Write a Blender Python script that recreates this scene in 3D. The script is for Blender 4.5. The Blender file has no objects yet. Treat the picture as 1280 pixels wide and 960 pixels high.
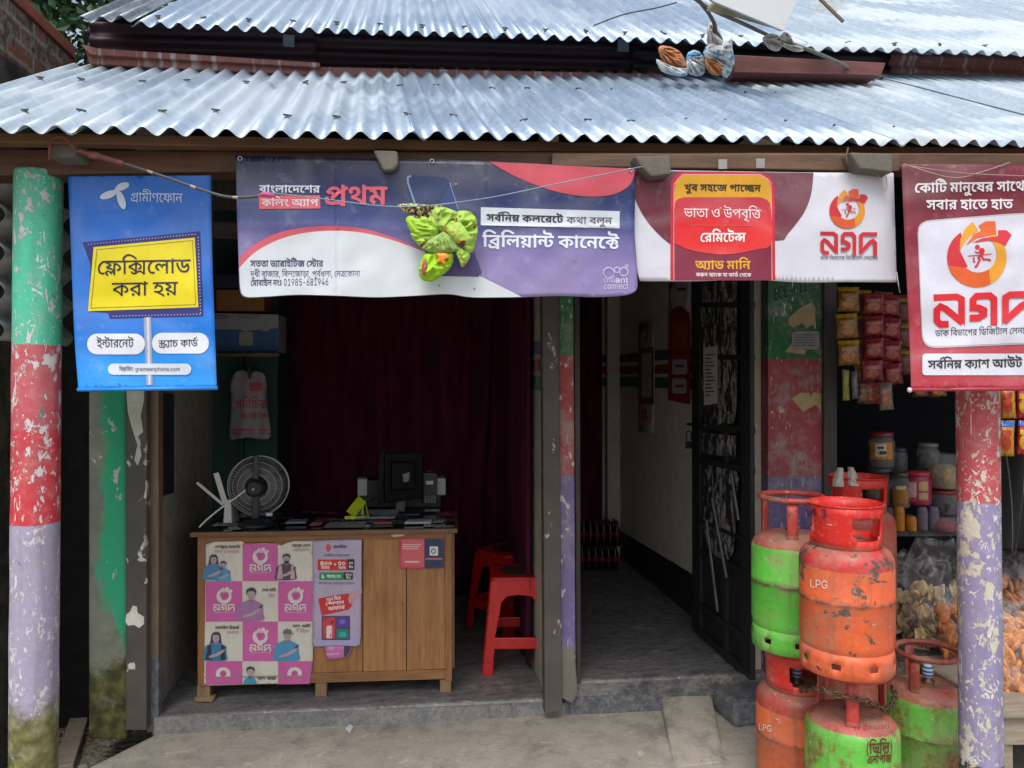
import bpy, bmesh, math, random
from math import sin, cos, pi, radians, sqrt
from mathutils import Vector, Matrix, noise as mnoise
from mathutils.geometry import tessellate_polygon, delaunay_2d_cdt
random.seed(7)
SC = bpy.context.scene
# ------------------------------------------------------------------ camera, sky, sun, exposure
EYE = 1.57
YAW, PITCH, FPX, HOR = radians(8.0), radians(0.8), 967.0, 470.0
AXY = HOR - FPX * math.tan(PITCH)
cd = bpy.data.cameras.new('camera'); cam = bpy.data.objects.new('camera', cd)
SC.collection.objects.link(cam); SC.camera = cam
cd.sensor_width = 36; cd.lens = 36 * FPX / 1280; cd.shift_y = (AXY - 480) / 1280
cd.clip_start = .05; cd.clip_end = 500
cam.location = (0, 0, EYE); cam.rotation_euler = (pi / 2 + PITCH, 0, -YAW)
SC.render.resolution_x = 1024; SC.render.resolution_y = 768
SUN_EL, SUN_AZ = radians(58), radians(200)     # azimuth: sun stands behind and left of the viewer
wd = bpy.data.worlds.new('World'); SC.world = wd; wd.use_nodes = True
wn = wd.node_tree; bg = wn.nodes['Background']
sky = wn.nodes.new('ShaderNodeTexSky'); sky.sky_type = 'NISHITA'; sky.sun_disc = False
sky.sun_elevation = SUN_EL; sky.sun_rotation = SUN_AZ; sky.dust_density = 4; sky.air_density = 1.2
hs = wn.nodes.new('ShaderNodeHueSaturation'); hs.inputs['Saturation'].default_value = .6
wn.links.new(sky.outputs[0], hs.inputs['Color']); wn.links.new(hs.outputs[0], bg.inputs[0])
bg.inputs[1].default_value = .15
sd = bpy.data.lights.new('sun', 'SUN'); so = bpy.data.objects.new('sun', sd); SC.collection.objects.link(so)
sd.energy = 1.2; sd.angle = radians(25); sd.color = (1, .97, .93)
_d = Vector((sin(SUN_AZ) * cos(SUN_EL), cos(SUN_AZ) * cos(SUN_EL), sin(SUN_EL)))
so.rotation_euler = _d.to_track_quat('Z', 'Y').to_euler()
SC.view_settings.view_transform = 'Standard'; SC.view_settings.look = 'None'
SC.view_settings.exposure = 0.38; SC.view_settings.gamma = 1
try: SC.cycles.max_bounces = 8; SC.cycles.transparent_max_bounces = 16
except Exception: pass

# ------------------------------------------------------------------ from photo measures to places in the world
FWD = Vector((sin(YAW) * cos(PITCH), cos(YAW) * cos(PITCH), sin(PITCH)))
RGT = Vector((cos(YAW), -sin(YAW), 0)); UP = RGT.cross(FWD)
CAM = Vector((0, 0, EYE))
def ray(px, py): return RGT * ((px - 640) / FPX) + UP * ((AXY - py) / FPX) + FWD
def PD(px, py, D): return CAM + ray(px, py) * D
def GZ(px, py, z):
    r = ray(px, py); return CAM + r * ((z - EYE) / r.z)
class Plane:
    """upright plane through two ground points; at() finds the place on it, off metres nearer the street"""
    def __init__(s, a, b):
        s.a = Vector((a[0], a[1], 0)); d = Vector((b[0], b[1], 0)) - s.a
        s.u = d.normalized(); s.n = Vector((s.u.y, -s.u.x, 0))
        if s.n.dot(CAM - s.a) < 0: s.n = -s.n
    def at(s, px, py, off=0):
        r = ray(px, py); return CAM + r * ((s.a + s.n * off - CAM).dot(s.n) / r.dot(s.n))
    def D(s, px): return (s.at(px, HOR) - CAM).dot(FWD)

# ------------------------------------------------------------------ materials
def H(h):
    h = h.lstrip('#'); c = [int(h[i:i + 2], 16) / 255 for i in (0, 2, 4)]
    return tuple((x / 12.92 if x <= .04045 else ((x + .055) / 1.055) ** 2.4) for x in c) + (1,)
class NT:
    def __init__(s, name):
        s.m = bpy.data.materials.new(name); s.m.use_nodes = True; s.t = s.m.node_tree
        s.b = s.t.nodes['Principled BSDF']; s.o = s.t.nodes['Material Output']; s._p = None
    def n(s, ty, ins=None, **kw):
        x = s.t.nodes.new('ShaderNode' + ty)
        for k, v in kw.items(): setattr(x, k, v)
        for k, v in (ins or {}).items(): s.set(x.inputs[k], v)
        return x
    def set(s, sock, v):
        if isinstance(v, bpy.types.NodeSocket): s.t.links.new(v, sock)
        elif isinstance(v, bpy.types.Node): s.t.links.new(v.outputs[0], sock)
        else: sock.default_value = v
    def pos(s):
        if not s._p: s._p = s.n('TexCoord').outputs['Object']
        return s._p
    def wpos(s): return s.n('NewGeometry').outputs['Position']
    def xyz(s, v, i): return s.n('SeparateXYZ', {0: v}).outputs[i]
    def stretch(s, v, sc): return s.n('VectorMath', {0: v, 1: sc}, operation='MULTIPLY').outputs[0]
    def noise(s, v, scale, detail=4, rough=.6, dist=0):
        return s.n('TexNoise', {'Vector': v, 'Scale': scale, 'Detail': detail, 'Roughness': rough, 'Distortion': dist}).outputs[0]
    def mth(s, op, a, b=0.0, c=0.0, clamp=False):
        x = s.n('Math', {0: a, 1: b, 2: c}, operation=op); x.use_clamp = clamp; return x.outputs[0]
    def ss(s, v, lo, hi, a=0.0, b=1.0):
        x = s.n('MapRange', {0: v, 1: lo, 2: hi, 3: a, 4: b}); x.interpolation_type = 'SMOOTHSTEP'; return x.outputs[0]
    def mix(s, f, a, b, mode='MIX'):
        x = s.n('Mix'); x.data_type = 'RGBA'; x.blend_type = mode
        s.set(x.inputs[0], f); s.set(x.inputs[6], a); s.set(x.inputs[7], b); return x.outputs[2]
    def ramp(s, f, els, const=False):
        x = s.n('ValToRGB', {0: f}); r = x.color_ramp
        r.interpolation = 'CONSTANT' if const else 'LINEAR'
        while len(r.elements) < len(els): r.elements.new(.5)
        for e, (p, c) in zip(r.elements, els): e.position = p; e.color = c
        return x.outputs[0]
    def bump(s, h, st=.3, dist=.01):
        s.set(s.b.inputs['Normal'], s.n('Bump', {'Strength': st, 'Distance': dist, 'Height': h}).outputs[0])
    def fin(s, col=None, rough=.5, metal=0, spec=None):
        if col is not None: s.set(s.b.inputs['Base Color'], col)
        s.set(s.b.inputs['Roughness'], rough); s.set(s.b.inputs['Metallic'], metal)
        if spec is not None: s.b.inputs['Specular IOR Level'].default_value = spec
        return s.m
_MC = {}
def V(c, k): return tuple(max(0, min(1, x * k)) for x in c[:3]) + (1,)
def M(hexc, rough=.55, metal=0, var=.16, scale=14, bump=.12, name=None, spec=None):
    """plain surface with a little tonal unevenness and grain"""
    key = (hexc, rough, metal, var, scale, bump)
    if key in _MC: return _MC[key]
    g = NT(name or 'surface'); c = H(hexc); p = g.pos()
    n1 = g.noise(p, scale, 5); n2 = g.noise(p, scale * 9, 3)
    f = g.mth('ADD', g.mth('MULTIPLY', n1, .7), g.mth('MULTIPLY', n2, .3))
    col = g.mix(g.ss(f, .3, .7), V(c, 1 - var), V(c, 1 + var))
    if bump: g.bump(n2, bump, .003)
    _MC[key] = g.fin(col, g.ss(n1, .3, .7, max(0, rough - .08), min(1, rough + .08)), metal, spec); return _MC[key]
def chips(g, p, col, chipcol, amt, scale=18, st=(1, 1, .55), warp=.4):
    """flaked spots where the coat below shows; amt 0..1 (may be a socket)"""
    v = g.stretch(p, st)
    n1 = g.noise(v, scale, 6, .62, warp); n2 = g.noise(v, scale * .22, 2)
    h = g.mth('ADD', g.mth('MULTIPLY', n1, .62), g.mth('MULTIPLY', n2, .38))
    thr = g.mth('SUBTRACT', .74, g.mth('MULTIPLY', amt, .3))
    m = g.mth('MULTIPLY', g.mth('SUBTRACT', h, thr), 60, clamp=True)
    return g.mix(m, col, chipcol), m
def bands(g, z, els, wob=.012, p=None):
    """painted bands up a wall: els = [(z_from, rgba)] bottom first"""
    n = g.mth('MULTIPLY', g.mth('SUBTRACT', g.noise(p, 9, 3), .5), wob)
    zz = g.mth('ADD', z, n); z0, z1 = 0.0, 3.0
    return g.ramp(g.mth('DIVIDE', zz, z1), [(max(0, a / z1), c) for a, c in els], True)
def painted(name, els, chipcol='#b9b3a2', amt=.45, moss=0, mossz=.4, st=(1, 1, .55), scale=18, dirt=.35, grey=None, rough=.6, hi=None):
    g = NT(name); p = g.wpos(); z = g.xyz(p, 2)
    col = bands(g, z, els, p=p)
    nb = g.noise(p, 3.2, 5); nf = g.noise(p, 40, 4)
    col = g.mix(g.ss(nb, .35, .75, 0, dirt), col, V(H('#5a5347'), .9))
    col = g.mix(g.ss(nf, .45, .8, 0, .1), col, (1, 1, 1, 1))
    col, m = chips(g, p, col, H(chipcol), amt, scale, st)
    if hi:
        col, m2 = chips(g, g.n('VectorMath', {0: p, 1: (3.1, 7.7, 1.3)}, operation='ADD').outputs[0], col, H(hi), amt * .9, scale * 1.5, (1, 1, .8), 1.2)
    sv = g.noise(g.stretch(p, (1, 1, .25)), 46, 3, .5, 1.5); col = g.mix(g.mth('MULTIPLY', g.mth('SUBTRACT', sv, .66), 40, clamp=True), col, H('#d8d4d0'))
    dr = g.noise(g.stretch(p, (7, 7, .5)), 4, 4); col = g.mix(g.ss(g.noise(p, 7, 6, .75), .45, .7, 0, dirt * 2), col, H('#a39f9a')); col = g.mix(g.ss(dr, .5, .75, 0, .3), col, V(H('#6b6258'), .9))
    if grey:
        col, m3 = chips(g, g.n('VectorMath', {0: p, 1: (13.1, 2.7, 5.3)}, operation='ADD').outputs[0], col, H(grey), .36, scale * .5, st)
    if moss:
        mm = g.mth('ADD', g.mth('ADD', g.mth('MULTIPLY', g.noise(p, 6, 6, .7), .6), g.mth('MULTIPLY', g.noise(p, 26, 5, .75), .4)), g.ss(z, mossz - .45, mossz + .45, .34, -.4))
        mcol = g.ramp(g.noise(p, 21, 5), [(.3, H('#3a3a1c')), (.5, H('#6b6a3a')), (.7, H('#8d8a66'))])
        col = g.mix(g.ss(mm, .46, .7, 0, moss), col, mcol)
    g.bump(g.mth('SUBTRACT', g.mth('MULTIPLY', nf, .5), g.mth('MULTIPLY', m, .8)), .5, .006)
    return g.fin(col, g.ss(nf, .3, .7, rough - .12, rough + .15))
def wood(name, a, b, axis=2, scale=6, rough=.6, dirt=.3):
    g = NT(name); p = g.pos(); st = [9, 9, 9]; st[axis] = .7
    v = g.stretch(p, tuple(st)); n = g.noise(v, scale, 6, .65, .6); n2 = g.noise(p, 5, 3); n3 = g.noise(g.stretch(p, tuple(x * 4 for x in st)), scale, 3)
    col = g.mix(g.ss(n, .3, .7), H(a), H(b)); col = g.mix(g.ss(n3, .5, .75, 0, .45), col, V(H(a), .45))
    col = g.mix(g.ss(n2, .45, .8, 0, dirt), col, V(H(a), .35))
    g.bump(g.mth('ADD', n, g.mth('MULTIPLY', n3, .5)), .35, .004); return g.fin(col, rough)

# ------------------------------------------------------------------ meshes
class MB:
    def __init__(s): s.v = []; s.f = []; s.sm = []
    def add(s, vs, fs, smooth=False):
        o = len(s.v); s.v += [Vector(x) for x in vs]
        for f in fs: s.f.append(tuple(i + o for i in f)); s.sm.append(smooth)
        return s
    def box(s, c, size, rz=0, rx=0, ry=0, mat=None):
        R = Matrix.Rotation(rz, 3, 'Z') @ Matrix.Rotation(rx, 3, 'X') @ Matrix.Rotation(ry, 3, 'Y'); c = Vector(c)
        vs = [c + R @ Vector((x * size[0] / 2, y * size[1] / 2, z * size[2] / 2)) for x in (-1, 1) for y in (-1, 1) for z in (-1, 1)]
        return s.add(vs, [(0, 1, 3, 2), (4, 6, 7, 5), (0, 4, 5, 1), (2, 3, 7, 6), (0, 2, 6, 4), (1, 5, 7, 3)])
    def beam(s, a, b, w, h, up=Vector((0, 0, 1))):
        a = Vector(a); b = Vector(b); d = (b - a).normalized(); x = d.cross(up)
        x = x.normalized() if x.length > 1e-4 else Vector((1, 0, 0)); y = x.cross(d)
        vs = [q + x * i * w / 2 + y * j * h / 2 for q in (a, b) for i, j in ((-1, -1), (1, -1), (1, 1), (-1, 1))]
        return s.add(vs, [(0, 1, 2, 3), (7, 6, 5, 4), (0, 4, 5, 1), (1, 5, 6, 2), (2, 6, 7, 3), (3, 7, 4, 0)])
    def tube(s, pts, r, seg=8, closed=False, cap=True):
        pts = [Vector(p) for p in pts]; n = len(pts); R = r if isinstance(r, (list, tuple)) else [r] * n
        vs = []; nrm = None
        for i, p in enumerate(pts):
            if closed: t = pts[(i + 1) % n] - pts[i - 1]
            else: t = pts[min(i + 1, n - 1)] - pts[max(i - 1, 0)]
            t = t.normalized() if t.length > 1e-9 else Vector((0, 0, 1))
            if nrm is None:
                nrm = t.cross(Vector((0, 0, 1)) if abs(t.z) < .9 else Vector((1, 0, 0))).normalized()
            else:
                nrm = nrm - t * nrm.dot(t); nrm = nrm.normalized() if nrm.length > 1e-6 else t.orthogonal().normalized()
            b = t.cross(nrm)
            vs += [p + (nrm * cos(2 * pi * k / seg) + b * sin(2 * pi * k / seg)) * R[i] for k in range(seg)]
        fs = [(i * seg + k, i * seg + (k + 1) % seg, ((i + 1) % n) * seg + (k + 1) % seg, ((i + 1) % n) * seg + k) for i in range(n if closed else n - 1) for k in range(seg)]
        s.add(vs, fs, True)
        if not closed and cap:
            o = len(s.v) - len(vs); s.f.append(tuple(o + k for k in range(seg))[::-1]); s.sm.append(False)
            s.f.append(tuple(o + (n - 1) * seg + k for k in range(seg))); s.sm.append(False)
        return s
    def lathe(s, prof, c=(0, 0, 0), seg=32, a0=0, a1=2 * pi, wob=0):
        c = Vector(c); full = abs(a1 - a0 - 2 * pi) < 1e-6; m = seg if full else seg + 1; vs = []
        for r, z in prof:
            for k in range(m):
                a = a0 + (a1 - a0) * k / seg; rr = r * (1 + wob * mnoise.noise(Vector((cos(a) * 2, sin(a) * 2, z * 6 + c.x * 9)))) if wob else r
                vs.append(c + Vector((rr * cos(a), rr * sin(a), z)))
        fs = []
        for i in range(len(prof) - 1):
            for k in range(seg):
                k2 = (k + 1) % m; fs.append((i * m + k, i * m + k2, (i + 1) * m + k2, (i + 1) * m + k))
        return s.add(vs, fs, True)
    def grid(s, fn, nu, nv, smooth=True):
        vs = [fn(i / nu, j / nv) for j in range(nv + 1) for i in range(nu + 1)]
        fs = [(j * (nu + 1) + i, j * (nu + 1) + i + 1, (j + 1) * (nu + 1) + i + 1, (j + 1) * (nu + 1) + i) for j in range(nv) for i in range(nu)]
        return s.add(vs, fs, smooth)
    def prism(s, pts, vec):
        """closed outline of 3-D points pushed along vec into a solid"""
        pts = [Vector(p) for p in pts]; n = len(pts); vec = Vector(vec)
        tr = tessellate_polygon([pts]); o = len(s.v); s.v += pts + [p + vec for p in pts]
        for t in tr: s.f.append(tuple(o + i for i in t)); s.sm.append(False); s.f.append(tuple(o + n + i for i in t[::-1])); s.sm.append(False)
        for i in range(n):
            j = (i + 1) % n; s.f.append((o + i, o + j, o + n + j, o + n + i)); s.sm.append(False)
        return s
def wloc(o):
    l = Vector((0, 0, 0))
    while o: l += o.location; o = o.parent
    return l
COL = SC.collection
def ob(name, mb, mat, parent=None, bevel=0, solid=0, smooth=None, fixn=True, label=None, sub=0):
    me = bpy.data.meshes.new(name); off = wloc(parent) if parent else Vector((0, 0, 0))
    me.from_pydata([tuple(v - off) for v in mb.v], [], mb.f)
    if fixn:
        bm = bmesh.new(); bm.from_mesh(me); bmesh.ops.recalc_face_normals(bm, faces=bm.faces); bm.to_mesh(me); bm.free()
    for p, q in zip(me.polygons, mb.sm): p.use_smooth = q if smooth is None else smooth
    if mat: me.materials.append(mat)
    o = bpy.data.objects.new(name, me); COL.objects.link(o)
    if parent: o.parent = parent
    if sub: m = o.modifiers.new('sub', 'SUBSURF'); m.levels = m.render_levels = sub
    if solid: m = o.modifiers.new('solid', 'SOLIDIFY'); m.thickness = solid; m.offset = -1 if solid > 0 else 1
    if bevel: m = o.modifiers.new('bevel', 'BEVEL'); m.width = bevel; m.segments = 2; m.limit_method = 'ANGLE'; m.angle_limit = radians(40)
    if label: o['label'] = label
    return o
def thing(name, label, cat, loc=(0, 0, 0), group=None):
    o = bpy.data.objects.new(name, None); COL.objects.link(o); o.location = loc; o.empty_display_size = .05
    o['label'] = label; o['category'] = cat
    if group: o['group'] = group
    return o
def tag(o, label, cat, group=None):
    o['label'] = label; o['category'] = cat
    if group: o['group'] = group
    return o
def struct(o): o['kind'] = 'structure'; return o
def dup(root, loc, rz=None, label=None, group=None):
    def cp(o, par):
        c = o.copy(); COL.objects.link(c)
        if par: c.parent = par
        for ch in o.children: cp(ch, c)
        return c
    r = cp(root, None); r.location = loc
    if rz is not None: r.rotation_euler = (0, 0, rz)
    if label: r['label'] = label
    if group: r['group'] = group
    return r

# ------------------------------------------------------------------ flat outlines (printing, cut sheet)
def cr(pts, n=6, closed=False):
    P = [Vector(p) for p in pts]; out = []; L = len(P)
    for i in range(L if closed else L - 1):
        if closed: a, b, c, d = P[i - 1], P[i], P[(i + 1) % L], P[(i + 2) % L]
        else: a, b, c, d = P[max(i - 1, 0)], P[i], P[i + 1], P[min(i + 2, L - 1)]
        for k in range(n):
            t = k / n; out.append(.5 * ((2 * b) + (c - a) * t + (2 * a - 5 * b + 4 * c - d) * t * t + (3 * b - a - 3 * c + d) * t ** 3))
    if not closed: out.append(P[-1])
    return [tuple(p) for p in out]
def ell(cx, cy, rx, ry=None, n=28, a0=0, a1=360, rot=0):
    ry = rx if ry is None else ry; full = abs(a1 - a0) >= 360; q = []
    for k in range(n if full else n + 1):
        a = radians(a0 + (a1 - a0) * k / n); x, y = rx * cos(a), ry * sin(a); r = radians(rot)
        q.append((cx + x * cos(r) - y * sin(r), cy + x * sin(r) + y * cos(r)))
    return q
def rrect(x0, y0, x1, y1, r, n=6):
    q = []
    for cx, cy, a in ((x1 - r, y0 + r, -90), (x1 - r, y1 - r, 0), (x0 + r, y1 - r, 90), (x0 + r, y0 + r, 180)): q += ell(cx, cy, r, r, n, a, a + 90)
    return q
def stroke(pts, w, closed=False):
    P = [Vector(p) for p in pts]; n = len(P); L = []; R = []
    for i in range(n):
        a = P[i - 1] if (i or closed) else None; b = P[(i + 1) % n] if (i < n - 1 or closed) else None
        d0 = (P[i] - a).normalized() if a is not None else None; d1 = (b - P[i]).normalized() if b is not None else None
        if d0 is None: d0 = d1
        if d1 is None: d1 = d0
        t = d0 + d1; t = t.normalized() if t.length > .2 else d0
        nn = Vector((-t.y, t.x)); k = 1 / max(.45, nn.dot(Vector((-d0.y, d0.x))))
        L.append(tuple(P[i] + nn * w / 2 * k)); R.append(tuple(P[i] - nn * w / 2 * k))
    if closed: return [L[i:i + 1] and (L[i], L[(i + 1) % n], R[(i + 1) % n], R[i]) for i in range(n)]
    return L + R[::-1]
def ring(cx, cy, r, w, n=28, ry=None):
    ry = ry or r
    return stroke(ell(cx, cy, r, ry, n), w, True)
def fill2d(loops):
    """triangles filling closed outlines (non-zero winding)"""
    vs = []; es = []
    for l in loops:
        o = len(vs); vs += [Vector((p[0], p[1])) for p in l]; es += [(o + i, o + (i + 1) % len(l)) for i in range(len(l))]
    r = delaunay_2d_cdt(vs, es, [], 0, 1e-5); co = r[0]; out = []
    segs = [(l[i - 1], l[i]) for l in loops for i in range(len(l))]
    for f in r[2]:
        x = sum(co[i].x for i in f) / 3; y = sum(co[i].y for i in f) / 3; w = 0
        for a, b in segs:
            if (a[1] <= y) != (b[1] <= y):
                if x < a[0] + (y - a[1]) / (b[1] - a[1]) * (b[0] - a[0]): w += 1 if b[1] > a[1] else -1
        if w: out.append([(co[i].x, co[i].y) for i in f])
    return out
def pen(pts, w):
    """stroke as mitred pieces"""
    q = stroke(pts, w); n = len(pts); L = q[:n]; R = q[n:][::-1]
    return [(L[i], L[i + 1], R[i + 1], R[i]) for i in range(n - 1)]
def sheet(name, polys, mapf, lift, mat, parent=None, maxlen=9, solid=0, label=None):
    """polys: outlines in photo measure, laid on a surface through mapf(px, py, lift)"""
    bm = bmesh.new()
    for ip, poly in enumerate(polys):
        vd = {}
        for t in fill2d([poly]):
            try: bm.faces.new([vd.setdefault(q, None) or vd.__setitem__(q, bm.verts.new((q[0], q[1], ip))) or vd[q] for q in t])
            except ValueError: pass
    for _ in range(7):
        e = [x for x in bm.edges if x.calc_length() > maxlen]
        if not e: break
        bmesh.ops.subdivide_edges(bm, edges=e, cuts=1); bmesh.ops.triangulate(bm, faces=bm.faces)
    off = wloc(parent) if parent else Vector((0, 0, 0)); bm.normal_update()
    for f in bm.faces:
        if f.normal.z > 0: f.normal_flip()       # photo y runs down: the printed side turns to the street
    for v in bm.verts: v.co = mapf(v.co.x, v.co.y, lift + .00015 * v.co.z) - off
    me = bpy.data.meshes.new(name); bm.to_mesh(me); bm.free(); me.materials.append(mat)
    o = bpy.data.objects.new(name, me); COL.objects.link(o)
    if parent: o.parent = parent
    if solid: m = o.modifiers.new('solid', 'SOLIDIFY'); m.thickness = solid; m.offset = -1
    if label: o['label'] = label
    for p in me.polygons: p.use_smooth = True
    return o
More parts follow.
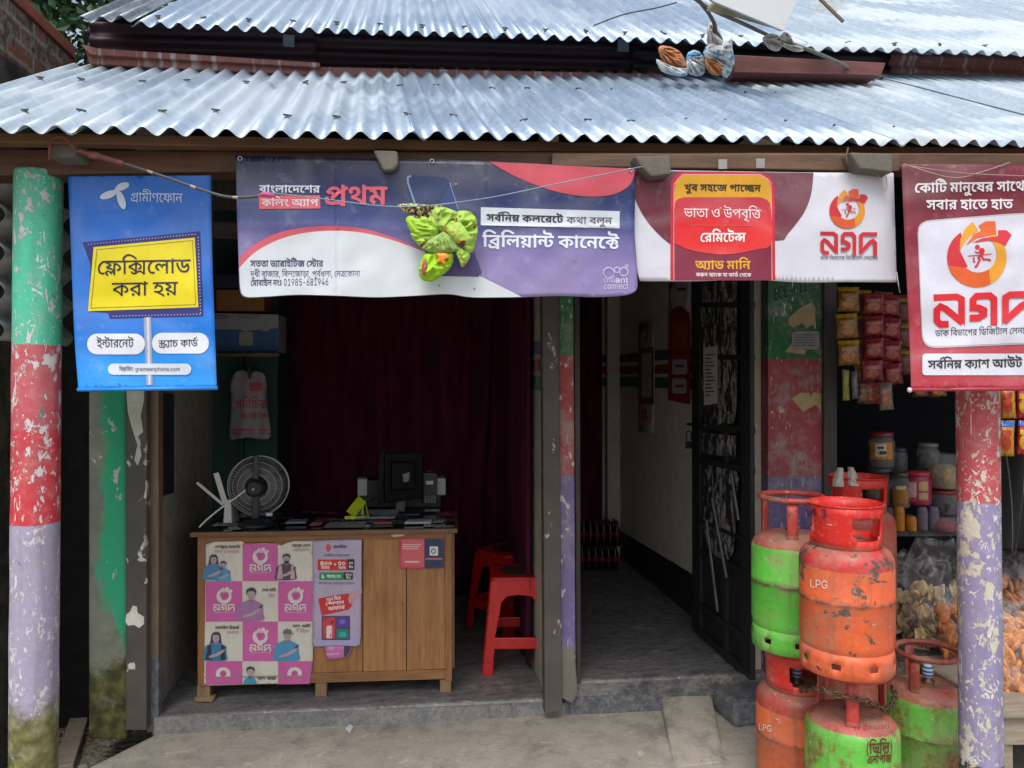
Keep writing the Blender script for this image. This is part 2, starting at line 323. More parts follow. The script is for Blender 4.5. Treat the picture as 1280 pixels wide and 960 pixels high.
GLYPHS = [
[[743,311,1,-38,-103,0,1,-273,-83,0,1,211,21,-30,-32,23,-60,36,-56,23,-58,12,-33,0,-52,0,-64,-26,-23,-18,-13,-3,14,7,58,8,39,0,46,0,56,-18,28,-27,1,-14,0,-30,-76,-44,-77,-23,-53,39,50,11,72,26,1,19,0,11,-32,14,-31,0,-24,0,-44,-6,-25,-7,-85,34,32,26,72,39,84,21,49,0,50,0,84,-17,78,-35,43,-25,-21,5,-2,7,-2,28,1,15,1,52,61,0,25,-33],[639,-22,-81,0,-12,20,-58,21,-39,0,-32,0,-60,-4,-64,-4,-39,0,-32,0,-72,7,-62,19,-40,38,1,30,0,10,4,21,5,8,85,-6,-4,-7,-2,-17,1,-9,0,-21,30,-24,58,-10,39,0,34,0,56,4,56,4,35,0,32,0,58,-11,29,-16,1,5,85,4]],
[[283,311,1,-38,-103,0,1,-273,-85,0,1,233,-12,16,-46,24,-35,0,-7,0,1,38,17,0,24,0,50,-15,17,-16,-2,2,-2,18,1,6,1,38,63,0,23,-33]],
[[637,311,1,-38,-103,0,1,-273,-85,0,1,67,19,-26,-34,26,-72,44,-76,26,-45,0,-36,0,-48,-17,1,-18,0,-16,46,-22,47,-7,-27,-42,-54,10,-68,27,-32,33,1,18,0,24,48,33,74,16,39,0,58,0,90,-20,68,-36,31,-23,-17,-2,-2,11,-2,24,1,12,1,131,-455,0,1,38],[303,161,0,-3,0,-6,-1,-3,-83,12,-2,28,-34,34,-78,18,-65,3,15,38,49,-6,50,-3,76,-15,52,-28,26,-41]],
[[283,273,-103,0,1,-273,-85,0,1,273,-101,0,1,38,103,0,-4,32,-58,43,-96,25,-122,11,-67,0,-58,0,-82,-6,-44,-12,1,-9,0,-9,44,-4,31,0,97,0,54,0,62,-10,21,-10,20,-9,16,-26,1,-19,-75,0,0,11,-10,15,-11,4,-10,4,-28,3,-23,0,-95,0,-44,0,-62,5,-19,5,-26,7,-20,21,1,11,0,29,132,35,137,0,204,0,224,-71,11,-76,103,0]],
[[635,311,1,-38,-103,0,1,-273,-85,0,1,212,23,-30,-44,31,-82,41,-76,21,-39,0,-30,0,-42,-11,-24,-20,1,-13,0,-16,30,-21,66,-13,55,-2,-7,-45,-68,3,-104,23,-60,41,1,29,0,27,48,38,80,19,47,0,52,0,84,-18,78,-33,43,-24,-17,1,-2,9,-4,28,1,13,1,54,63,0,23,-33]],
[[365,311,1,-38,-25,0,-32,-5,-70,-23,-62,-37,-38,-48,1,-29,0,-35,42,-41,62,-18,31,0,24,0,34,5,23,7,39,-34,-26,-10,-64,-7,-29,0,-66,0,-98,32,-56,60,1,40,0,40,60,65,104,46,63,11,-63,-17,-16,-1,-42,-1,-27,0,-133,0,1,38]],
[[855,311,1,-38,-719,0,-11,4,42,-5,82,-21,70,-25,23,-11,7,-30,-36,-8,-76,-18,-70,-18,-27,-10,-9,8,72,-7,116,-24,92,-33,43,-23,0,9,-2,17,1,10,1,165,19,0,56,0,104,-9,90,-20,35,-18,26,-13,28,-32,1,-19,0,-17,-26,-29,-60,-19,-51,0,-16,0,-30,1,-13,1,5,39,6,-1,18,0,11,0,48,0,28,18,1,12,0,24,-98,37,-87,4,1,-212,-85,0,-40,27,-100,41,-132,28,-87,7,-37,47,30,10,68,19,70,18,35,8,-40,14,-98,22,-65,7,33,35,9,-10,-93,0,1,38]],
[[619,311,1,-38,-103,0,1,-273,-83,0,1,119,17,-28,-32,23,-78,36,-80,22,-37,0,-36,0,-48,-18,1,-18,0,-15,40,-20,43,-9,-39,-38,-62,13,-70,43,1,27,0,25,46,33,74,16,41,0,50,0,86,-17,74,-31,37,-20,-15,-2,-2,11,-2,23,1,12,1,86,-439,0,1,38]],
[[365,311,1,-38,-25,0,-32,-5,-70,-23,-62,-37,-38,-48,1,-29,0,-35,42,-41,62,-18,31,0,24,0,34,5,23,7,39,-34,-26,-10,-64,-7,-31,0,-64,0,-98,32,-56,60,1,40,0,37,48,60,76,45,92,31,45,8]],
[[843,311,1,-38,-691,0,-13,8,40,-4,70,-18,64,-21,25,-11,7,-29,-44,-9,-80,-19,-35,-10,48,-2,92,-13,80,-20,33,-13,0,8,0,18,1,10,1,105,17,0,58,0,104,-9,88,-20,37,-18,24,-13,30,-32,1,-19,0,-17,-28,-29,-60,-19,-51,0,-16,0,-30,1,-13,1,7,39,6,-1,18,0,11,0,46,0,28,18,1,12,0,24,-98,37,-87,4,1,-143,-77,-1,-38,16,-98,25,-116,16,-69,3,-37,45,30,9,50,14,54,13,33,8,-38,13,-90,17,-49,5,35,37,9,-16,-117,0,1,38],[175,90,48,0,64,-20,23,-17,10,12,36,10,19,0,28,0,44,-19,27,-15,-35,14,1,28,83,0,1,-105,-83,0,1,73,33,-45,-14,11,-40,22,-23,0,-16,0,-24,-11,1,-15,0,-3,2,-7,1,-3,-67,-1,-4,25,-52,30,-41,0,-26,0,-28,-14,1,-10,0,-13,36,-16,43,-8,-29,-37,-60,11,-74,36,1,30,0,25,74,32]],
[[283,311,1,-38,-103,0,1,-273,-85,0,1,273,-101,0,1,38,93,0,-16,9,-32,22,-13,10,36,31,82,48,106,27,73,0,54,0,94,-12,94,-24,100,-34,57,-21,-45,-30,-72,28,-110,36,-100,18,-55,0,-54,0,-80,-19,-58,-33,-23,-21,10,-7,26,-18,19,-10]],
[[449,277,1,-26,1,5,62,-4,106,-26,62,-40,1,-27,0,-16,-26,-26,-54,-15,-41,0,-12,0,-28,2,-9,1,5,37,6,-1,12,0,11,0,38,0,22,13,1,8,0,20,-76,29,-73,6,3,6,1,-190,-79,0,-34,24,-84,40,-108,29,-69,6,-39,49,56,16,122,29,118,23,53,7,-17,-18,1,39],[365,232,23,-16,-42,-6,-96,-19,-94,-23,-37,-10,-9,9,92,-9,128,-45,43,-25,-2,10,-2,23,1,7],[669,311,1,-38,-677,0,1,38],[933,311,1,-38,-103,0,1,-289,-85,0,1,25,3,15,0,12,-2,24,1,11,1,202,-95,0,1,38],[305,-14,-26,0,-50,11,-50,25,-27,23,67,20,26,-23,36,-16,27,0,18,0,30,3,34,9,31,8,48,15,72,18,43,0,32,0,54,-10,56,-21,35,-17,-9,-45,-34,20,-52,24,-48,10,-23,0,-20,0,-34,-5,-42,-10,-25,-8,-36,-11,-52,-14,-46,-6]],
[[749,311,1,-38,-103,0,1,-273,-85,0,1,166,11,-15,-22,16,-48,19,-27,0,-14,0,-30,-6,-22,-14,1,-16,0,-5,2,-8,3,-4,-71,-3,-6,20,-34,28,-50,15,-31,0,-24,0,-38,-10,-18,-17,1,-11,0,-19,58,-27,53,-9,-27,-40,-50,8,-78,26,-44,38,1,25,0,23,44,33,76,19,45,0,54,0,76,-20,35,-22,-15,1,10,16,58,18,31,0,36,0,54,-14,31,-13,-11,-8,-2,11,-2,21,1,11,1,40,-567,0,1,38]],
[[727,311,1,-38,-363,0,1,-86,0,-14,18,-13,19,0,18,0,40,12,46,25,27,19,69,5,32,-23,36,-50,1,-26,0,-31,-56,-50,-110,-29,-77,0,-66,0,-116,22,-98,51,-80,83,-31,62,83,11,36,-68,86,-83,112,-37,71,0,80,0,84,38,1,32,0,22,-24,31,-19,10,55,9,-30,-25,-66,-33,-64,-16,-31,0,-24,0,-42,7,-13,6,-16,8,-22,26,1,29,1,76,-287,0,1,38]],
[[825,311,1,-38,-323,0,1,-31,1,-10,1,-232,-85,0,-30,29,-104,51,-132,34,-73,5,-39,49,96,28,198,44,109,17,-21,-20,1,36,-423,0,1,38],[415,228,23,-13,-50,-7,-106,-22,-100,-24,-41,-12,54,-5,114,-29,98,-43,25,-25,-7,-2,-2,11,-4,23,1,16],[771,142,0,-17,-26,-29,-60,-19,-51,0,-16,0,-30,1,-13,1,7,39,4,0,18,-1,11,0,46,0,28,18,1,12,0,25,-100,36,-97,7,3,40,78,-4,128,-31,76,-47]],
[[611,311,1,-38,-101,0,1,-273,-85,0,-30,30,-106,49,-134,34,-77,6,-39,49,96,29,206,47,109,16,-21,-20,1,33,-431,0,1,38],[423,231,23,-13,-76,-12,-160,-35,-69,-21,52,-6,118,-27,100,-42,31,-28,-11,-1,-2,12,-2,23,1,15],[183,-3,-26,0,-36,16,1,14,0,13,36,18,27,0,26,0,36,-18,1,-13,0,-14,-36,-16]],
[[247,249,80,0,98,-27,48,-40,1,-21,0,-41,-114,-48,-109,-3,5,8,46,-7,100,-23,102,-31,47,-19,-49,-29,-58,22,-104,33,-102,25,-116,19,-69,7,17,37,36,-5,64,-4,45,0,70,0,78,16,30,26,1,15,0,25,-74,27,-59,0,-34,0,-42,-6,-20,-13,1,-10,0,-3,4,-9,3,-3,-79,-8,-4,8,-8,17,1,7,0,18,46,26,78,14],[171,230,-4,16,-50,24,-47,5,33,23,47,-6,56,-11,52,-28,5,-22],[547,311,1,-38,-555,0,1,38]],
[[643,311,1,-38,-103,0,1,-273,-85,0,-40,28,-104,41,-134,28,-89,6,-37,47,30,10,68,19,70,18,35,8,-40,14,-98,22,-65,7,33,35,9,-10,-93,0,1,38],[453,273,-313,0,-15,4,42,-5,82,-21,70,-25,23,-11,7,-30,-36,-8,-76,-18,-70,-18,-27,-10,-9,7,80,-5,126,-27,100,-39,41,-24,-13,-2,-2,11,-2,24,1,12],[179,-5,-26,0,-36,17,1,14,0,13,36,18,27,0,26,0,36,-18,1,-13,0,-14,-36,-17]],
[[359,311,-2,20,-36,17,-39,0,-71,0,-66,0,-76,10,-23,10,-26,10,-26,31,1,20,0,7,4,13,3,7,81,-3,-2,-5,0,-9,1,-4,0,-11,8,-17,11,-5,14,-8,50,-7,49,0,59,0,54,0,62,-8,23,-11,18,-8,18,-28,3,-21],[247,249,80,0,98,-27,48,-40,1,-21,0,-41,-114,-48,-109,-3,5,8,46,-7,100,-23,102,-31,47,-19,-49,-29,-58,22,-104,33,-102,25,-116,19,-69,7,17,37,36,-5,64,-4,45,0,70,0,78,16,30,26,1,15,0,25,-74,27,-59,0,-34,0,-42,-6,-20,-13,1,-10,0,-3,4,-9,3,-3,-79,-8,-4,8,-8,17,1,7,0,18,46,26,78,14],[171,230,-4,16,-50,24,-47,5,33,23,47,-6,56,-11,52,-28,5,-22],[547,311,1,-38,-555,0,1,38]],
[[193,234,46,0,72,-15,64,-25,33,-18,-11,-43,-40,26,-100,36,-45,0,-32,0,-42,-16,1,-16,0,-13,34,-18,37,-8,-39,-38,-56,12,-64,41,1,26,0,23,44,31,68,15],[863,311,1,-38,-403,0,1,-169,0,-22,10,-17,9,-4,18,-10,37,0,36,0,68,17,27,14,28,15,30,33,1,17,0,15,-32,16,-33,0,-12,0,-28,-2,-11,-1,-11,38,20,3,40,3,25,0,40,0,58,-15,34,-30,1,-23,0,-30,-56,-54,-43,-19,-38,-16,-88,-20,-53,0,-40,0,-54,11,-17,8,-16,10,-22,28,1,29,1,70,5,12,-2,10,-2,20,1,12,1,51,-383,0,1,38],[675,311,-2,20,-36,17,-39,0,-91,0,-66,0,-76,10,-23,10,-26,10,-26,31,1,20,0,7,4,12,3,8,81,-3,-2,-5,0,-8,1,-5,0,-11,8,-17,11,-5,14,-8,50,-7,49,0,79,0,54,0,62,-8,23,-11,18,-8,18,-28,3,-21]],
[[581,311,1,-38,-401,0,1,-169,0,-22,10,-17,7,-4,18,-10,37,0,38,0,66,17,27,14,28,15,30,33,1,17,0,15,-30,16,-35,0,-12,0,-26,-2,-13,-1,-11,38,20,3,42,3,25,0,40,0,58,-15,32,-30,1,-23,0,-30,-56,-54,-41,-19,-38,-16,-90,-20,-51,0,-40,0,-54,11,-17,8,-16,10,-24,28,1,29,1,175,-101,0,1,38],[393,311,0,20,-36,17,-41,0,-89,0,-68,0,-74,10,-25,10,-26,10,-24,31,1,20,0,7,2,12,3,8,83,-3,-2,-5,-2,-8,1,-5,0,-11,10,-17,11,-5,12,-8,52,-7,47,0,79,0,54,0,64,-8,23,-11,18,-8,18,-28,1,-21]],
[[505,151,-46,0,-74,15,-54,29,-15,20,13,1,-6,-16,-32,-31,-52,-22,-39,0,-28,0,-52,11,-52,25,-27,23,65,20,28,-24,36,-14,23,0,24,0,36,16,22,37,3,32,77,0,8,-18,26,-31,38,-25,50,-13,35,0,34,0,36,18,1,16,0,19,-42,34,-27,12,89,8,16,-7,32,-22,20,-29,1,-16,0,-23,-38,-30,-68,-15],[917,311,1,-38,-925,0,1,38],[481,185,36,0,48,-7,19,-7,20,-7,22,-24,1,-23,1,-4,0,-7,-2,-15,-1,-6,5,-7,1,-136,-83,0,-10,21,-48,20,-33,0,-26,0,-56,-4,-62,-5,-35,0,-30,0,-70,7,-60,20,-40,38,1,32,0,11,6,25,5,9,85,-6,-4,-7,-4,-18,1,-13,0,-25,36,-25,56,-8,25,0,32,0,56,5,50,4,25,0,32,0,56,-13,21,-15,1,119,0,12,-10,13,-7,4,-8,3,-24,3,-17,0,-24,0,-44,-9,-36,-15,-22,-16,1,-8,0,-6,16,-10,29,0,14,0,16,1,11,1,9,-37,-10,-1,-32,-3,-23,0,-28,0,-52,11,-32,21,1,17,0,16,36,32,62,26,78,16],[759,142,60,0,68,-34,1,-26,0,-14,-24,-31,-66,-27,-61,-9,-25,39,50,6,46,19,1,14,0,13,-32,13,-21,0,-42,0,-66,-36,-29,-33,-35,33,40,37,82,36]],
[[271,311,1,-38,-71,0,61,10,-40,-16,-40,-25,-14,-27,1,-18,0,-16,16,-37,18,-39,1,-21,0,-18,-18,-34,-44,-29,-80,-22,-63,-7,-21,37,62,8,60,22,20,28,1,16,0,20,-18,37,-16,37,1,17,0,19,14,27,34,26,29,15,11,-10,-173,0,1,38]],
[[581,311,1,-38,-401,0,1,-15,-3,-34,2,-6,2,-22,1,-10,1,-82,0,-22,10,-17,7,-4,18,-10,37,0,38,0,66,17,27,14,28,14,30,32,1,18,0,16,-36,10,-29,0,-5,0,-44,0,-56,7,-25,7,-22,6,-38,17,-11,10,11,46,20,-17,48,-24,68,-13,53,0,17,0,40,0,44,-5,17,-6,22,-7,20,-24,1,-17,0,-30,-56,-55,-41,-19,-40,-17,-88,-19,-53,0,-40,0,-52,11,-17,8,-16,10,-24,28,1,29,1,175,-101,0,1,38]],
[[-261,356,331,102,41,-31,-321,-105]],
[[611,311,1,-38,-101,0,1,-273,-85,0,-30,30,-106,49,-134,34,-77,6,-39,49,96,29,206,47,109,16,-21,-20,1,33,-431,0,1,38],[423,231,23,-13,-76,-12,-160,-35,-69,-21,52,-6,118,-27,100,-42,31,-28,-11,-1,-2,12,-2,23,1,15]],
[[507,150,-70,0,-94,34,-25,31,15,1,-8,-16,-32,-31,-52,-22,-37,0,-30,0,-52,11,-50,25,-29,23,67,20,28,-24,36,-14,21,0,26,0,34,16,22,37,3,32,79,0,8,-18,24,-31,38,-25,52,-13,35,0,32,0,36,18,1,16,0,19,-40,34,-29,12,89,8,16,-7,32,-22,20,-29,1,-16,0,-34,-78,-35],[741,311,1,-38,-749,0,1,38],[433,-30,-82,0,-144,30,-116,68,-43,56,83,14,34,-45,86,-56,110,-26,73,0,86,0,72,31,1,27,0,15,-24,24,-48,13,-33,0,-22,0,-28,-7,-16,-13,1,-8,0,-4,6,-12,3,-6,-79,-7,-6,9,-8,19,1,8,0,18,40,26,68,13,41,0,64,0,86,-25,44,-40,1,-25,0,-29,-54,-44,-106,-24]],
[[411,24,-84,0,-144,40,-114,90,-39,76,83,11,34,-61,82,-78,108,-37,73,0,46,0,64,11,38,20,18,26,1,16,0,21,-32,32,-54,19,-37,0,-36,0,-36,-16,1,-14,0,-5,4,-11,7,-7,-83,-7,-6,9,-8,19,1,9,0,20,40,27,72,14,45,0,64,0,96,-28,54,-51,1,-33,0,-32,-54,-50,-110,-30],[721,311,1,-38,-729,0,1,38]],
[[137,-3,-28,0,-38,19,1,14,0,13,38,20,29,0,28,0,38,-20,1,-13,0,-14,-38,-19],[137,194,-28,0,-38,20,1,13,0,14,38,19,29,0,28,0,38,-19,1,-14,0,-13,-38,-20]],
[[299,-108,-60,0,-88,15,-60,26,-15,15,73,23,10,-8,36,-19,58,-14,49,0,66,0,84,32,1,33,1,55,-7,0,-10,-8,-34,-21,-62,-17,-51,0,-66,0,-104,31,-62,60,1,43,0,42,60,62,106,34,69,0,52,0,62,-17,36,-22,9,-8,9,0,1,44,87,0,1,-280,0,-35,-64,-45,-108,-21],[297,43,50,0,68,23,36,43,1,30,0,29,-36,44,-68,25,-49,0,-52,0,-70,-27,-34,-44,1,-27,0,-28,36,-43,68,-25]],
[[79,0,1,273,85,0,1,-42,7,0,16,21,76,25,51,0,10,0,26,-1,9,0,1,-44,-4,0,-32,2,-15,0,-40,0,-62,-16,-34,-29,1,-18,1,-171]],
[[231,-6,-52,0,-84,19,-50,38,1,27,0,23,38,29,62,17,74,9,39,2,50,3,60,4,30,8,1,10,1,1,0,17,-24,24,-52,13,-37,0,-38,0,-56,-12,-36,-19,-7,-9,-83,14,20,25,72,28,86,11,43,0,28,0,68,-6,66,-20,42,-38,1,-32,1,-180,-85,0,1,37,-5,0,-10,-9,-40,-21,-66,-13],[247,32,48,0,68,20,34,30,1,17,1,37,-4,-3,-38,-5,-46,-4,-42,-2,-13,-1,-32,-2,-54,-10,-34,-18,1,-16,0,-14,30,-19,50,-10]],
[[79,0,1,273,85,0,3,-61,-7,0,12,22,48,29,64,15,37,0,60,0,74,-37,11,-30,-11,0,10,21,52,30,74,16,43,0,48,0,78,-21,46,-41,1,-32,1,-184,-87,0,1,183,0,29,-66,26,-43,0,-36,0,-54,-16,-28,-26,1,-18,1,-178,-87,0,1,187,0,23,-60,28,-45,0,-32,0,-56,-15,-34,-29,1,-22,1,-172]],
[[307,-6,-78,0,-116,35,-62,63,1,42,0,42,62,64,110,36,75,0,44,0,84,-14,70,-32,40,-52,1,-38,1,-18,-423,0,1,37,377,0,-39,-14,0,27,-34,42,-66,23,-49,0,-48,0,-72,-24,-36,-39,1,-22,1,-25,0,-30,42,-42,76,-22,51,0,32,0,52,9,38,19,11,14,87,-12,-14,-20,-60,-31,-90,-18]],
[[167,164,1,-164,-87,0,1,273,85,0,1,-66,-11,0,24,38,94,31,63,0,54,0,84,-22,46,-46,1,-35,1,-173,-87,0,1,170,0,31,-66,36,-57,0,-38,0,-62,-17,-36,-33]],
[[79,-102,1,375,85,0,1,-44,11,0,10,8,32,22,62,17,55,0,68,0,104,-34,60,-63,1,-43,0,-44,-60,-63,-104,-35,-67,0,-52,0,-62,18,-34,23,-9,7,-5,0,1,-144],[319,33,50,0,70,28,34,47,1,28,0,29,-34,45,-68,27,-51,0,-50,0,-70,-25,-34,-45,1,-31,0,-30,36,-46,68,-27]],
[[167,164,1,-164,-87,0,1,364,89,0,1,-157,-15,0,24,38,94,31,63,0,54,0,84,-22,46,-46,1,-35,1,-173,-87,0,1,170,0,31,-66,36,-57,0,-38,0,-62,-17,-36,-33]],
[[301,-6,-74,0,-112,35,-64,64,1,42,0,42,64,64,112,35,75,0,74,0,112,-35,62,-64,1,-42,0,-42,-62,-64,-112,-35],[301,33,54,0,72,29,34,46,1,27,0,27,-34,46,-72,29,-53,0,-56,0,-70,-29,-34,-46,1,-27,0,-27,34,-46,70,-29]],
[[137,-3,-28,0,-38,19,1,14,0,13,38,20,29,0,28,0,38,-20,1,-13,0,-14,-38,-19]],
[[301,-6,-74,0,-112,35,-64,64,1,42,0,42,64,64,112,35,75,0,38,0,72,-10,58,-19,42,-28,11,-18,-83,-12,-6,10,-24,18,-34,13,-46,7,-25,0,-56,0,-70,-29,-34,-46,1,-27,0,-27,34,-46,70,-29,57,0,26,0,46,8,36,13,24,19,7,11,85,-12,-10,-19,-42,-28,-60,-20,-70,-11]],
[[641,311,1,-56,-95,0,1,-255,-135,0,-36,27,-104,40,-126,27,-73,6,-51,61,92,25,218,46,105,14,-17,-16,1,25,-421,0,1,56],[409,197,23,-11,-66,-9,-114,-24,-63,-15,42,-4,88,-19,82,-31,35,-19,-19,-5,-2,11,-2,23,1,11]],
[[317,311,1,-56,-95,0,1,-255,-135,0,1,221,-12,16,-42,18,-33,0,-5,0,1,56,21,0,22,0,40,-12,17,-19,0,3,-4,18,1,6,1,37,113,0,25,-33]],
[[143,159,64,-19,108,-49,88,-57,37,-30,-101,-28,-38,26,-78,46,-96,42,-63,19],[65,237,0,22,40,33,72,19,45,0,44,0,70,-19,42,-33,1,-22,0,-22,-42,-34,-70,-19,-43,0,-44,0,-72,19,-40,34],[167,237,0,-12,32,-15,23,0,22,0,30,15,1,12,0,11,-30,15,-21,0,-22,0,-32,-15]],
[[789,311,1,-56,-93,0,1,-255,-135,0,1,157,27,-28,-16,13,-42,21,-27,0,-10,0,-24,-5,-16,-14,1,-13,0,-5,2,-7,3,-4,-117,-4,-4,17,-28,24,-44,13,-29,0,-18,0,-28,-7,-14,-11,1,-8,0,-18,56,-19,41,-6,-37,-58,-60,9,-90,29,-48,40,1,26,0,25,50,36,82,19,49,0,60,0,82,-19,43,-22,-17,3,10,18,56,18,33,0,34,0,56,-14,25,-12,-23,-8,-2,11,-2,23,1,10,1,25,-567,0,1,56]],
[[411,311,1,-56,-57,0,-34,-9,-62,-25,-48,-31,-28,-37,1,-21,0,-30,36,-33,52,-14,29,0,18,0,34,4,21,5,51,-51,-32,-9,-64,-6,-35,0,-74,0,-110,30,-60,59,1,43,0,34,50,59,90,44,63,11,-63,-21,-16,-1,-42,-1,-31,0,-99,0,1,56]],
[[651,311,1,-56,-439,0,1,-138,-31,10,36,19,96,36,118,34,67,13,95,-39,-14,-12,-18,-29,-10,-31,1,-18,0,-19,16,-48,17,-25,-131,-14,-18,26,-18,50,1,29,0,18,14,34,24,31,15,14,43,-28,-60,-13,-112,-36,-102,-42,-43,-20,-111,36,1,162,-83,0,1,56]],
[[729,311,1,-56,-95,0,1,-255,-135,0,1,253,5,12,-2,10,-2,18,1,9,1,42,113,0,25,-33],[347,314,44,0,64,-14,52,-28,23,-20,-1,-68,-32,33,-78,41,-49,0,-28,0,-38,-15,1,-16,0,-17,58,-17,59,-1,-13,-61,-72,2,-88,26,-38,43,1,26,0,30,40,38,66,18],[83,314,46,0,78,-19,48,-40,1,-34,0,-22,-40,-42,-86,-26,-73,0,-11,61,44,1,50,9,22,16,1,9,0,16,-46,15,-35,0,-20,0,-34,-2,-21,-3,-11,57,26,2,46,2]],
[[641,311,1,-56,-95,0,1,-255,-135,0,-36,27,-104,40,-126,27,-73,6,-51,61,92,25,218,46,105,14,-17,-16,1,25,-421,0,1,56],[409,197,23,-11,-66,-9,-114,-24,-63,-15,42,-4,88,-19,82,-31,35,-19,-19,-5,-2,11,-2,23,1,11],[171,-7,-32,0,-42,22,1,16,0,16,42,21,33,0,32,0,42,-21,1,-16,0,-16,-42,-22]],
[[869,311,1,-56,-325,0,1,-31,3,-21,1,-203,-135,0,-36,27,-104,40,-126,27,-73,6,-51,61,92,25,218,46,105,14,-17,-14,1,23,-421,0,1,56],[409,197,23,-11,-44,-6,-80,-15,-78,-17,-41,-10,42,-4,88,-19,82,-31,35,-19,-19,-5,0,9,-4,22,1,12],[829,128,0,-17,-28,-30,-66,-19,-59,0,-20,0,-36,2,-15,1,5,57,6,-1,14,-1,13,0,34,0,22,13,1,8,0,17,-84,25,-79,7,-1,55,84,-5,134,-31,82,-48]],
[[317,311,1,-56,-95,0,1,-255,-135,0,1,255,-93,0,1,56,97,0,-16,9,-36,23,-13,10,50,40,98,46,108,19,67,0,46,0,88,-7,96,-20,116,-32,77,-24,-67,-46,-82,26,-114,32,-94,15,-49,0,-48,0,-68,-17,-50,-27,-19,-14,10,-8,24,-18,13,-7]],
[[975,311,1,-56,-93,0,1,-255,-135,0,-30,26,-100,38,-47,13,61,43,38,-11,62,-23,21,-12,0,6,-2,11,0,12,1,6,1,146,-753,0,1,56],[401,40,-84,0,-144,32,-114,76,-43,65,131,18,30,-46,70,-59,88,-27,63,0,46,0,60,11,30,23,1,15,0,18,-40,21,-29,0,-22,0,-24,-11,1,-8,0,-4,4,-10,5,-3,-125,-10,-10,10,-8,18,1,7,0,24,46,29,76,13,43,0,70,0,100,-27,54,-45,1,-30,0,-27,-54,-45,-118,-28],[337,213,-4,16,-50,24,-47,6,79,22,47,-6,56,-11,50,-28,7,-22]],
[[299,311,1,-56,-81,0,61,9,-28,-12,-32,-22,-14,-22,1,-13,0,-16,18,-36,16,-36,1,-18,0,-21,-20,-35,-50,-28,-90,-23,-73,-8,-27,55,54,7,54,17,16,23,1,14,0,18,-16,35,-16,34,1,18,0,15,14,22,28,21,21,11,-9,-9,-127,0,1,56]],
[[779,311,1,-56,-95,0,1,-255,-135,0,1,196,9,-27,-32,21,-62,33,-60,23,-64,12,-33,0,-38,0,-64,-14,-54,-25,-27,-17,-5,11,20,6,48,11,31,0,50,0,46,-28,1,-17,0,-8,0,-14,-3,-3,-31,5,10,6,26,14,32,14,15,6,121,52,81,-41,-295,-134,-93,43,93,42,-35,-25,-39,-11,18,9,18,17,1,8,0,12,-26,10,-19,0,-12,0,-28,-5,-15,-4,-99,46,48,28,86,41,94,21,59,0,52,0,84,-16,80,-32,45,-23,-5,-10,-2,10,-4,26,1,12,1,63,113,0,25,-33]],
[[831,311,1,-56,-95,0,1,-181,-135,0,1,122,9,-27,-32,21,-62,33,-62,23,-62,12,-33,0,-38,0,-64,-14,-54,-25,-27,-17,-5,11,20,6,46,11,33,0,50,0,46,-28,1,-17,0,-8,-2,-14,-1,-3,-31,5,10,6,26,14,30,14,15,6,121,52,83,-41,-295,-134,-93,44,93,41,-35,-25,-39,-11,16,9,18,17,1,8,0,12,-24,10,-19,0,-14,0,-26,-5,-15,-4,-99,46,48,28,84,41,96,21,59,0,50,0,84,-16,82,-32,45,-23,-5,-10,-2,10,-4,26,1,12,1,63,113,0,25,-33],[735,-22,-133,0,-8,10,-30,12,-46,6,-31,0,-44,0,-108,-8,-63,0,-38,0,-82,7,-72,20,-46,39,1,33,0,12,8,25,5,10,131,-9,-4,-7,-6,-17,1,-9,0,-20,32,-20,54,-7,35,0,56,0,86,8,51,0,40,0,62,-14,23,-13,1,61,137,1]],
[[735,311,1,-56,-95,0,1,-255,-135,0,-46,28,-104,39,-130,25,-81,7,-33,59,65,-13,96,-5,120,-22,82,-28,37,-16,0,12,-2,23,1,13,1,222,113,0,25,-33],[231,313,76,0,96,-25,46,-40,1,-23,0,-42,-128,-52,-109,-7,-63,7,-39,27,74,7,90,18,42,25,1,15,0,14,-40,21,-41,0,-30,0,-28,-11,1,-7,0,-7,16,-10,13,-5,-85,-41,-16,7,-38,16,-24,24,1,17,0,19,44,33,84,20]],
[[659,311,1,-56,-95,0,1,-255,-135,0,1,65,19,-27,-36,25,-68,36,-68,19,-37,0,-22,0,-32,-11,1,-12,0,-12,38,-14,35,-6,-39,-58,-60,8,-76,29,-36,36,1,20,0,26,50,34,80,16,43,0,48,0,82,-12,72,-27,35,-22,-19,-7,0,12,-2,24,1,12,1,101,-435,0,1,56],[325,160,0,-3,-2,-10,-1,-4,-131,16,-2,23,-30,27,-70,14,-63,3,27,51,59,-8,60,-3,82,-17,52,-26,24,-38]],
[[721,311,1,-56,-95,0,1,-255,-135,0,1,157,27,-22,-20,12,-32,14,-13,0,-12,0,-20,-7,-28,-21,-25,-21,-28,-22,-50,-27,-54,-12,-35,0,-30,0,-58,10,-52,26,-25,23,95,29,18,-16,28,-13,21,0,12,0,22,6,32,21,25,23,25,12,26,25,50,20,35,0,28,0,42,-12,27,-12,-15,-2,0,9,-4,20,1,10,1,25,-497,0,1,56],[241,122,-8,31,-20,36,-23,10,-24,11,-78,10,-61,3,39,59,75,-19,56,-5,70,-14,40,-21,18,-33,5,-23]],
[[-305,373,351,85,53,-47,-345,-89]],
[[647,311,1,-56,-93,0,1,-255,-135,0,1,104,21,-26,-32,20,-72,33,-72,19,-33,0,-24,0,-34,-11,1,-12,0,-10,32,-15,35,-7,-59,-56,-68,13,-78,49,1,29,0,27,50,35,80,16,43,0,46,0,82,-14,74,-25,37,-18,-19,-5,-2,12,0,26,1,10,1,61,-425,0,1,56]],
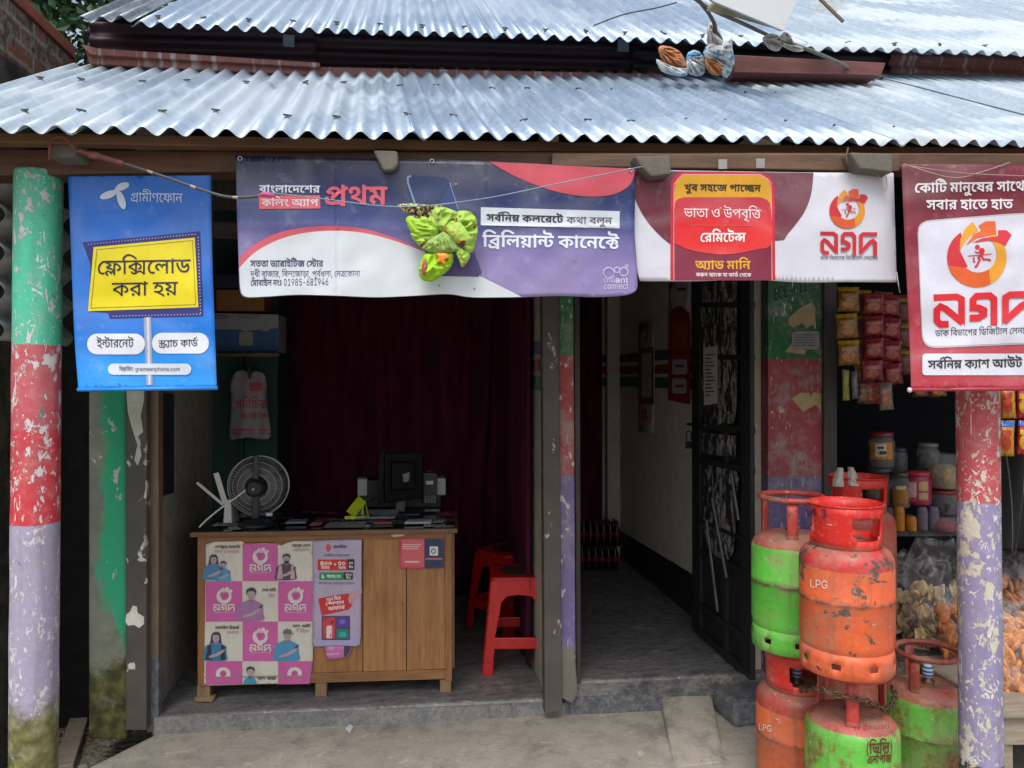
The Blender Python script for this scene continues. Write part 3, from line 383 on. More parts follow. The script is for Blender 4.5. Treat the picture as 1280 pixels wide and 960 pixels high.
[[441,132,-34,0,-62,7,-56,14,-27,8,-28,8,-34,7,-11,0,-16,0,-14,-6,1,-6,0,-5,14,-10,17,-5,-83,-41,-30,13,-46,33,1,22,0,20,42,25,64,12,33,0,32,0,48,-5,42,-8,19,-6,42,-12,46,-9,25,0,26,0,28,14,1,15,0,16,-40,28,-29,10,141,9,16,-8,30,-22,22,-29,1,-17,0,-21,-38,-33,-76,-18],[71,290,93,-5,64,-13,62,-33,1,-28,0,-4,-2,-10,-1,-4,-129,1,2,5,2,10,1,4,0,19,-58,29,-57,5],[685,311,1,-56,-693,0,1,56],[243,117,56,0,94,-21,84,-38,41,-27,-63,-31,-24,15,-62,29,-64,19,-31,0,-16,0,-18,-7,1,-6,0,-5,14,-9,19,-4,-53,-45,-30,6,-52,19,-32,28,1,19,0,17,36,26,64,15],[587,181,1,-182,-135,0,1,38,3,25,0,12,-2,24,1,13,1,68]],
[[605,311,1,-56,-387,0,1,-146,0,-16,8,-16,9,-4,14,-7,31,0,28,0,48,11,27,12,20,10,26,22,1,12,0,9,-24,12,-25,0,-14,0,-20,-1,-9,-1,-17,55,22,3,46,3,29,0,54,0,66,-19,28,-30,1,-18,0,-28,-46,-47,-37,-19,-40,-20,-104,-22,-59,0,-52,0,-62,10,-21,10,-22,9,-30,35,1,36,1,145,-89,0,1,56],[379,311,0,15,-30,14,-37,0,-71,0,-78,0,-96,14,-25,15,-20,11,-16,28,1,19,0,7,2,13,3,9,131,-4,-2,-4,0,-7,1,-3,0,-11,8,-16,13,-5,10,-5,34,-5,39,0,79,0,58,0,70,-9,25,-11,20,-10,20,-31,3,-24]],
[[667,311,1,-38,-103,0,1,-273,-85,0,-38,28,-104,47,-132,34,-83,7,-23,48,53,-16,86,-8,126,-30,92,-38,29,-20,0,12,-2,23,1,13,1,244,63,0,25,-33],[215,312,64,0,86,-21,42,-37,1,-23,0,-39,-128,-50,-111,-6,-51,5,-19,23,82,4,100,18,42,28,1,18,0,20,-54,23,-51,0,-48,0,-40,-19,1,-10,0,-7,14,-12,19,-5,-47,-32,-20,6,-32,16,-18,21,1,14,0,18,40,30,80,17]],
[[-287,-133,-28,0,-66,12,-46,25,1,21,0,26,78,31,73,0,64,0,116,-22,120,-40,69,-26,-49,-30,-66,28,-108,37,-98,19,-47,0,-34,0,-36,-13,1,-11,0,-13,38,-11,25,0,36,0,42,15,24,22,8,24,1,9,1,35,85,0,1,-27,0,-14,-12,-38,-40,-35,-78,-24]],
[[713,311,1,-56,-93,0,1,-255,-135,9,-48,24,-100,36,-120,24,-73,7,-51,61,94,25,216,46,107,14,-17,-16,1,25,-495,0,1,56],[483,197,21,-11,-64,-9,-114,-24,-63,-15,42,-4,84,-18,80,-27,39,-19,-19,-5,0,11,-2,26,1,15],[619,-58,-135,0,-12,14,-50,13,-41,0,-24,0,-52,-4,-58,-4,-31,0,-28,0,-64,6,-56,18,-36,34,1,28,0,7,4,19,5,7,131,-7,-2,-5,-4,-10,1,-6,0,-20,46,-14,35,0,26,0,42,3,40,4,23,0,34,0,52,-14,27,-13,1,37,137,-2]],
[[677,311,1,-56,-95,0,1,-255,-135,0,-40,25,-108,33,-134,21,-83,6,-47,58,28,8,60,17,66,17,33,7,-42,12,-96,18,-55,4,39,43,41,-14,-109,0,1,56],[445,255,-281,0,17,3,34,-5,60,-16,52,-18,23,-10,13,-45,-28,-6,-56,-13,-56,-13,-25,-8,-1,4,44,-3,106,-19,100,-32,31,-20,-17,-5,-6,13,-2,26,1,15],[173,-14,-32,0,-44,21,1,16,0,16,44,22,33,0,32,0,40,-21,1,-17,0,-16,-40,-21]],
[[191,224,50,0,72,-14,76,-27,51,-21,-71,-36,-36,17,-76,23,-39,0,-20,0,-26,-9,1,-9,0,-9,26,-13,31,-6,-57,-56,-64,13,-74,46,1,27,0,26,48,32,74,16],[893,311,1,-56,-389,0,1,-146,0,-16,8,-16,9,-4,14,-7,31,0,28,0,48,11,27,12,22,10,24,22,1,12,0,9,-24,12,-25,0,-12,0,-22,-1,-7,-1,-19,55,22,3,46,3,29,0,54,0,66,-19,30,-30,1,-18,0,-28,-46,-47,-37,-19,-42,-20,-104,-22,-59,0,-52,0,-62,10,-21,10,-22,9,-30,35,1,36,1,58,5,5,-2,12,-2,23,1,11,1,36,-375,0,1,56],[667,311,-2,15,-30,14,-35,0,-73,0,-78,0,-94,14,-27,15,-18,11,-18,28,1,19,0,7,2,13,5,9,129,-4,-2,-4,0,-7,1,-3,0,-11,8,-16,13,-5,10,-5,34,-5,39,0,79,0,58,0,70,-9,25,-11,20,-10,20,-31,3,-24]],
[[457,-7,-100,0,-108,41,1,33,0,19,26,27,17,14,29,22,12,10,14,16,6,19,1,14,1,20,3,5,1,28,135,0,1,-57,0,-16,-6,-25,-20,-25,-19,-14,-33,-25,-6,-5,-10,-9,-6,-8,1,-5,0,-9,24,-10,38,-5,21,0,40,0,52,8,30,15,1,10,0,4,-6,8,-5,2,123,25,16,-12,14,-20,1,-13,0,-22,-60,-37,-120,-23],[363,196,-36,-5,-76,-14,-72,-14,-29,-8,-5,9,50,-4,90,-19,37,-12,-43,-42,-28,9,-64,14,-72,10,-45,3,-47,59,54,13,114,25,114,20,57,7],[561,109,-10,0,-28,1,-11,1,7,49,4,-1,12,0,5,0,16,0,16,7,1,5,0,8,-30,13,-52,9,-37,3,1,50,74,-4,114,-22,64,-37,1,-26,0,-19,-36,-24,-62,-13],[-9,255,1,56,791,0,1,-56],[555,311,-2,15,-30,14,-37,0,-103,0,-76,0,-96,14,-27,15,-18,11,-18,28,1,19,0,7,2,13,5,9,129,-4,0,-4,-2,-7,1,-3,0,-11,10,-16,11,-5,12,-5,34,-5,37,0,111,0,58,0,70,-9,25,-11,20,-10,20,-31,3,-24]],
[[433,16,-94,0,-158,36,-122,87,-41,74,129,18,30,-54,76,-69,100,-33,67,0,38,0,56,7,36,15,20,22,1,14,0,16,-24,22,-40,11,-21,0,-22,0,-30,-11,1,-12,0,-5,4,-11,5,-5,-129,-10,-10,12,-8,20,1,7,0,26,52,30,82,14,47,0,76,0,104,-29,54,-49,1,-32,0,-30,-56,-51,-118,-30],[747,311,1,-56,-755,0,1,56]],
[[445,14,-70,0,-128,19,-110,45,-88,77,-31,58,129,18,34,-60,84,-69,104,-29,69,0,46,0,66,14,36,26,1,19,0,13,-12,19,-20,16,-13,6,109,42,38,-26,36,-51,1,-28,0,-31,-62,-49,-122,-29],[411,127,-70,0,-78,33,1,28,0,12,12,22,9,9,123,-15,-4,-4,-6,-7,1,-5,0,-9,22,-8,17,0,18,0,32,6,30,16,19,13,115,10,7,-32,-34,-22,-72,-31,-82,-16],[763,311,1,-56,-771,0,1,56]],
[[355,311,-2,15,-28,14,-37,0,-57,0,-78,0,-94,14,-27,15,-18,11,-18,28,1,19,0,7,2,13,5,9,129,-4,-2,-4,0,-7,1,-3,0,-11,8,-16,13,-5,10,-5,34,-5,39,0,63,0,60,0,68,-9,25,-11,20,-10,22,-31,1,-24],[267,241,92,0,108,-27,50,-42,1,-22,0,-41,-104,-43,-91,-7,-23,20,50,-6,98,-18,96,-26,47,-16,-69,-48,-48,17,-106,28,-116,24,-130,18,-69,5,23,54,36,-4,68,-5,35,0,62,0,76,11,34,22,1,14,0,18,-54,21,-47,0,-28,0,-34,-5,-16,-10,1,-7,0,-3,4,-7,3,-2,-127,-9,-6,7,-8,20,1,9,0,18,50,27,90,15],[147,213,-6,16,-50,24,-45,6,79,22,47,-6,56,-11,50,-28,5,-22],[587,311,1,-56,-595,0,1,56]],
[[911,311,1,-56,-387,0,1,-146,0,-16,8,-16,9,-4,14,-7,31,0,28,0,48,11,27,12,20,10,26,22,1,12,0,9,-24,12,-25,0,-14,0,-20,-1,-9,-1,-17,55,22,3,46,3,29,0,54,0,64,-19,30,-30,1,-18,0,-28,-46,-47,-37,-19,-40,-20,-104,-22,-59,0,-54,0,-60,10,-21,10,-22,9,-30,35,1,36,1,145,-89,0,1,56],[685,311,0,13,-28,11,-31,0,-119,0,-76,0,-96,15,-27,15,-18,10,-16,29,1,18,0,7,2,16,5,8,125,-7,0,-4,-2,-8,1,-4,0,-14,10,-16,11,-5,12,-5,42,-8,41,0,69,0,54,0,62,0,40,-1,19,-1,32,-13,28,-37,1,-19],[317,311,1,-56,-95,0,1,-255,-135,0,1,255,-93,0,1,56,97,0,-16,9,-36,23,-13,10,50,40,100,46,112,19,71,0,58,0,118,-14,140,-34,87,-30,-71,-39,-58,19,-90,25,-70,14,-64,6,-33,0,-50,0,-74,-18,-52,-28,-19,-15,10,-8,24,-18,13,-7]],
[[443,14,-72,0,-126,20,-108,45,-88,77,-31,57,129,18,34,-60,82,-69,106,-29,69,0,72,0,60,26,1,19,0,16,-16,22,-7,8,97,-3,-32,-14,-62,-22,-72,-12,-49,0,-44,0,-70,14,-38,30,1,23,0,20,44,38,59,17,-18,0,-34,0,-19,0,-309,0,1,56,1023,0,1,-56,-287,0,-28,0,-74,1,-27,1,-60,-10,-84,-24,-44,-24,1,-11,0,-10,20,-9,17,0,26,0,40,11,27,9,151,-22,6,-10,10,-25,1,-14,0,-25,-50,-48,-114,-31],[907,97,0,-19,16,-46,17,-24,-133,-14,-18,27,-18,50,1,30,0,18,12,36,11,15,-74,6,-108,23,-72,33,-25,21,143,7,12,-9,44,-16,72,-10,55,0,10,0,22,1,17,0,63,-50,-18,-17,-20,-38]],
[[411,311,1,-56,-57,0,-34,-9,-62,-25,-48,-31,-28,-37,1,-21,0,-30,36,-33,52,-14,29,0,18,0,34,4,21,5,51,-51,-32,-9,-64,-6,-35,0,-74,0,-110,30,-60,59,1,43,0,30,38,56,68,47,90,36,53,12]],
[[195,51,-30,0,-58,10,-52,26,-25,23,95,29,18,-16,28,-13,21,0,12,0,22,6,32,21,25,23,25,12,26,25,50,20,35,0,28,0,42,-12,27,-12,21,-33,-13,-25,-20,12,-32,14,-13,0,-12,0,-20,-7,-28,-21,-25,-21,-28,-22,-50,-27,-54,-12],[241,122,-8,31,-20,36,-23,10,-24,11,-78,10,-61,3,39,59,75,-19,56,-5,70,-14,40,-21,18,-33,5,-23],[1013,311,1,-56,-387,0,1,-146,0,-16,8,-16,9,-4,12,-7,33,0,28,0,48,11,25,12,22,10,24,22,1,12,0,9,-24,12,-23,0,-12,0,-22,-1,-9,-1,-17,55,22,3,44,3,31,0,54,0,64,-19,30,-30,1,-18,0,-28,-46,-47,-37,-19,-40,-20,-104,-22,-59,0,-54,0,-62,10,-19,10,-22,9,-30,35,1,36,1,80,3,5,0,11,-2,24,1,11,1,14,-497,0,1,56],[787,311,0,15,-30,14,-37,0,-73,0,-76,0,-96,14,-25,15,-20,11,-16,28,1,19,0,7,2,13,3,9,129,-4,0,-4,-2,-7,1,-3,0,-11,10,-16,11,-5,12,-5,34,-5,39,0,77,0,60,0,68,-9,25,-11,20,-10,22,-31,3,-24]],
[[619,311,1,-38,-451,0,1,-148,-15,10,40,22,100,39,120,32,69,13,69,-33,-18,-17,-22,-32,-10,-35,1,-22,0,-23,16,-46,19,-28,-81,-9,-20,29,-18,55,1,29,0,21,12,35,20,29,13,10,17,-6,-56,-12,-110,-34,-104,-42,-51,-27,-67,23,1,167,-89,0,1,38]],
[[611,311,1,-38,-101,0,1,-273,-85,0,-30,30,-106,49,-134,34,-77,6,-39,49,96,29,206,47,109,16,-21,-20,1,71],[423,231,23,-13,-76,-12,-160,-35,-69,-21,52,-6,118,-27,100,-42,31,-28,-11,-1,-2,12,-2,23,1,16],[241,314,12,0,28,-1,15,-1,-5,-38,-6,0,-16,1,-13,0,-28,0,-32,-12,1,-10,0,-13,46,-18,57,-10,-61,-25,-38,9,-58,22,-30,26,1,17,0,13,28,25,58,15]],
[[407,29,-60,0,-110,21,-98,46,-80,78,-29,56,83,11,34,-61,84,-76,110,-34,71,0,74,0,74,31,1,31,0,15,-16,22,-7,8,65,-1,-28,-14,-62,-23,-68,-13,-43,0,-38,0,-62,15,-34,29,1,20,0,22,58,44,73,18,-20,-1,-48,0,-23,0,-307,0,1,38,949,0,1,-38,-309,0,-24,0,-44,1,-17,0,-80,-17,-86,-30,-32,-26,1,-11,0,-14,32,-11,19,0,36,0,58,16,37,16,97,-17,8,-10,12,-29,1,-15,0,-25,-46,-44,-102,-28],[817,102,0,-24,16,-45,19,-28,-81,-9,-18,29,-20,55,1,30,0,25,18,41,13,15,-76,1,-108,19,-72,34,-23,24,87,8,14,-14,48,-22,78,-12,57,0,14,0,26,1,15,0,43,-37,-22,-21,-20,-43]],
[[53,-88,45,139,101,0,-75,-139]],
[[727,311,1,-38,-363,0,1,-86,0,-14,18,-13,19,0,18,0,40,12,46,25,27,19,69,5,32,-23,36,-50,1,-26,0,-31,-56,-50,-110,-29,-77,0,-66,0,-116,22,-98,51,-80,83,-31,62,83,11,36,-68,86,-83,112,-37,71,0,80,0,84,38,1,32,0,22,-24,31,-19,10,55,9,-30,-25,-66,-33,-64,-16,-31,0,-24,0,-42,7,-13,6,-16,8,-22,26,1,29,1,76,-287,0,1,38],[365,-77,-26,0,-36,17,1,14,0,13,36,18,27,0,26,0,36,-18,1,-13,0,-14,-36,-17]],
[[735,311,1,-38,-103,0,1,-273,-85,0,1,198,21,-31,-40,28,-66,41,-62,27,-62,12,-35,0,-40,0,-64,-15,-54,-25,-23,-15,-7,1,16,5,34,6,23,0,56,0,52,-31,1,-22,0,-6,-2,-10,-1,-3,-17,3,12,7,22,12,26,12,15,7,123,57,55,-29,-285,-134,-63,30,85,40,-35,-23,-31,-11,16,8,20,20,1,12,0,12,-30,14,-25,0,-16,0,-30,-4,-15,-5,-79,38,42,26,84,40,92,22,55,0,56,0,88,-20,84,-40,47,-30,-15,0,-4,12,-2,28,1,15,1,65,63,0,23,-33]],
[[-179,-122,-32,0,-62,11,-40,24,1,19,0,25,80,25,57,1,1,22,85,0,1,-32,-35,-25,-6,1,-20,0,-9,0,-32,0,-36,-9,1,-10,0,-9,32,-10,25,0,42,0,68,21,31,18,46,-10,110,-30,47,-16,-45,-30,-36,14,-74,22,-29,7,-20,-9,-48,-13,-56,-7]],
[[477,262,38,0,52,-7,19,-7,20,-8,22,-25,1,-23,1,-192,-83,0,-10,22,-48,19,-35,0,-34,0,-58,-4,-64,-4,-41,0,-30,0,-74,7,-62,20,-40,38,1,32,0,11,6,25,5,9,85,-6,-4,-8,-4,-17,1,-12,0,-26,38,-26,58,-7,29,0,36,0,56,4,54,4,31,0,36,0,56,-12,21,-15,1,134,0,13,-8,13,-9,3,-8,4,-24,3,-17,0,-28,0,-50,-11,-17,-8,-20,-8,-24,-19,1,-9,0,-7,18,-11,31,0,12,0,22,1,11,1,9,-37,-12,-2,-34,-2,-23,0,-46,0,-70,25,1,28,0,16,36,35,33,14,32,14,80,18],[731,311,1,-38,-739,0,1,38]],
[[65,237,0,22,40,33,72,19,45,0,44,0,70,-19,42,-33,1,-22,0,-22,-42,-34,-70,-19,-43,0,-44,0,-72,19,-40,34],[167,237,0,-12,30,-15,25,0,22,0,30,15,1,12,0,11,-30,15,-21,0,-22,0,-32,-15],[65,75,0,22,40,33,72,19,45,0,44,0,70,-19,42,-33,1,-22,0,-23,-42,-33,-70,-19,-43,0,-44,0,-72,18,-40,35],[167,75,0,-12,30,-15,25,0,22,0,30,15,1,11,0,12,-30,15,-21,0,-22,0,-32,-15]],
[[325,-5,-80,0,-116,44,-58,84,1,59,0,59,60,83,114,45,81,0,80,0,116,-45,60,-83,1,-59,0,-59,-60,-84,-114,-44],[325,36,54,0,74,34,38,65,1,47,0,46,-38,66,-74,34,-53,0,-54,0,-74,-34,-38,-66,1,-46,0,-47,38,-65,74,-34]],
[[111,0,1,39,451,0,1,-39],[397,364,1,-364,-91,0,1,321,-3,0,-175,-65,1,49,159,59]],
[[325,369,68,0,104,-31,60,-55,1,-35,0,-26,-46,-57,-57,-44,-163,-121,-99,0,243,177,9,0,-8,-10,-38,-17,-50,-10,-29,0,-66,0,-98,28,-56,50,1,34,0,34,60,52,106,31],[325,329,-42,0,-64,-20,-36,-35,1,-22,0,-23,36,-34,64,-20,43,0,42,0,64,19,38,35,1,22,0,23,-38,35,-64,20]],
[[325,-5,-74,0,-112,26,-64,46,1,30,0,23,38,39,64,26,41,4,1,2,-52,7,-64,45,1,29,0,28,58,44,100,25,67,0,64,0,100,-25,58,-44,1,-28,0,-29,-62,-45,-51,-7,1,-2,40,-4,64,-26,38,-39,1,-23,0,-30,-64,-46,-114,-26],[325,35,48,0,70,16,38,29,1,19,0,20,-40,31,-72,18,-43,0,-46,0,-72,-18,-40,-31,1,-20,0,-19,38,-29,70,-16],[325,207,38,0,60,15,34,28,1,19,0,18,-32,27,-60,15,-39,0,-40,0,-60,-15,-34,-27,1,-18,0,-19,34,-28,60,-15]],
[[317,-5,-64,0,-102,25,-60,44,-3,28,91,0,4,-16,38,-26,60,-14,39,0,44,0,68,20,40,37,1,22,0,24,-42,37,-70,21,-45,0,-34,0,-70,-10,-19,-9,-87,6,45,180,383,0,1,-41,-303,0,-25,-106,5,0,22,9,70,12,37,0,50,0,84,-18,64,-33,34,-44,1,-27,0,-35,-62,-54,-110,-32]],
[[483,176,1,-41,-317,0,1,41]],
[[325,-5,-68,0,-104,31,-60,54,1,35,0,26,46,58,59,43,165,122,101,0,-241,-178,-9,0,10,11,38,16,50,10,31,0,66,0,98,-27,56,-50,1,-34,0,-34,-60,-53,-104,-30],[325,35,42,0,64,20,36,35,1,22,0,23,-36,34,-64,20,-41,0,-42,0,-64,-20,-38,-34,1,-22,0,-23,38,-35,64,-20]],
[[61,74,1,38,289,252,93,0,-281,-246,1,-3,431,0,1,-41],[403,0,1,85,1,18,1,124,89,0,1,-227]],
[[331,-6,-52,0,-62,18,-34,23,-9,7,-9,0,1,-42,-83,0,1,364,89,0,1,-135,7,0,10,8,32,22,62,17,55,0,68,0,104,-34,60,-63,1,-43,0,-44,-60,-63,-104,-35],[319,33,50,0,70,28,34,47,1,28,0,29,-34,45,-68,27,-51,0,-50,0,-70,-25,-34,-45,1,-31,0,-30,36,-46,68,-27]],
[[79,0,1,273,89,0,1,-273],[123,318,-26,0,-36,17,1,12,0,12,36,17,27,0,24,0,38,-17,1,-12,0,-12,-38,-17]],
[[201,-2,-62,0,-60,33,1,30,1,303,89,0,1,-292,0,-19,18,-16,27,0,14,0,16,1,7,1,19,-37,-12,-2,-34,-2]],
[[293,273,1,-38,-281,0,1,38],[93,338,89,0,1,-267,0,-19,30,-16,35,0,8,0,26,2,13,1,19,-38,-14,-2,-36,-2,-15,0,-72,0,-78,37,1,33]],
[[765,311,1,-56,-95,0,1,-255,-135,0,-34,21,-76,33,-88,23,-102,17,-61,5,-33,59,65,-13,94,-5,122,-22,82,-28,37,-16,0,12,-2,23,1,13,1,222,113,0,25,-33],[479,231,0,-27,-50,-45,-104,-30,-83,-5,-83,10,-19,24,70,7,94,18,46,24,1,17,0,15,-40,22,-25,9,131,42,28,-15,40,-42],[193,210,-68,0,-80,33,1,29,0,11,12,22,9,9,123,-14,-4,-4,-4,-8,1,-5,0,-8,20,-8,19,0,18,0,30,6,32,15,19,14,97,10,13,-19,-30,-26,-64,-37,-80,-20]],
[[-305,-133,-36,0,-74,13,-50,27,1,22,0,28,84,33,81,0,72,0,124,-18,124,-37,75,-28,-73,-43,-58,27,-104,36,-96,18,-43,0,-30,0,-26,-10,1,-8,0,-9,22,-7,23,0,24,0,30,11,16,18,6,21,1,9,1,38,137,0,1,-24,0,-16,-16,-40,-46,-37,-88,-24]],
[[267,241,92,0,108,-27,50,-42,1,-22,0,-41,-104,-43,-91,-7,-23,20,50,-6,98,-18,96,-26,47,-16,-69,-48,-48,17,-106,28,-116,24,-130,18,-69,5,23,54,36,-4,68,-5,35,0,62,0,76,11,34,22,1,14,0,18,-54,21,-47,0,-28,0,-34,-5,-16,-10,1,-7,0,-3,4,-7,3,-2,-127,-9,-6,7,-8,20,1,9,0,18,50,27,90,15],[147,213,-6,16,-50,24,-45,6,79,22,47,-6,56,-11,50,-28,5,-22],[587,311,1,-56,-595,0,1,56]],
[[387,311,1,-56,-177,0,1,-17,-3,-28,2,-3,2,-21,1,-12,1,-33,0,-15,22,-11,23,0,22,0,46,8,19,6,16,5,20,14,1,7,0,8,-20,4,-11,0,-9,0,-30,0,-42,7,-17,6,-12,5,-24,11,-9,7,11,49,14,-8,38,-14,52,-8,39,0,29,0,18,0,30,-2,24,-4,9,-3,20,-7,20,-21,1,-14,0,-14,-18,-33,-25,-16,-36,-25,-120,-24,-65,0,-40,0,-56,10,-17,8,-18,8,-24,28,1,31,1,111,-83,0,1,56],[983,146,0,-29,-46,-41,-76,-27,-94,-15,-51,-2,-23,28,56,-3,114,-8,116,-13,59,-11,-33,-53,-98,16,-184,21,-178,11,-89,2,13,56,26,-2,72,-3,45,0,86,0,108,17,48,31,1,21,0,23,-64,24,-63,0,-4,0,-14,0,-7,-1,-11,47,12,1,34,0,21,0,70,0,92,-18,52,-28,22,-31],[541,95,-52,0,-68,16,-19,13,-14,9,-14,24,1,21,1,8,1,8,1,67,129,0,1,-18,-1,-32,2,-7,0,-11,1,-4,1,-14,0,-10,6,-9,5,-2,10,-7,31,0,30,0,48,9,30,14,1,7,0,5,-16,6,-15,0,-25,0,-44,0,-74,20,-29,16,19,44,18,-10,40,-15,50,-8,35,0,87,0,12,0,12,-7,15,-3,22,-6,30,-19,1,-16,0,-25,-64,-40,-112,-24],[1047,311,1,-56,-685,0,1,56]],
[[425,20,-64,0,-116,21,-102,49,-82,80,-31,60,83,11,36,-65,90,-79,114,-36,73,0,52,0,74,19,40,32,1,21,0,15,-12,23,-22,19,-11,7,57,40,38,-28,36,-51,1,-26,0,-32,-58,-50,-108,-30],[389,140,-64,0,-74,32,1,27,0,12,14,22,9,8,87,-12,-6,-5,-12,-14,1,-7,0,-13,30,-12,23,0,22,0,40,8,46,22,29,23,71,6,-5,-28,-28,-22,-62,-31,-70,-16],[737,311,1,-38,-745,0,1,38]],
[[513,314,80,0,86,-39,1,-34,0,-24,-50,-39,-86,-28,-57,-11,-31,39,64,10,74,29,1,23,0,18,-40,18,-37,0,-36,0,-60,-11,-50,-18,-26,-20,1,-8,0,-8,18,-11,35,-2,-21,-40,-60,5,-58,30,1,22,0,18,40,35,74,29,94,17],[689,112,0,-42,-124,-50,-105,0,-72,0,-128,24,-108,55,-90,88,-33,64,83,12,40,-71,100,-90,126,-41,85,0,60,0,82,26,1,27,0,19,-52,26,-37,9,87,18,44,-12,48,-38]],
[[509,311,0,20,-36,17,-41,0,-139,0,-68,0,-74,10,-23,10,-26,10,-26,31,1,20,0,7,2,13,3,7,83,-3,-2,-5,-2,-9,1,-4,0,-11,10,-17,11,-5,14,-8,48,-7,49,0,129,0,54,0,62,-8,25,-11,16,-8,18,-28,3,-21],[727,311,1,-38,-363,0,1,-86,0,-14,18,-13,19,0,18,0,40,12,46,25,27,19,69,5,32,-23,36,-50,1,-26,0,-31,-56,-50,-110,-29,-77,0,-66,0,-116,22,-98,51,-80,83,-31,62,83,11,36,-68,86,-83,112,-37,71,0,80,0,84,38,1,32,0,22,-24,31,-19,10,55,9,-30,-25,-66,-33,-64,-16,-31,0,-24,0,-42,7,-13,6,-16,8,-22,26,1,29,1,76,-287,0,1,38]],
[[-357,-39,40,9,82,19,88,18,45,7,27,-35,-34,-5,-72,-12,-66,-13,-23,-6,-11,7,74,-3,118,-17,92,-23,39,-12,-37,-31,-52,17,-102,22,-106,13,-59,3]],
[[497,262,76,0,82,-35,1,-31,0,-22,-48,-34,-84,-26,-53,-10,-31,38,62,10,70,23,1,20,0,14,-38,15,-37,0,-34,0,-58,-9,-46,-15,-26,-16,1,-7,0,-6,18,-9,31,-2,-21,-40,-56,5,-58,27,1,21,0,17,42,32,72,25,92,15],[665,85,0,-39,-122,-46,-103,0,-68,0,-122,21,-104,48,-86,80,-31,58,85,12,36,-64,90,-78,122,-36,81,0,60,0,78,22,1,24,0,16,-50,23,-35,7,85,18,44,-11,46,-34],[743,311,1,-38,-751,0,1,38]],
[[945,311,1,-56,-93,0,1,-255,-135,0,1,141,25,-21,-20,12,-30,13,-15,0,-12,0,-20,-7,-28,-21,-25,-21,-28,-22,-50,-28,-54,-12,-35,0,-30,0,-56,11,-54,25,-25,23,95,29,20,-16,26,-15,21,0,12,0,26,6,32,21,25,23,25,15,26,25,46,21,37,0,26,0,42,-13,27,-12,-13,-2,-2,10,-2,21,1,8,1,41,-723,0,1,56],[511,126,-39,-1,-8,30,-24,36,-19,9,-24,10,-76,11,-57,3,37,58,73,-18,56,-5,68,-15,36,-22,18,-32,5,-23],[195,209,64,0,106,-19,102,-37,57,-25,-57,-34,-34,14,-82,27,-86,17,-39,0,-26,0,-28,-9,1,-10,0,-9,26,-13,31,-6,-57,-56,-64,13,-74,46,1,28,0,25,48,33,76,15]],
[[755,311,1,-56,-345,0,1,-63,0,-7,10,-11,17,0,12,0,30,9,30,18,17,10,119,11,34,-24,34,-50,1,-28,0,-32,-60,-49,-122,-29,-89,0,-66,0,-124,19,-108,45,-90,79,-31,60,129,18,32,-59,84,-72,102,-32,63,0,70,0,80,32,1,28,0,20,-28,25,-17,10,107,4,-36,-24,-74,-31,-76,-14,-39,0,-34,0,-50,9,-17,10,-18,9,-16,30,1,24,1,55,-281,0,1,56]],
[[863,311,1,-56,-317,0,1,-132,-3,-20,2,-9,2,-22,1,-11,1,-61,-135,0,-36,27,-104,40,-126,27,-73,6,-51,61,92,25,218,46,105,14,-17,-16,1,25,-421,0,1,56],[409,197,23,-11,-66,-9,-114,-24,-63,-15,42,-4,88,-19,82,-31,35,-19,-19,-5,-2,11,-2,23,1,11],[677,63,-48,0,-80,21,-62,39,-27,29,77,28,10,-21,36,-28,44,-14,23,0,20,0,26,10,1,11,0,7,-16,13,-32,10,-27,4,41,57,54,-8,74,-26,38,-37,1,-23,0,-32,-78,-40],[171,-7,-32,0,-42,22,1,16,0,16,42,21,33,0,32,0,42,-21,1,-16,0,-16,-42,-22]],
[[485,0,1,211,23,-30,-34,23,-60,36,-56,23,-58,12,-33,0,-52,0,-64,-26,-23,-18,-13,-3,16,7,56,8,39,0,46,0,58,-18,26,-27,1,-14,0,-30,-80,-47,-83,-23,-55,39,56,12,78,28,1,19,0,11,-32,14,-29,0,-26,0,-44,-6,-25,-7,-85,34,32,26,72,39,84,21,51,0,48,0,84,-17,80,-35,41,-25,-21,5,-2,7,-2,28,1,15,1,52,61,0,25,-33,105,0,1,-38,-103,0,1,-273]],
[[683,311,1,-56,-93,0,1,-255,-135,0,-44,24,-110,34,-136,21,-83,6,-47,58,40,12,110,28,49,10,83,14,47,-40,-40,-9,-88,-20,-37,-10,40,-3,92,-16,94,-24,39,-17,-2,8,0,17,1,9,1,52,5,25,-2,10,-2,25,1,12,1,29,-461,0,1,56],[61,269,115,-10,56,-9,126,-29,120,-38,45,-23,-41,-48,-36,20,-112,36,-128,31,-128,22,-51,5]],
[[975,311,1,-56,-93,0,1,-255,-135,0,-30,26,-100,38,-47,13,61,43,38,-11,62,-23,21,-12,0,6,-2,11,0,12,1,6,1,146,-753,0,1,56],[401,40,-84,0,-144,32,-114,76,-43,65,131,18,30,-46,70,-59,88,-27,63,0,46,0,60,11,30,23,1,15,0,18,-40,21,-29,0,-22,0,-24,-11,1,-8,0,-4,4,-10,5,-3,-125,-10,-10,10,-8,18,1,7,0,24,46,29,76,13,43,0,70,0,100,-27,54,-45,1,-30,0,-27,-54,-45,-118,-28],[337,213,-4,16,-50,24,-47,6,79,22,47,-6,56,-11,50,-28,7,-22],[1281,311,1,-56,-93,0,1,-255,-135,0,1,221,-16,18,-36,16,-25,0,-13,0,1,56,23,0,20,0,38,-14,17,-17,-2,3,-2,18,1,6,1,37,113,0,23,-33]],
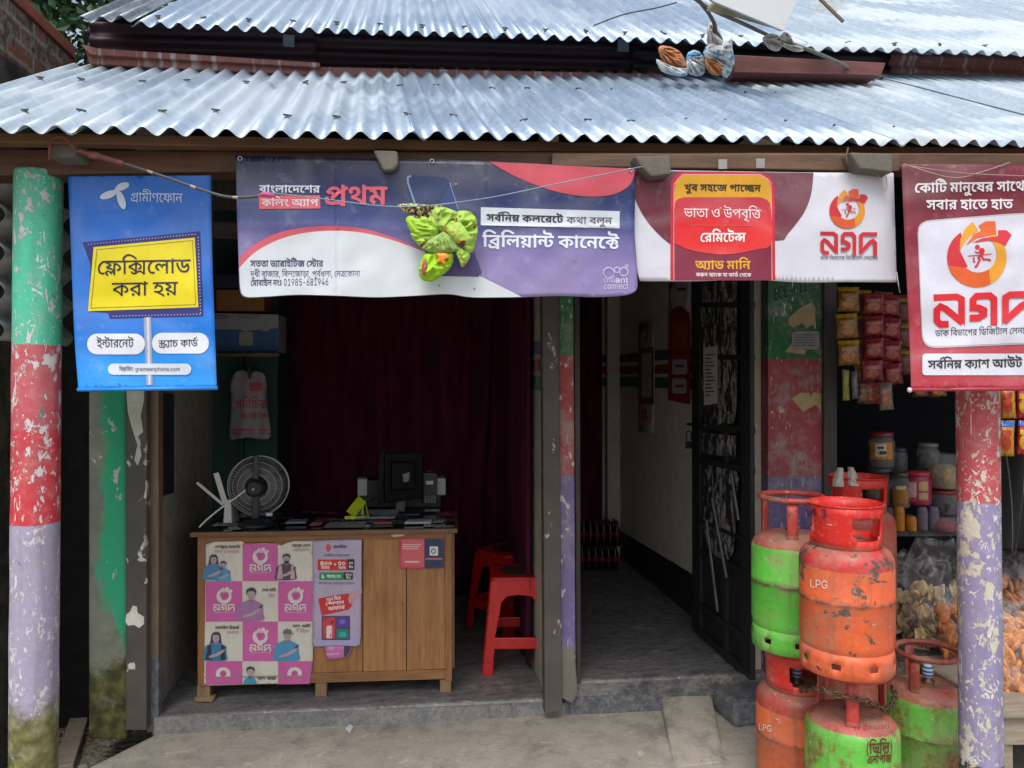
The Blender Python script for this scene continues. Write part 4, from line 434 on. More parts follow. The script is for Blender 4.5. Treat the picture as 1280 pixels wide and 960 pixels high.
[[509,311,0,15,-30,14,-37,0,-139,0,-76,0,-96,14,-27,15,-18,11,-18,28,1,19,0,7,2,13,5,9,129,-4,0,-4,-2,-7,1,-3,0,-11,8,-16,13,-5,10,-5,34,-5,39,0,147,0,58,0,70,-9,25,-11,20,-10,20,-31,3,-24],[755,311,1,-56,-345,0,1,-63,0,-7,10,-11,17,0,12,0,30,9,30,18,17,10,119,11,34,-24,34,-50,1,-28,0,-32,-60,-49,-122,-29,-89,0,-66,0,-124,19,-108,45,-90,79,-31,60,129,18,32,-59,84,-72,102,-32,63,0,70,0,80,32,1,28,0,20,-28,25,-17,10,107,4,-36,-24,-74,-31,-76,-14,-39,0,-34,0,-50,9,-17,10,-18,9,-16,30,1,24,1,55,-281,0,1,56]],
[[755,311,1,-56,-345,0,1,-63,0,-7,10,-11,17,0,12,0,30,9,30,18,17,10,119,11,34,-24,34,-50,1,-28,0,-32,-60,-49,-122,-29,-89,0,-66,0,-124,19,-108,45,-90,79,-31,60,129,18,32,-59,84,-72,102,-32,63,0,70,0,80,32,1,28,0,20,-28,25,-17,10,107,4,-36,-24,-74,-31,-76,-14,-39,0,-34,0,-50,9,-17,10,-18,9,-16,30,1,24,1,55,-281,0,1,56],[375,-89,-32,0,-42,22,1,16,0,16,42,21,33,0,32,0,42,-21,1,-16,0,-16,-42,-22]],
[[895,311,1,-56,-345,0,1,-79,0,-8,10,-10,17,0,12,0,30,9,30,17,17,11,119,11,34,-24,34,-47,1,-28,0,-28,-60,-49,-120,-30,-91,0,-76,0,-134,23,-114,54,-43,46,117,27,32,-30,68,-41,84,-21,57,0,72,0,78,31,1,28,0,19,-28,26,-19,9,107,0,-34,-24,-74,-30,-76,-16,-39,0,-34,0,-52,10,-15,10,-18,9,-16,29,1,20,1,5,3,5,0,7,-2,16,1,8,1,35,-421,0,1,56],[201,239,44,0,84,-12,80,-23,39,-18,11,-64,-68,28,-116,34,-57,0,-22,0,-24,-10,1,-7,0,-7,14,-9,23,-5,-59,-51,-58,13,-58,39,1,23,0,24,50,31,78,14]],
[[915,311,1,-38,-719,0,-11,4,40,-5,82,-21,70,-25,23,-11,7,-30,-34,-8,-76,-18,-72,-18,-25,-10,-9,8,74,-7,112,-22,92,-32,43,-22,0,9,-2,18,1,9,1,161,19,0,58,0,104,-9,88,-20,37,-18,24,-13,30,-32,1,-19,0,-17,-28,-29,-60,-19,-51,0,-16,0,-30,1,-13,1,7,39,6,-1,16,0,13,0,46,0,28,18,1,12,0,24,-98,37,-87,4,1,-212,-81,6,-44,27,-102,37,-130,25,-87,8,-37,47,30,10,68,19,70,18,35,8,-38,14,-100,22,-63,7,31,35,9,-10,-151,0,1,38],[589,-58,-83,0,-12,20,-54,21,-45,0,-30,0,-52,-4,-56,-5,-29,0,-32,0,-64,7,-52,17,-34,31,1,23,0,10,6,17,5,6,85,-5,-4,-6,-4,-12,1,-7,0,-25,56,-17,41,0,32,0,46,5,46,4,27,0,42,0,66,-16,23,-14,1,45,85,12]],
[[905,311,1,-38,-103,0,1,-273,-83,0,1,172,23,-30,-30,19,-42,21,-21,0,-12,0,-24,-8,-30,-23,-23,-22,-28,-24,-44,-31,-50,-14,-35,0,-26,0,-52,10,-50,26,-25,22,67,20,26,-23,34,-15,21,0,18,0,28,9,36,24,25,22,27,19,26,28,46,19,31,0,34,0,50,-17,35,-18,-19,-1,-2,11,-2,21,1,10,1,46,-725,0,1,38],[509,147,-31,-13,-8,35,-22,40,-21,9,-24,11,-78,12,-55,3,27,41,47,-11,50,-5,68,-14,44,-23,22,-33,5,-23],[207,221,50,0,98,-19,104,-35,57,-25,-39,-23,-44,17,-86,29,-82,17,-43,0,-40,0,-44,-16,1,-17,0,-12,34,-19,37,-7,-39,-39,-56,12,-64,41,1,26,0,23,44,31,72,16]],
[[605,311,1,-56,-387,0,1,-13,-1,-49,2,-6,0,-12,1,-6,1,-60,0,-16,8,-16,9,-4,14,-7,31,0,28,0,48,11,27,12,20,10,24,22,1,12,0,11,-24,9,-21,0,-9,0,-30,0,-46,6,-29,8,-20,6,-30,14,-11,7,11,62,20,-15,50,-20,64,-10,37,0,21,0,52,0,58,-10,21,-11,14,-7,14,-23,1,-12,0,-30,-46,-47,-37,-19,-40,-20,-104,-22,-59,0,-52,0,-62,10,-21,9,-22,10,-30,35,1,36,1,145,-89,0,1,56]],
[[913,311,1,-38,-101,0,1,-273,-85,0,-28,29,-88,44,-49,15,31,35,38,-11,80,-36,23,-19,-2,7,0,13,-2,14,1,8,1,174,-733,0,1,38],[381,45,-70,0,-128,32,-110,76,-45,67,83,13,36,-51,76,-66,98,-30,63,0,54,0,66,16,30,30,1,18,0,27,-60,34,-43,0,-32,0,-32,-14,1,-13,0,-4,4,-12,5,-4,-83,-8,-6,10,-8,18,1,7,0,20,42,25,66,13,37,0,62,0,88,-27,48,-46,1,-30,0,-27,-50,-46,-104,-28],[343,230,-4,16,-50,24,-45,5,33,23,45,-6,58,-11,50,-28,5,-22]],
[[313,0,-124,0,-134,48,1,39,0,29,82,42,93,16,-1,-25,-58,13,-70,24,-34,28,1,19,0,22,56,35,108,21,79,0,94,0,110,-22,48,-33,1,-18,0,-23,-40,-30,-70,-20,-41,-9,-5,19,80,-14,90,-38,1,-36,0,-44,-132,-43],[313,56,64,0,54,20,1,17,0,12,-34,17,-54,12,-29,3,-60,-7,-60,-22,1,-16,0,-15,56,-21],[313,191,26,3,50,10,30,15,1,9,0,12,-54,15,-55,0,-28,0,-48,-7,-28,-11,1,-10,0,-12,52,-18]],
[[309,40,-70,0,-114,25,-66,53,1,42,0,29,52,54,114,34,91,0,86,0,110,-30,54,-55,1,-35,0,-31,-56,-54,-114,-32],[319,221,-36,0,-54,-14,-30,-29,1,-22,0,-18,22,-26,46,-15,39,0,38,0,54,15,28,29,1,21,0,19,-24,26,-48,14]],
[[585,146,0,-39,-42,-59,-94,-34,-81,0,-58,0,-100,19,-86,47,-68,87,-23,68,127,15,26,-69,58,-77,72,-31,45,0,34,0,40,18,18,33,1,24,0,22,-22,42,-34,27,-21,0,-14,0,-18,-11,1,-8,0,-5,6,-13,7,-5,-125,-17,-10,13,-10,25,1,16,0,22,46,27,68,12,33,0,82,0,104,-41,48,-68]],
[[313,0,-102,0,-98,42,1,31,0,28,66,37,65,12,53,-56,-22,-2,-20,-9,1,-6,0,-8,30,-11,31,0,46,0,48,21,1,14,0,14,-26,20,-60,22,-47,14,-64,19,-70,29,-26,28,1,18,0,15,28,30,25,14,121,-35,-10,-5,-14,-11,1,-6,0,-6,8,-8,26,-11,54,-17,45,-14,54,-17,68,-33,32,-37,1,-25,0,-28,-60,-41,-104,-22]],
[[339,381,-233,-436,-81,0,235,436]],
[[373,14,-64,0,-106,17,-86,43,-70,76,-25,59,127,18,16,-42,42,-59,52,-36,62,-17,39,0,54,0,54,34,1,33,0,19,-24,28,-7,7,103,0,-26,-24,-52,-31,-58,-16,-37,0,-28,0,-44,7,-17,6,-16,6,-24,26,1,26,1,16,0,11,-10,13,-24,6,-25,0,17,62,54,-1,70,-9,21,-11,14,-8,14,-24,1,-20,1,-26,0,-11,10,-13,15,0,10,0,16,4,22,14,9,16,101,11,18,-12,24,-32,14,-33,1,-16,0,-32,-44,-54,-98,-31]],
[[333,0,-84,0,-132,29,-76,55,1,40,0,40,92,66,168,57,115,27,63,-41,-6,-4,-6,-10,1,-6,0,-10,38,-13,29,0,4,0,10,0,5,0,53,-42,-64,-18,-62,-24,-20,-19,1,-10,0,-11,34,-16,37,0,6,0,18,1,9,0,47,-60,-54,-15,-138,-16],[339,56,26,0,36,3,34,4,19,3,21,-16,-80,5,-74,37,1,25,0,18,28,31,66,31,53,19,33,-35,-48,1,-62,17,-32,22,1,10,0,8,6,12,11,7,67,-5,-80,-19,-114,-41,-62,-46,1,-27,0,-23,46,-28,72,-13]],
[[523,132,-74,0,-106,33,-25,27,17,1,-8,-15,-36,-28,-60,-18,-41,0,-32,0,-58,9,-54,26,-27,24,95,29,22,-18,30,-11,19,0,20,0,30,12,18,29,3,27,133,0,4,-15,22,-26,30,-20,42,-10,25,0,26,0,28,15,1,14,0,16,-40,28,-29,10,63,40,49,0,20,-9,46,-30,32,-38,1,-23,0,-40,-90,-39],[563,311,1,-56,-571,0,1,56],[1321,311,1,-56,-95,0,1,-255,-135,0,1,196,9,-27,-32,21,-62,33,-62,23,-62,12,-33,0,-38,0,-64,-14,-54,-25,-27,-17,-5,11,20,6,46,11,33,0,50,0,46,-28,1,-17,0,-8,-2,-14,-1,-3,-31,5,10,6,26,14,32,14,15,6,119,52,81,-40,-295,-134,-91,42,93,42,-35,-25,-39,-11,18,9,18,17,1,8,0,12,-26,10,-19,0,-12,0,-28,-5,-15,-4,-61,66,42,23,74,31,82,16,51,0,50,0,84,-16,82,-32,45,-23,-5,-10,-2,10,-4,26,1,12,1,63,113,0,25,-33]],
[[899,311,1,-56,-735,0,17,3,34,-5,60,-16,52,-18,23,-10,13,-45,-28,-6,-56,-13,-56,-13,-25,-8,-1,4,36,-3,92,-16,88,-25,33,-16,0,8,-2,17,1,9,1,139,49,0,70,0,112,-8,90,-19,39,-18,32,-13,30,-36,1,-19,0,-17,-28,-30,-66,-19,-59,0,-20,0,-36,2,-15,1,5,57,6,-1,14,-1,13,0,34,0,22,13,1,8,0,14,-70,25,-79,4,1,-184,-135,0,-38,24,-106,34,-134,21,-79,6,-47,58,28,8,60,17,66,17,33,7,-42,12,-96,18,-55,4,39,43,41,-14,-109,0,1,56]],
[[127,157,62,-19,114,-52,92,-59,33,-30,-69,-18,-40,31,-82,50,-96,43,-65,20],[77,242,0,21,38,31,64,17,43,0,40,0,64,-17,38,-31,1,-21,0,-21,-38,-31,-64,-17,-39,0,-42,0,-64,17,-38,31],[151,242,0,-16,40,-19,31,0,30,0,38,19,1,16,0,16,-38,18,-29,0,-30,0,-40,-19]],
[[515,314,42,0,56,-9,21,-8,18,-8,24,-24,1,-22,1,-243,-83,0,-8,15,-30,18,-42,9,-29,0,-36,0,-62,-4,-66,-4,-43,0,-36,0,-78,7,-70,21,-44,42,1,34,0,13,8,27,5,10,85,-5,-4,-8,-6,-21,1,-14,0,-22,26,-26,42,-14,52,-4,29,0,50,0,82,8,51,0,42,0,64,-12,23,-15,1,174,0,19,-10,15,-9,5,-18,8,-35,0,-34,0,-62,-16,-48,-24,-28,-27,1,-12,0,-5,8,-10,24,-8,25,0,12,0,20,1,11,1,9,-38,-12,-2,-34,-2,-21,0,-50,0,-76,30,1,32,0,20,42,41,72,35,94,22]],
[[697,311,1,-38,-103,0,1,-273,-83,0,1,174,23,-30,-30,19,-42,21,-19,0,-14,0,-24,-8,-30,-22,-23,-23,-28,-24,-44,-31,-50,-14,-35,0,-26,0,-50,11,-50,25,-27,22,67,20,26,-23,34,-14,23,0,16,0,30,10,36,25,25,22,23,16,26,27,48,21,31,0,32,0,52,-18,35,-18,-19,-1,-2,11,-2,21,1,10,1,44,-517,0,1,38],[267,134,-10,33,-20,40,-25,11,-24,11,-86,11,-63,4,19,41,57,-11,58,-5,74,-14,46,-22,24,-33,5,-23]],
[[643,311,1,-38,-103,0,1,-273,-85,0,-40,28,-104,41,-134,28,-89,6,-37,47,30,10,68,19,70,18,35,8,-40,14,-98,22,-65,7,33,35,9,-10,-93,0,1,38],[453,273,-313,0,-15,4,42,-5,82,-21,70,-25,23,-11,7,-30,-36,-8,-76,-18,-70,-18,-27,-10,-9,7,80,-5,126,-27,100,-39,41,-24,-13,-2,-2,11,-2,24,1,12]],
[[89,0,1,364,445,0,1,-41,-351,0,1,-119,329,0,1,-41,-327,0,1,-122,357,0,1,-41]],
[[89,0,1,364,249,0,86,0,110,-31,52,-52,1,-33,0,-32,-52,-53,-110,-31,-83,0,-175,0,1,40,173,0,56,0,70,20,32,35,1,21,0,22,-32,33,-70,20,-57,0,-151,0,1,-323]],
[[321,-6,-78,0,-116,25,-64,46,-5,30,97,0,4,-20,48,-27,74,-13,43,0,50,0,78,16,46,30,1,19,0,17,-38,22,-66,15,-39,5,-87,12,-88,13,-96,46,1,36,0,31,66,46,112,26,73,0,70,0,112,-26,64,-43,3,-28,-91,0,-6,27,-88,29,-65,0,-46,0,-72,-16,-38,-26,1,-17,0,-19,46,-24,66,-13,27,-3,73,-10,30,-4,72,-14,64,-23,40,-34,1,-26,0,-30,-62,-48,-118,-27]],
[[383,-5,-92,0,-146,45,-84,84,1,58,0,58,84,83,146,46,93,0,94,0,146,-46,84,-83,1,-58,0,-58,-84,-84,-146,-45],[383,38,66,0,104,33,62,64,1,47,0,47,-62,64,-104,33,-65,0,-64,0,-106,-34,-62,-64,1,-46,0,-47,62,-64,106,-33]],
[[89,0,1,364,111,0,297,-233,10,-9,34,-28,38,-36,21,-20,-13,0,-4,21,-4,38,-2,32,1,12,1,223,95,0,1,-364,-109,0,-263,207,-18,14,-38,31,-46,42,-33,30,17,0,2,-27,4,-46,4,-34,1,-9,1,-208]],
[[49,323,1,41,551,0,1,-41,-227,0,1,-323,-93,0,1,323]],
[[161,98,1,55,17,0,235,120,109,0,-251,-130,-9,0],[79,0,1,364,89,0,1,-364],[423,0,-207,134,63,31,261,-165]],
[[89,0,1,364,93,0,1,-323,339,0,1,-41]],
[[311,-5,-66,0,-110,23,-68,43,-3,31,95,0,4,-18,42,-25,68,-13,43,0,44,0,70,15,42,30,1,22,0,19,-36,34,-80,20,-65,0,-59,0,1,37,185,107,1,3,-311,0,1,41,435,0,1,-34,-229,-132,1,7,80,4,116,-26,62,-50,1,-30,0,-32,-64,-48,-112,-28]],
[[93,0,1,33,243,132,40,22,54,33,28,30,1,17,0,19,-36,27,-62,15,-39,0,-40,0,-62,-16,-32,-31,1,-21,-89,0,0,33,60,49,102,27,67,0,64,0,100,-27,58,-46,1,-29,0,-20,-28,-37,-72,-47,-63,-35,-159,-84,1,-3,337,0,1,-41]],
[[383,-5,-92,0,-146,45,-84,84,1,58,0,58,84,83,146,46,93,0,56,0,98,-16,78,-31,52,-45,11,-28,-91,0,-8,19,-38,28,-54,20,-66,10,-35,0,-66,0,-104,-34,-62,-64,1,-46,0,-47,62,-64,106,-33,65,0,36,0,66,10,54,19,38,29,9,19,93,0,-10,-28,-52,-44,-78,-32,-98,-16]],
[[387,-5,-98,0,-146,46,-82,83,1,58,0,58,82,83,144,46,95,0,58,0,100,-17,78,-32,52,-44,11,-26,-95,0,-10,17,-38,28,-52,20,-64,11,-37,0,-64,0,-104,-33,-62,-64,1,-47,0,-47,62,-64,106,-33,69,0,60,0,94,26,52,48,1,33,29,-3,-215,0,1,41,281,0,1,-40,0,-45,-78,-67,-134,-36]],
[[537,314,48,0,60,-9,25,-10,20,-8,28,-28,1,-29,1,-230,-133,0,-10,12,-28,14,-40,7,-31,0,-36,0,-62,-4,-64,-4,-37,0,-42,0,-86,8,-70,23,-44,43,1,36,0,13,8,29,5,12,135,-9,-4,-7,-6,-20,1,-15,0,-18,20,-21,36,-12,46,-3,25,0,48,0,78,7,37,0,40,0,56,-10,31,-15,1,151,0,15,-8,14,-7,5,-14,7,-27,0,-26,0,-46,-12,-36,-19,-20,-18,1,-7,0,-4,6,-7,22,-4,21,0,12,0,16,1,11,0,7,-55,-14,-2,-38,-3,-29,0,-60,0,-84,32,1,33,0,20,42,43,76,36,100,22]],
[[125,148,0,40,34,87,56,81,37,30,87,0,-38,-38,-54,-83,-30,-81,1,-36,0,-32,26,-67,54,-74,43,-43,-85,0,-62,53,-64,110]],
[[55,-68,44,45,54,74,24,66,1,31,0,36,-28,81,-56,83,-37,38,87,0,36,-30,58,-81,32,-87,1,-40,0,-54,-64,-110,-61,-52]],
[[89,0,1,364,133,0,179,-230,8,-8,16,-24,18,-28,16,-28,7,-12,-19,0,6,11,18,28,18,28,16,25,7,8,179,230,133,0,1,-364,-91,0,1,208,0,11,0,29,2,32,2,32,1,16,9,0,-10,-17,-24,-35,-22,-33,-18,-26,-7,-9,-161,-208,-79,0,-165,208,-6,8,-20,26,-22,32,-22,36,-11,18,9,0,0,-14,2,-32,2,-32,0,-30,1,-12,1,-208]],
[[153,104,1,50,24,17,50,31,52,30,27,14,219,118,123,0,-309,-167,-5,1],[89,0,1,364,93,0,1,-125,1,-78,1,-23,1,-138],[535,0,-263,185,59,36,317,-221]],
[[89,0,1,364,259,0,76,0,98,-26,50,-44,1,-27,0,-23,-34,-31,-54,-18,-31,-4,1,-3,34,-1,68,-22,46,-40,1,-28,0,-27,-50,-44,-108,-26,-85,0],[181,41,173,0,84,0,72,33,1,23,0,19,-36,30,-68,19,-47,0,-175,0],[181,204,161,0,40,0,64,15,36,29,1,18,0,24,-66,33,-69,0,-163,0]],
[[373,-6,-86,0,-128,34,-70,58,1,38,1,240,93,0,1,-237,0,-26,48,-40,84,-24,61,0,60,0,86,24,46,40,1,26,1,237,93,0,1,-240,0,-38,-70,-58,-128,-34]]]
LINES = {
 'gp': (4603, [0,0,0,1,732,0,2,1004,0,3,1629,0,4,1901,0,5,2524,0,6,2878,0,1,3723,0,7,3994,0]),
 'flexi': (4458, [8,0,0,9,354,0,10,1185,0,11,1457,0,5,2378,0,12,2732,0,1,3470,0,13,3741,0]),
 'kora': (3105, [14,0,0,15,814,0,1,1415,0,16,1937,0,17,2473,0]),
 'internet': (3795, [18,0,0,19,536,0,1,1389,0,15,1661,0,5,2262,0,7,2615,0,20,3224,0]),
 'scratch': (4061, [21,0,0,22,907,0,1,1166,0,23,1438,0,14,2259,0,1,3073,0,13,3345,0,24,3883,0]),
 'details': (3726, [10,0,0,25,272,0,26,872,0,1,1603,0,10,1875,0,15,2146,0,27,2747,0,28,3458,0]),
 'gpcom': (9477, [29,0,0,30,613,0,31,990,0,32,1551,0,33,2427,0,33,3010,0,34,3593,0,35,4184,0,36,4796,0,37,5388,0,34,5987,0,33,6578,0,38,7161,0,39,7430,0,37,8001,0,32,8601,0]),
 'bangladesher': (5248, [40,0,0,41,630,0,42,936,0,43,1375,0,41,2153,0,44,2459,0,45,2860,0,44,3500,0,46,3901,0,47,4618,0]),
 'calling': (4958, [48,0,0,49,859,0,43,1165,0,42,1943,0,50,2632,0,51,3597,0,41,3884,0,52,4190,0]),
 'prothom': (2191, [53,0,0,54,819,0,55,1543,0]),
 'sorbo': (6869, [56,0,0,40,709,0,57,1339,0,49,1339,0,58,1645,0,59,2281,0,48,3206,0,43,4065,0,44,4843,0,47,5244,0,44,5873,0,60,6274,0]),
 'kotha': (3939, [14,0,0,61,814,0,1,1470,0,25,1992,0,12,2593,0,62,3324,0,7,3330,0]),
 'brill': (7567, [49,0,0,63,306,0,49,1009,0,43,1315,0,64,2093,0,41,2758,0,65,3064,0,48,4195,0,41,5054,0,44,5360,0,58,5761,0,44,6397,0,66,6798,0]),
 'sotota': (10084, [56,0,0,67,709,0,67,1444,0,41,2179,0,68,2735,0,51,3488,0,41,3775,0,47,4081,0,41,4711,0,69,5017,0,70,5593,0,71,6494,0,72,7745,0,73,8146,0,41,9148,0,47,9454,0]),
 'dudhi': (17049, [74,0,0,62,615,0,75,608,0,3,1209,0,25,1731,0,1,2332,0,76,2603,0,1,3532,0,15,3804,0,77,4405,0,10,4923,0,25,5195,0,12,5796,0,5,6533,0,76,6887,0,1,7816,0,78,8087,0,1,8804,0,77,9075,0,79,9594,0,80,10310,0,25,10317,0,24,10918,0,75,10918,0,12,11519,0,1,12256,0,77,12528,0,8,13047,0,7,13400,0,81,14009,0,5,14729,0,14,15083,0,1,15898,0,7,16169,0,1,16778,0]),
 'mobile': (13441, [72,0,0,55,400,0,41,1048,0,40,1354,0,41,1984,0,69,2290,0,43,2866,0,58,3894,0,42,4531,0,82,4970,0,83,5659,0,84,6308,0,85,6956,0,86,7605,0,87,8253,0,88,8901,0,89,9550,0,86,10198,0,84,10847,0,85,11495,0,90,12144,0,89,12792,0]),
 'brilliant': (1782, [91,0,0,30,612,0,92,989,0,93,1231,0,93,1506,0]),
 'i': (242, [92,0,0]),
 'ant': (1479, [31,0,0,34,562,0,94,1152,0]),
 'connect': (3834, [39,0,0,37,571,0,34,1171,0,34,1762,0,33,2353,0,39,2936,0,94,3507,0]),
 'khub': (7716, [95,0,0,96,696,0,40,754,0,56,1633,0,97,2343,0,44,2918,0,71,3318,0,52,4570,0,41,5338,0,44,5644,0,98,6044,0,58,7079,0]),
 'vata': (6267, [99,0,0,1,725,0,27,997,0,1,1708,0,100,2229,0,101,3223,0,79,3940,0,25,4663,0,102,5259,0,10,5264,0,103,5535,0]),
 'remit': (3913, [72,0,0,47,400,0,49,1030,0,55,1336,0,44,1984,0,60,2384,0,104,2979,0]),
 'addmoney': (4448, [50,0,0,51,965,0,41,1252,0,105,1558,0,55,2552,0,41,3200,0,49,3506,0,58,3812,0]),
 'korun': (11097, [48,0,0,106,859,0,58,1710,0,40,2597,0,51,3226,0,41,3513,0,42,3819,0,48,4259,0,40,5368,0,41,5997,0,48,6553,0,41,7412,0,105,7718,0,57,8256,0,72,8713,0,54,9113,0,44,9837,0,48,10238,0]),
 'dak': (13078, [13,0,0,1,716,0,14,988,0,10,2052,0,25,2324,0,99,2925,0,1,3650,0,5,3922,0,107,4275,0,15,4938,0,10,5789,0,13,6060,0,10,6777,0,76,7048,0,20,7977,0,1,8548,0,12,8820,0,8,9807,0,12,10161,0,7,10899,0,5,11507,0,74,11861,0,7,12469,0]),
 'koti': (8398, [72,0,0,48,400,0,41,1259,0,70,1565,0,55,2716,0,41,3364,0,58,3670,0,96,4274,0,44,4306,0,108,4707,0,47,5379,0,56,6259,0,41,6968,0,44,7274,0,54,7675,0]),
 'sobar': (6408, [56,0,0,40,709,0,41,1339,0,47,1645,0,97,2525,0,41,3100,0,44,3406,0,67,3806,0,97,4791,0,41,5367,0,67,5673,0]),
 'cashout': (8235, [56,0,0,40,709,0,57,1339,0,49,1339,0,58,1645,0,59,2281,0,48,3206,0,51,4065,0,41,4352,0,46,4658,0,109,5625,0,110,6896,0,60,7641,0]),
 'desh': (7595, [72,0,0,45,400,0,46,1041,0,71,1758,0,96,2687,0,44,2760,0,111,3160,0,56,4155,0,47,4864,0,48,5494,0,41,6353,0,49,6659,0,47,6965,0]),
 'vatab': (6267, [99,0,0,1,725,0,27,997,0,1,1708,0,100,2229,0,101,3223,0,79,3940,0,25,4663,0,102,5259,0,10,5264,0,103,5535,0]),
 'send': (4140, [72,0,0,56,400,0,112,1110,0,55,2244,0,41,2892,0,49,3198,0,58,3504,0]),
 'free': (1175, [10,0,0,113,272,0]),
 'probash': (5095, [56,0,0,97,709,0,44,1285,0,71,1685,0,72,2937,0,45,3337,0,44,3978,0,46,4378,0]),
 'remitb': (3670, [8,0,0,15,354,0,10,955,0,2,1226,0,5,1852,0,20,2206,0,114,2776,0]),
 'mobreach': (6732, [72,0,0,55,400,0,41,1048,0,40,1354,0,41,1984,0,69,2290,0,43,2866,0,49,3894,0,47,4200,0,115,4830,0,41,5425,0,71,5730,0,57,6574,0]),
 'offer2': (2974, [116,0,0,6,903,0,1,1748,0,5,2019,0,15,2373,0]),
 'cash': (5428, [48,0,0,51,859,0,41,1146,0,46,1452,0,88,2169,0,109,2818,0,110,4088,0,60,4833,0]),
 'bl': (4842, [40,0,0,41,630,0,42,936,0,43,1375,0,41,2153,0,49,2459,0,43,2765,0,42,3543,0,48,3983,0]),
 'n400': (1867, [117,0,0,118,622,0,118,1245,0]),
 'n30': (1245, [119,0,0,118,622,0]),
 'min': (2491, [49,0,0,55,306,0,49,954,0,58,1260,0,60,1896,0]),
 'gb': (2243, [49,0,0,71,306,0,49,1307,0,40,1613,0]),
 'din': (1583, [49,0,0,45,306,0,58,947,0]),
 'one': (622, [120,0,0]),
 'paisa': (4188, [52,0,0,64,768,0,56,1434,0,41,2143,0,121,2449,0,72,2809,0,56,3210,0,38,3919,0]),
 'n365': (1867, [119,0,0,122,622,0,123,1245,0]),
 'notun': (4321, [58,0,0,67,636,0,96,1235,0,58,1371,0,49,2258,0,56,2564,0,44,3273,0,55,3673,0]),
 'special': (3511, [72,0,0,124,400,0,46,1710,0,41,2427,0,43,2733,0]),
 'offer': (2787, [50,0,0,125,965,0,41,1852,0,47,2158,0]),
 'blsub': (12419, [25,0,0,1,601,0,126,872,0,12,1310,0,1,2048,0,10,2320,0,12,2591,0,126,3329,0,14,3767,0,88,4581,0,127,5230,0,15,5994,0,7,6844,0,27,7453,0,62,8052,0,7,8164,0,128,9022,0,126,9708,0,5,10146,0,129,10500,0,1,11131,0,5,11403,0,107,11757,0]),
 'epson': (3399, [130,0,0,131,601,0,132,1240,0,133,1881,0,134,2646,0]),
 'epmodel': (7528, [130,0,0,39,601,0,37,1172,0,135,1772,0,31,2417,0,34,2979,0,136,3570,0,137,4369,0,138,4934,0,139,5583,0,84,6231,0,83,6879,0]),
 'bag': (3339, [52,0,0,49,768,0,47,1074,0,49,1703,0,115,2009,0,67,2604,0]),
 'bag2': (4760, [68,0,0,51,753,0,41,1040,0,47,1346,0,41,1976,0,69,2282,0,70,2858,0,71,3759,0]),
 'ecl': (4491, [130,0,0,140,601,0,137,1332,0,88,1897,0,83,2545,0,84,3194,0,84,3842,0]),
 'lpg': (1950, [137,0,0,131,565,0,141,1204,0]),
 'elpg': (3959, [142,0,0,43,800,0,49,1578,0,52,1884,0,49,2652,0,71,2958,0]),
 'vili': (2924, [143,0,0,49,391,0,68,697,0,49,1450,0,43,1755,0,144,2534,0]),
 'mi': (1802, [145,0,0,84,1153,0]),
 'kg': (5641, [84,0,0,139,648,0,38,1297,0,83,1565,0,146,2464,0,141,3136,0,121,3882,0,147,4242,0,148,4896,0]),
}
_GC = {}
def glyph(i):
    if i in _GC: return _GC[i]
    cons = []
    for s in GLYPHS[i]:
        q = []; X = Y = 0
        for k in range(0, len(s), 2):
            on = s[k] & 1; X += (s[k] - on) // 2; Y += s[k + 1]; q.append((X * 2, Y * 2, bool(on)))
        e = []
        for j, p in enumerate(q):
            e.append(p); nx = q[(j + 1) % len(q)]
            if not p[2] and not nx[2]: e.append(((p[0] + nx[0]) / 2, (p[1] + nx[1]) / 2, True))
        j = next(k for k, p in enumerate(e) if p[2]); e = e[j:] + e[:j]; o = []; j = 0
        while j < len(e):
            o.append(e[j][:2])
            if j + 1 < len(e) and not e[j + 1][2]:
                a, b, c = e[j], e[j + 1], e[(j + 2) % len(e)]
                for t in (1 / 3, 2 / 3): o.append(tuple((1 - t) ** 2 * a[k] + 2 * t * (1 - t) * b[k] + t * t * c[k] for k in (0, 1)))
                j += 2
            else: j += 1
        if len(o) > 2: cons.append(o)
    tris = fill2d(cons)
    _GC[i] = tris; return tris
HEAD = 630.0
def text(line, x0, x1, yh, yb, mapf, mat, parent, lift=.002, slope=0, name='lettering', size=HEAD, skew=0):
    """line of writing between x0 and x1, headline at yh and baseline at yb (photo measure); slope = drop over the run"""
    w, spec = LINES[line]; sx = (x1 - x0) / w; sy = (yb - yh) / size; mb = MB()
    off = Vector((0, 0, 0))
    for ig in range(0, len(spec), 3):
        g, dx, dy = spec[ig:ig + 3]
        for tri in glyph(g):
            P = [((dx + a) * sx, (dy + b) * sy) for a, b in tri]
            mb.add([mapf(x0 + x + skew * y, yb - y + slope * x / (x1 - x0), lift + .0002 * (ig // 3 % 3)) for x, y in P], [(0, 1, 2)])
    return ob(name, mb, mat, parent, fixn=False)
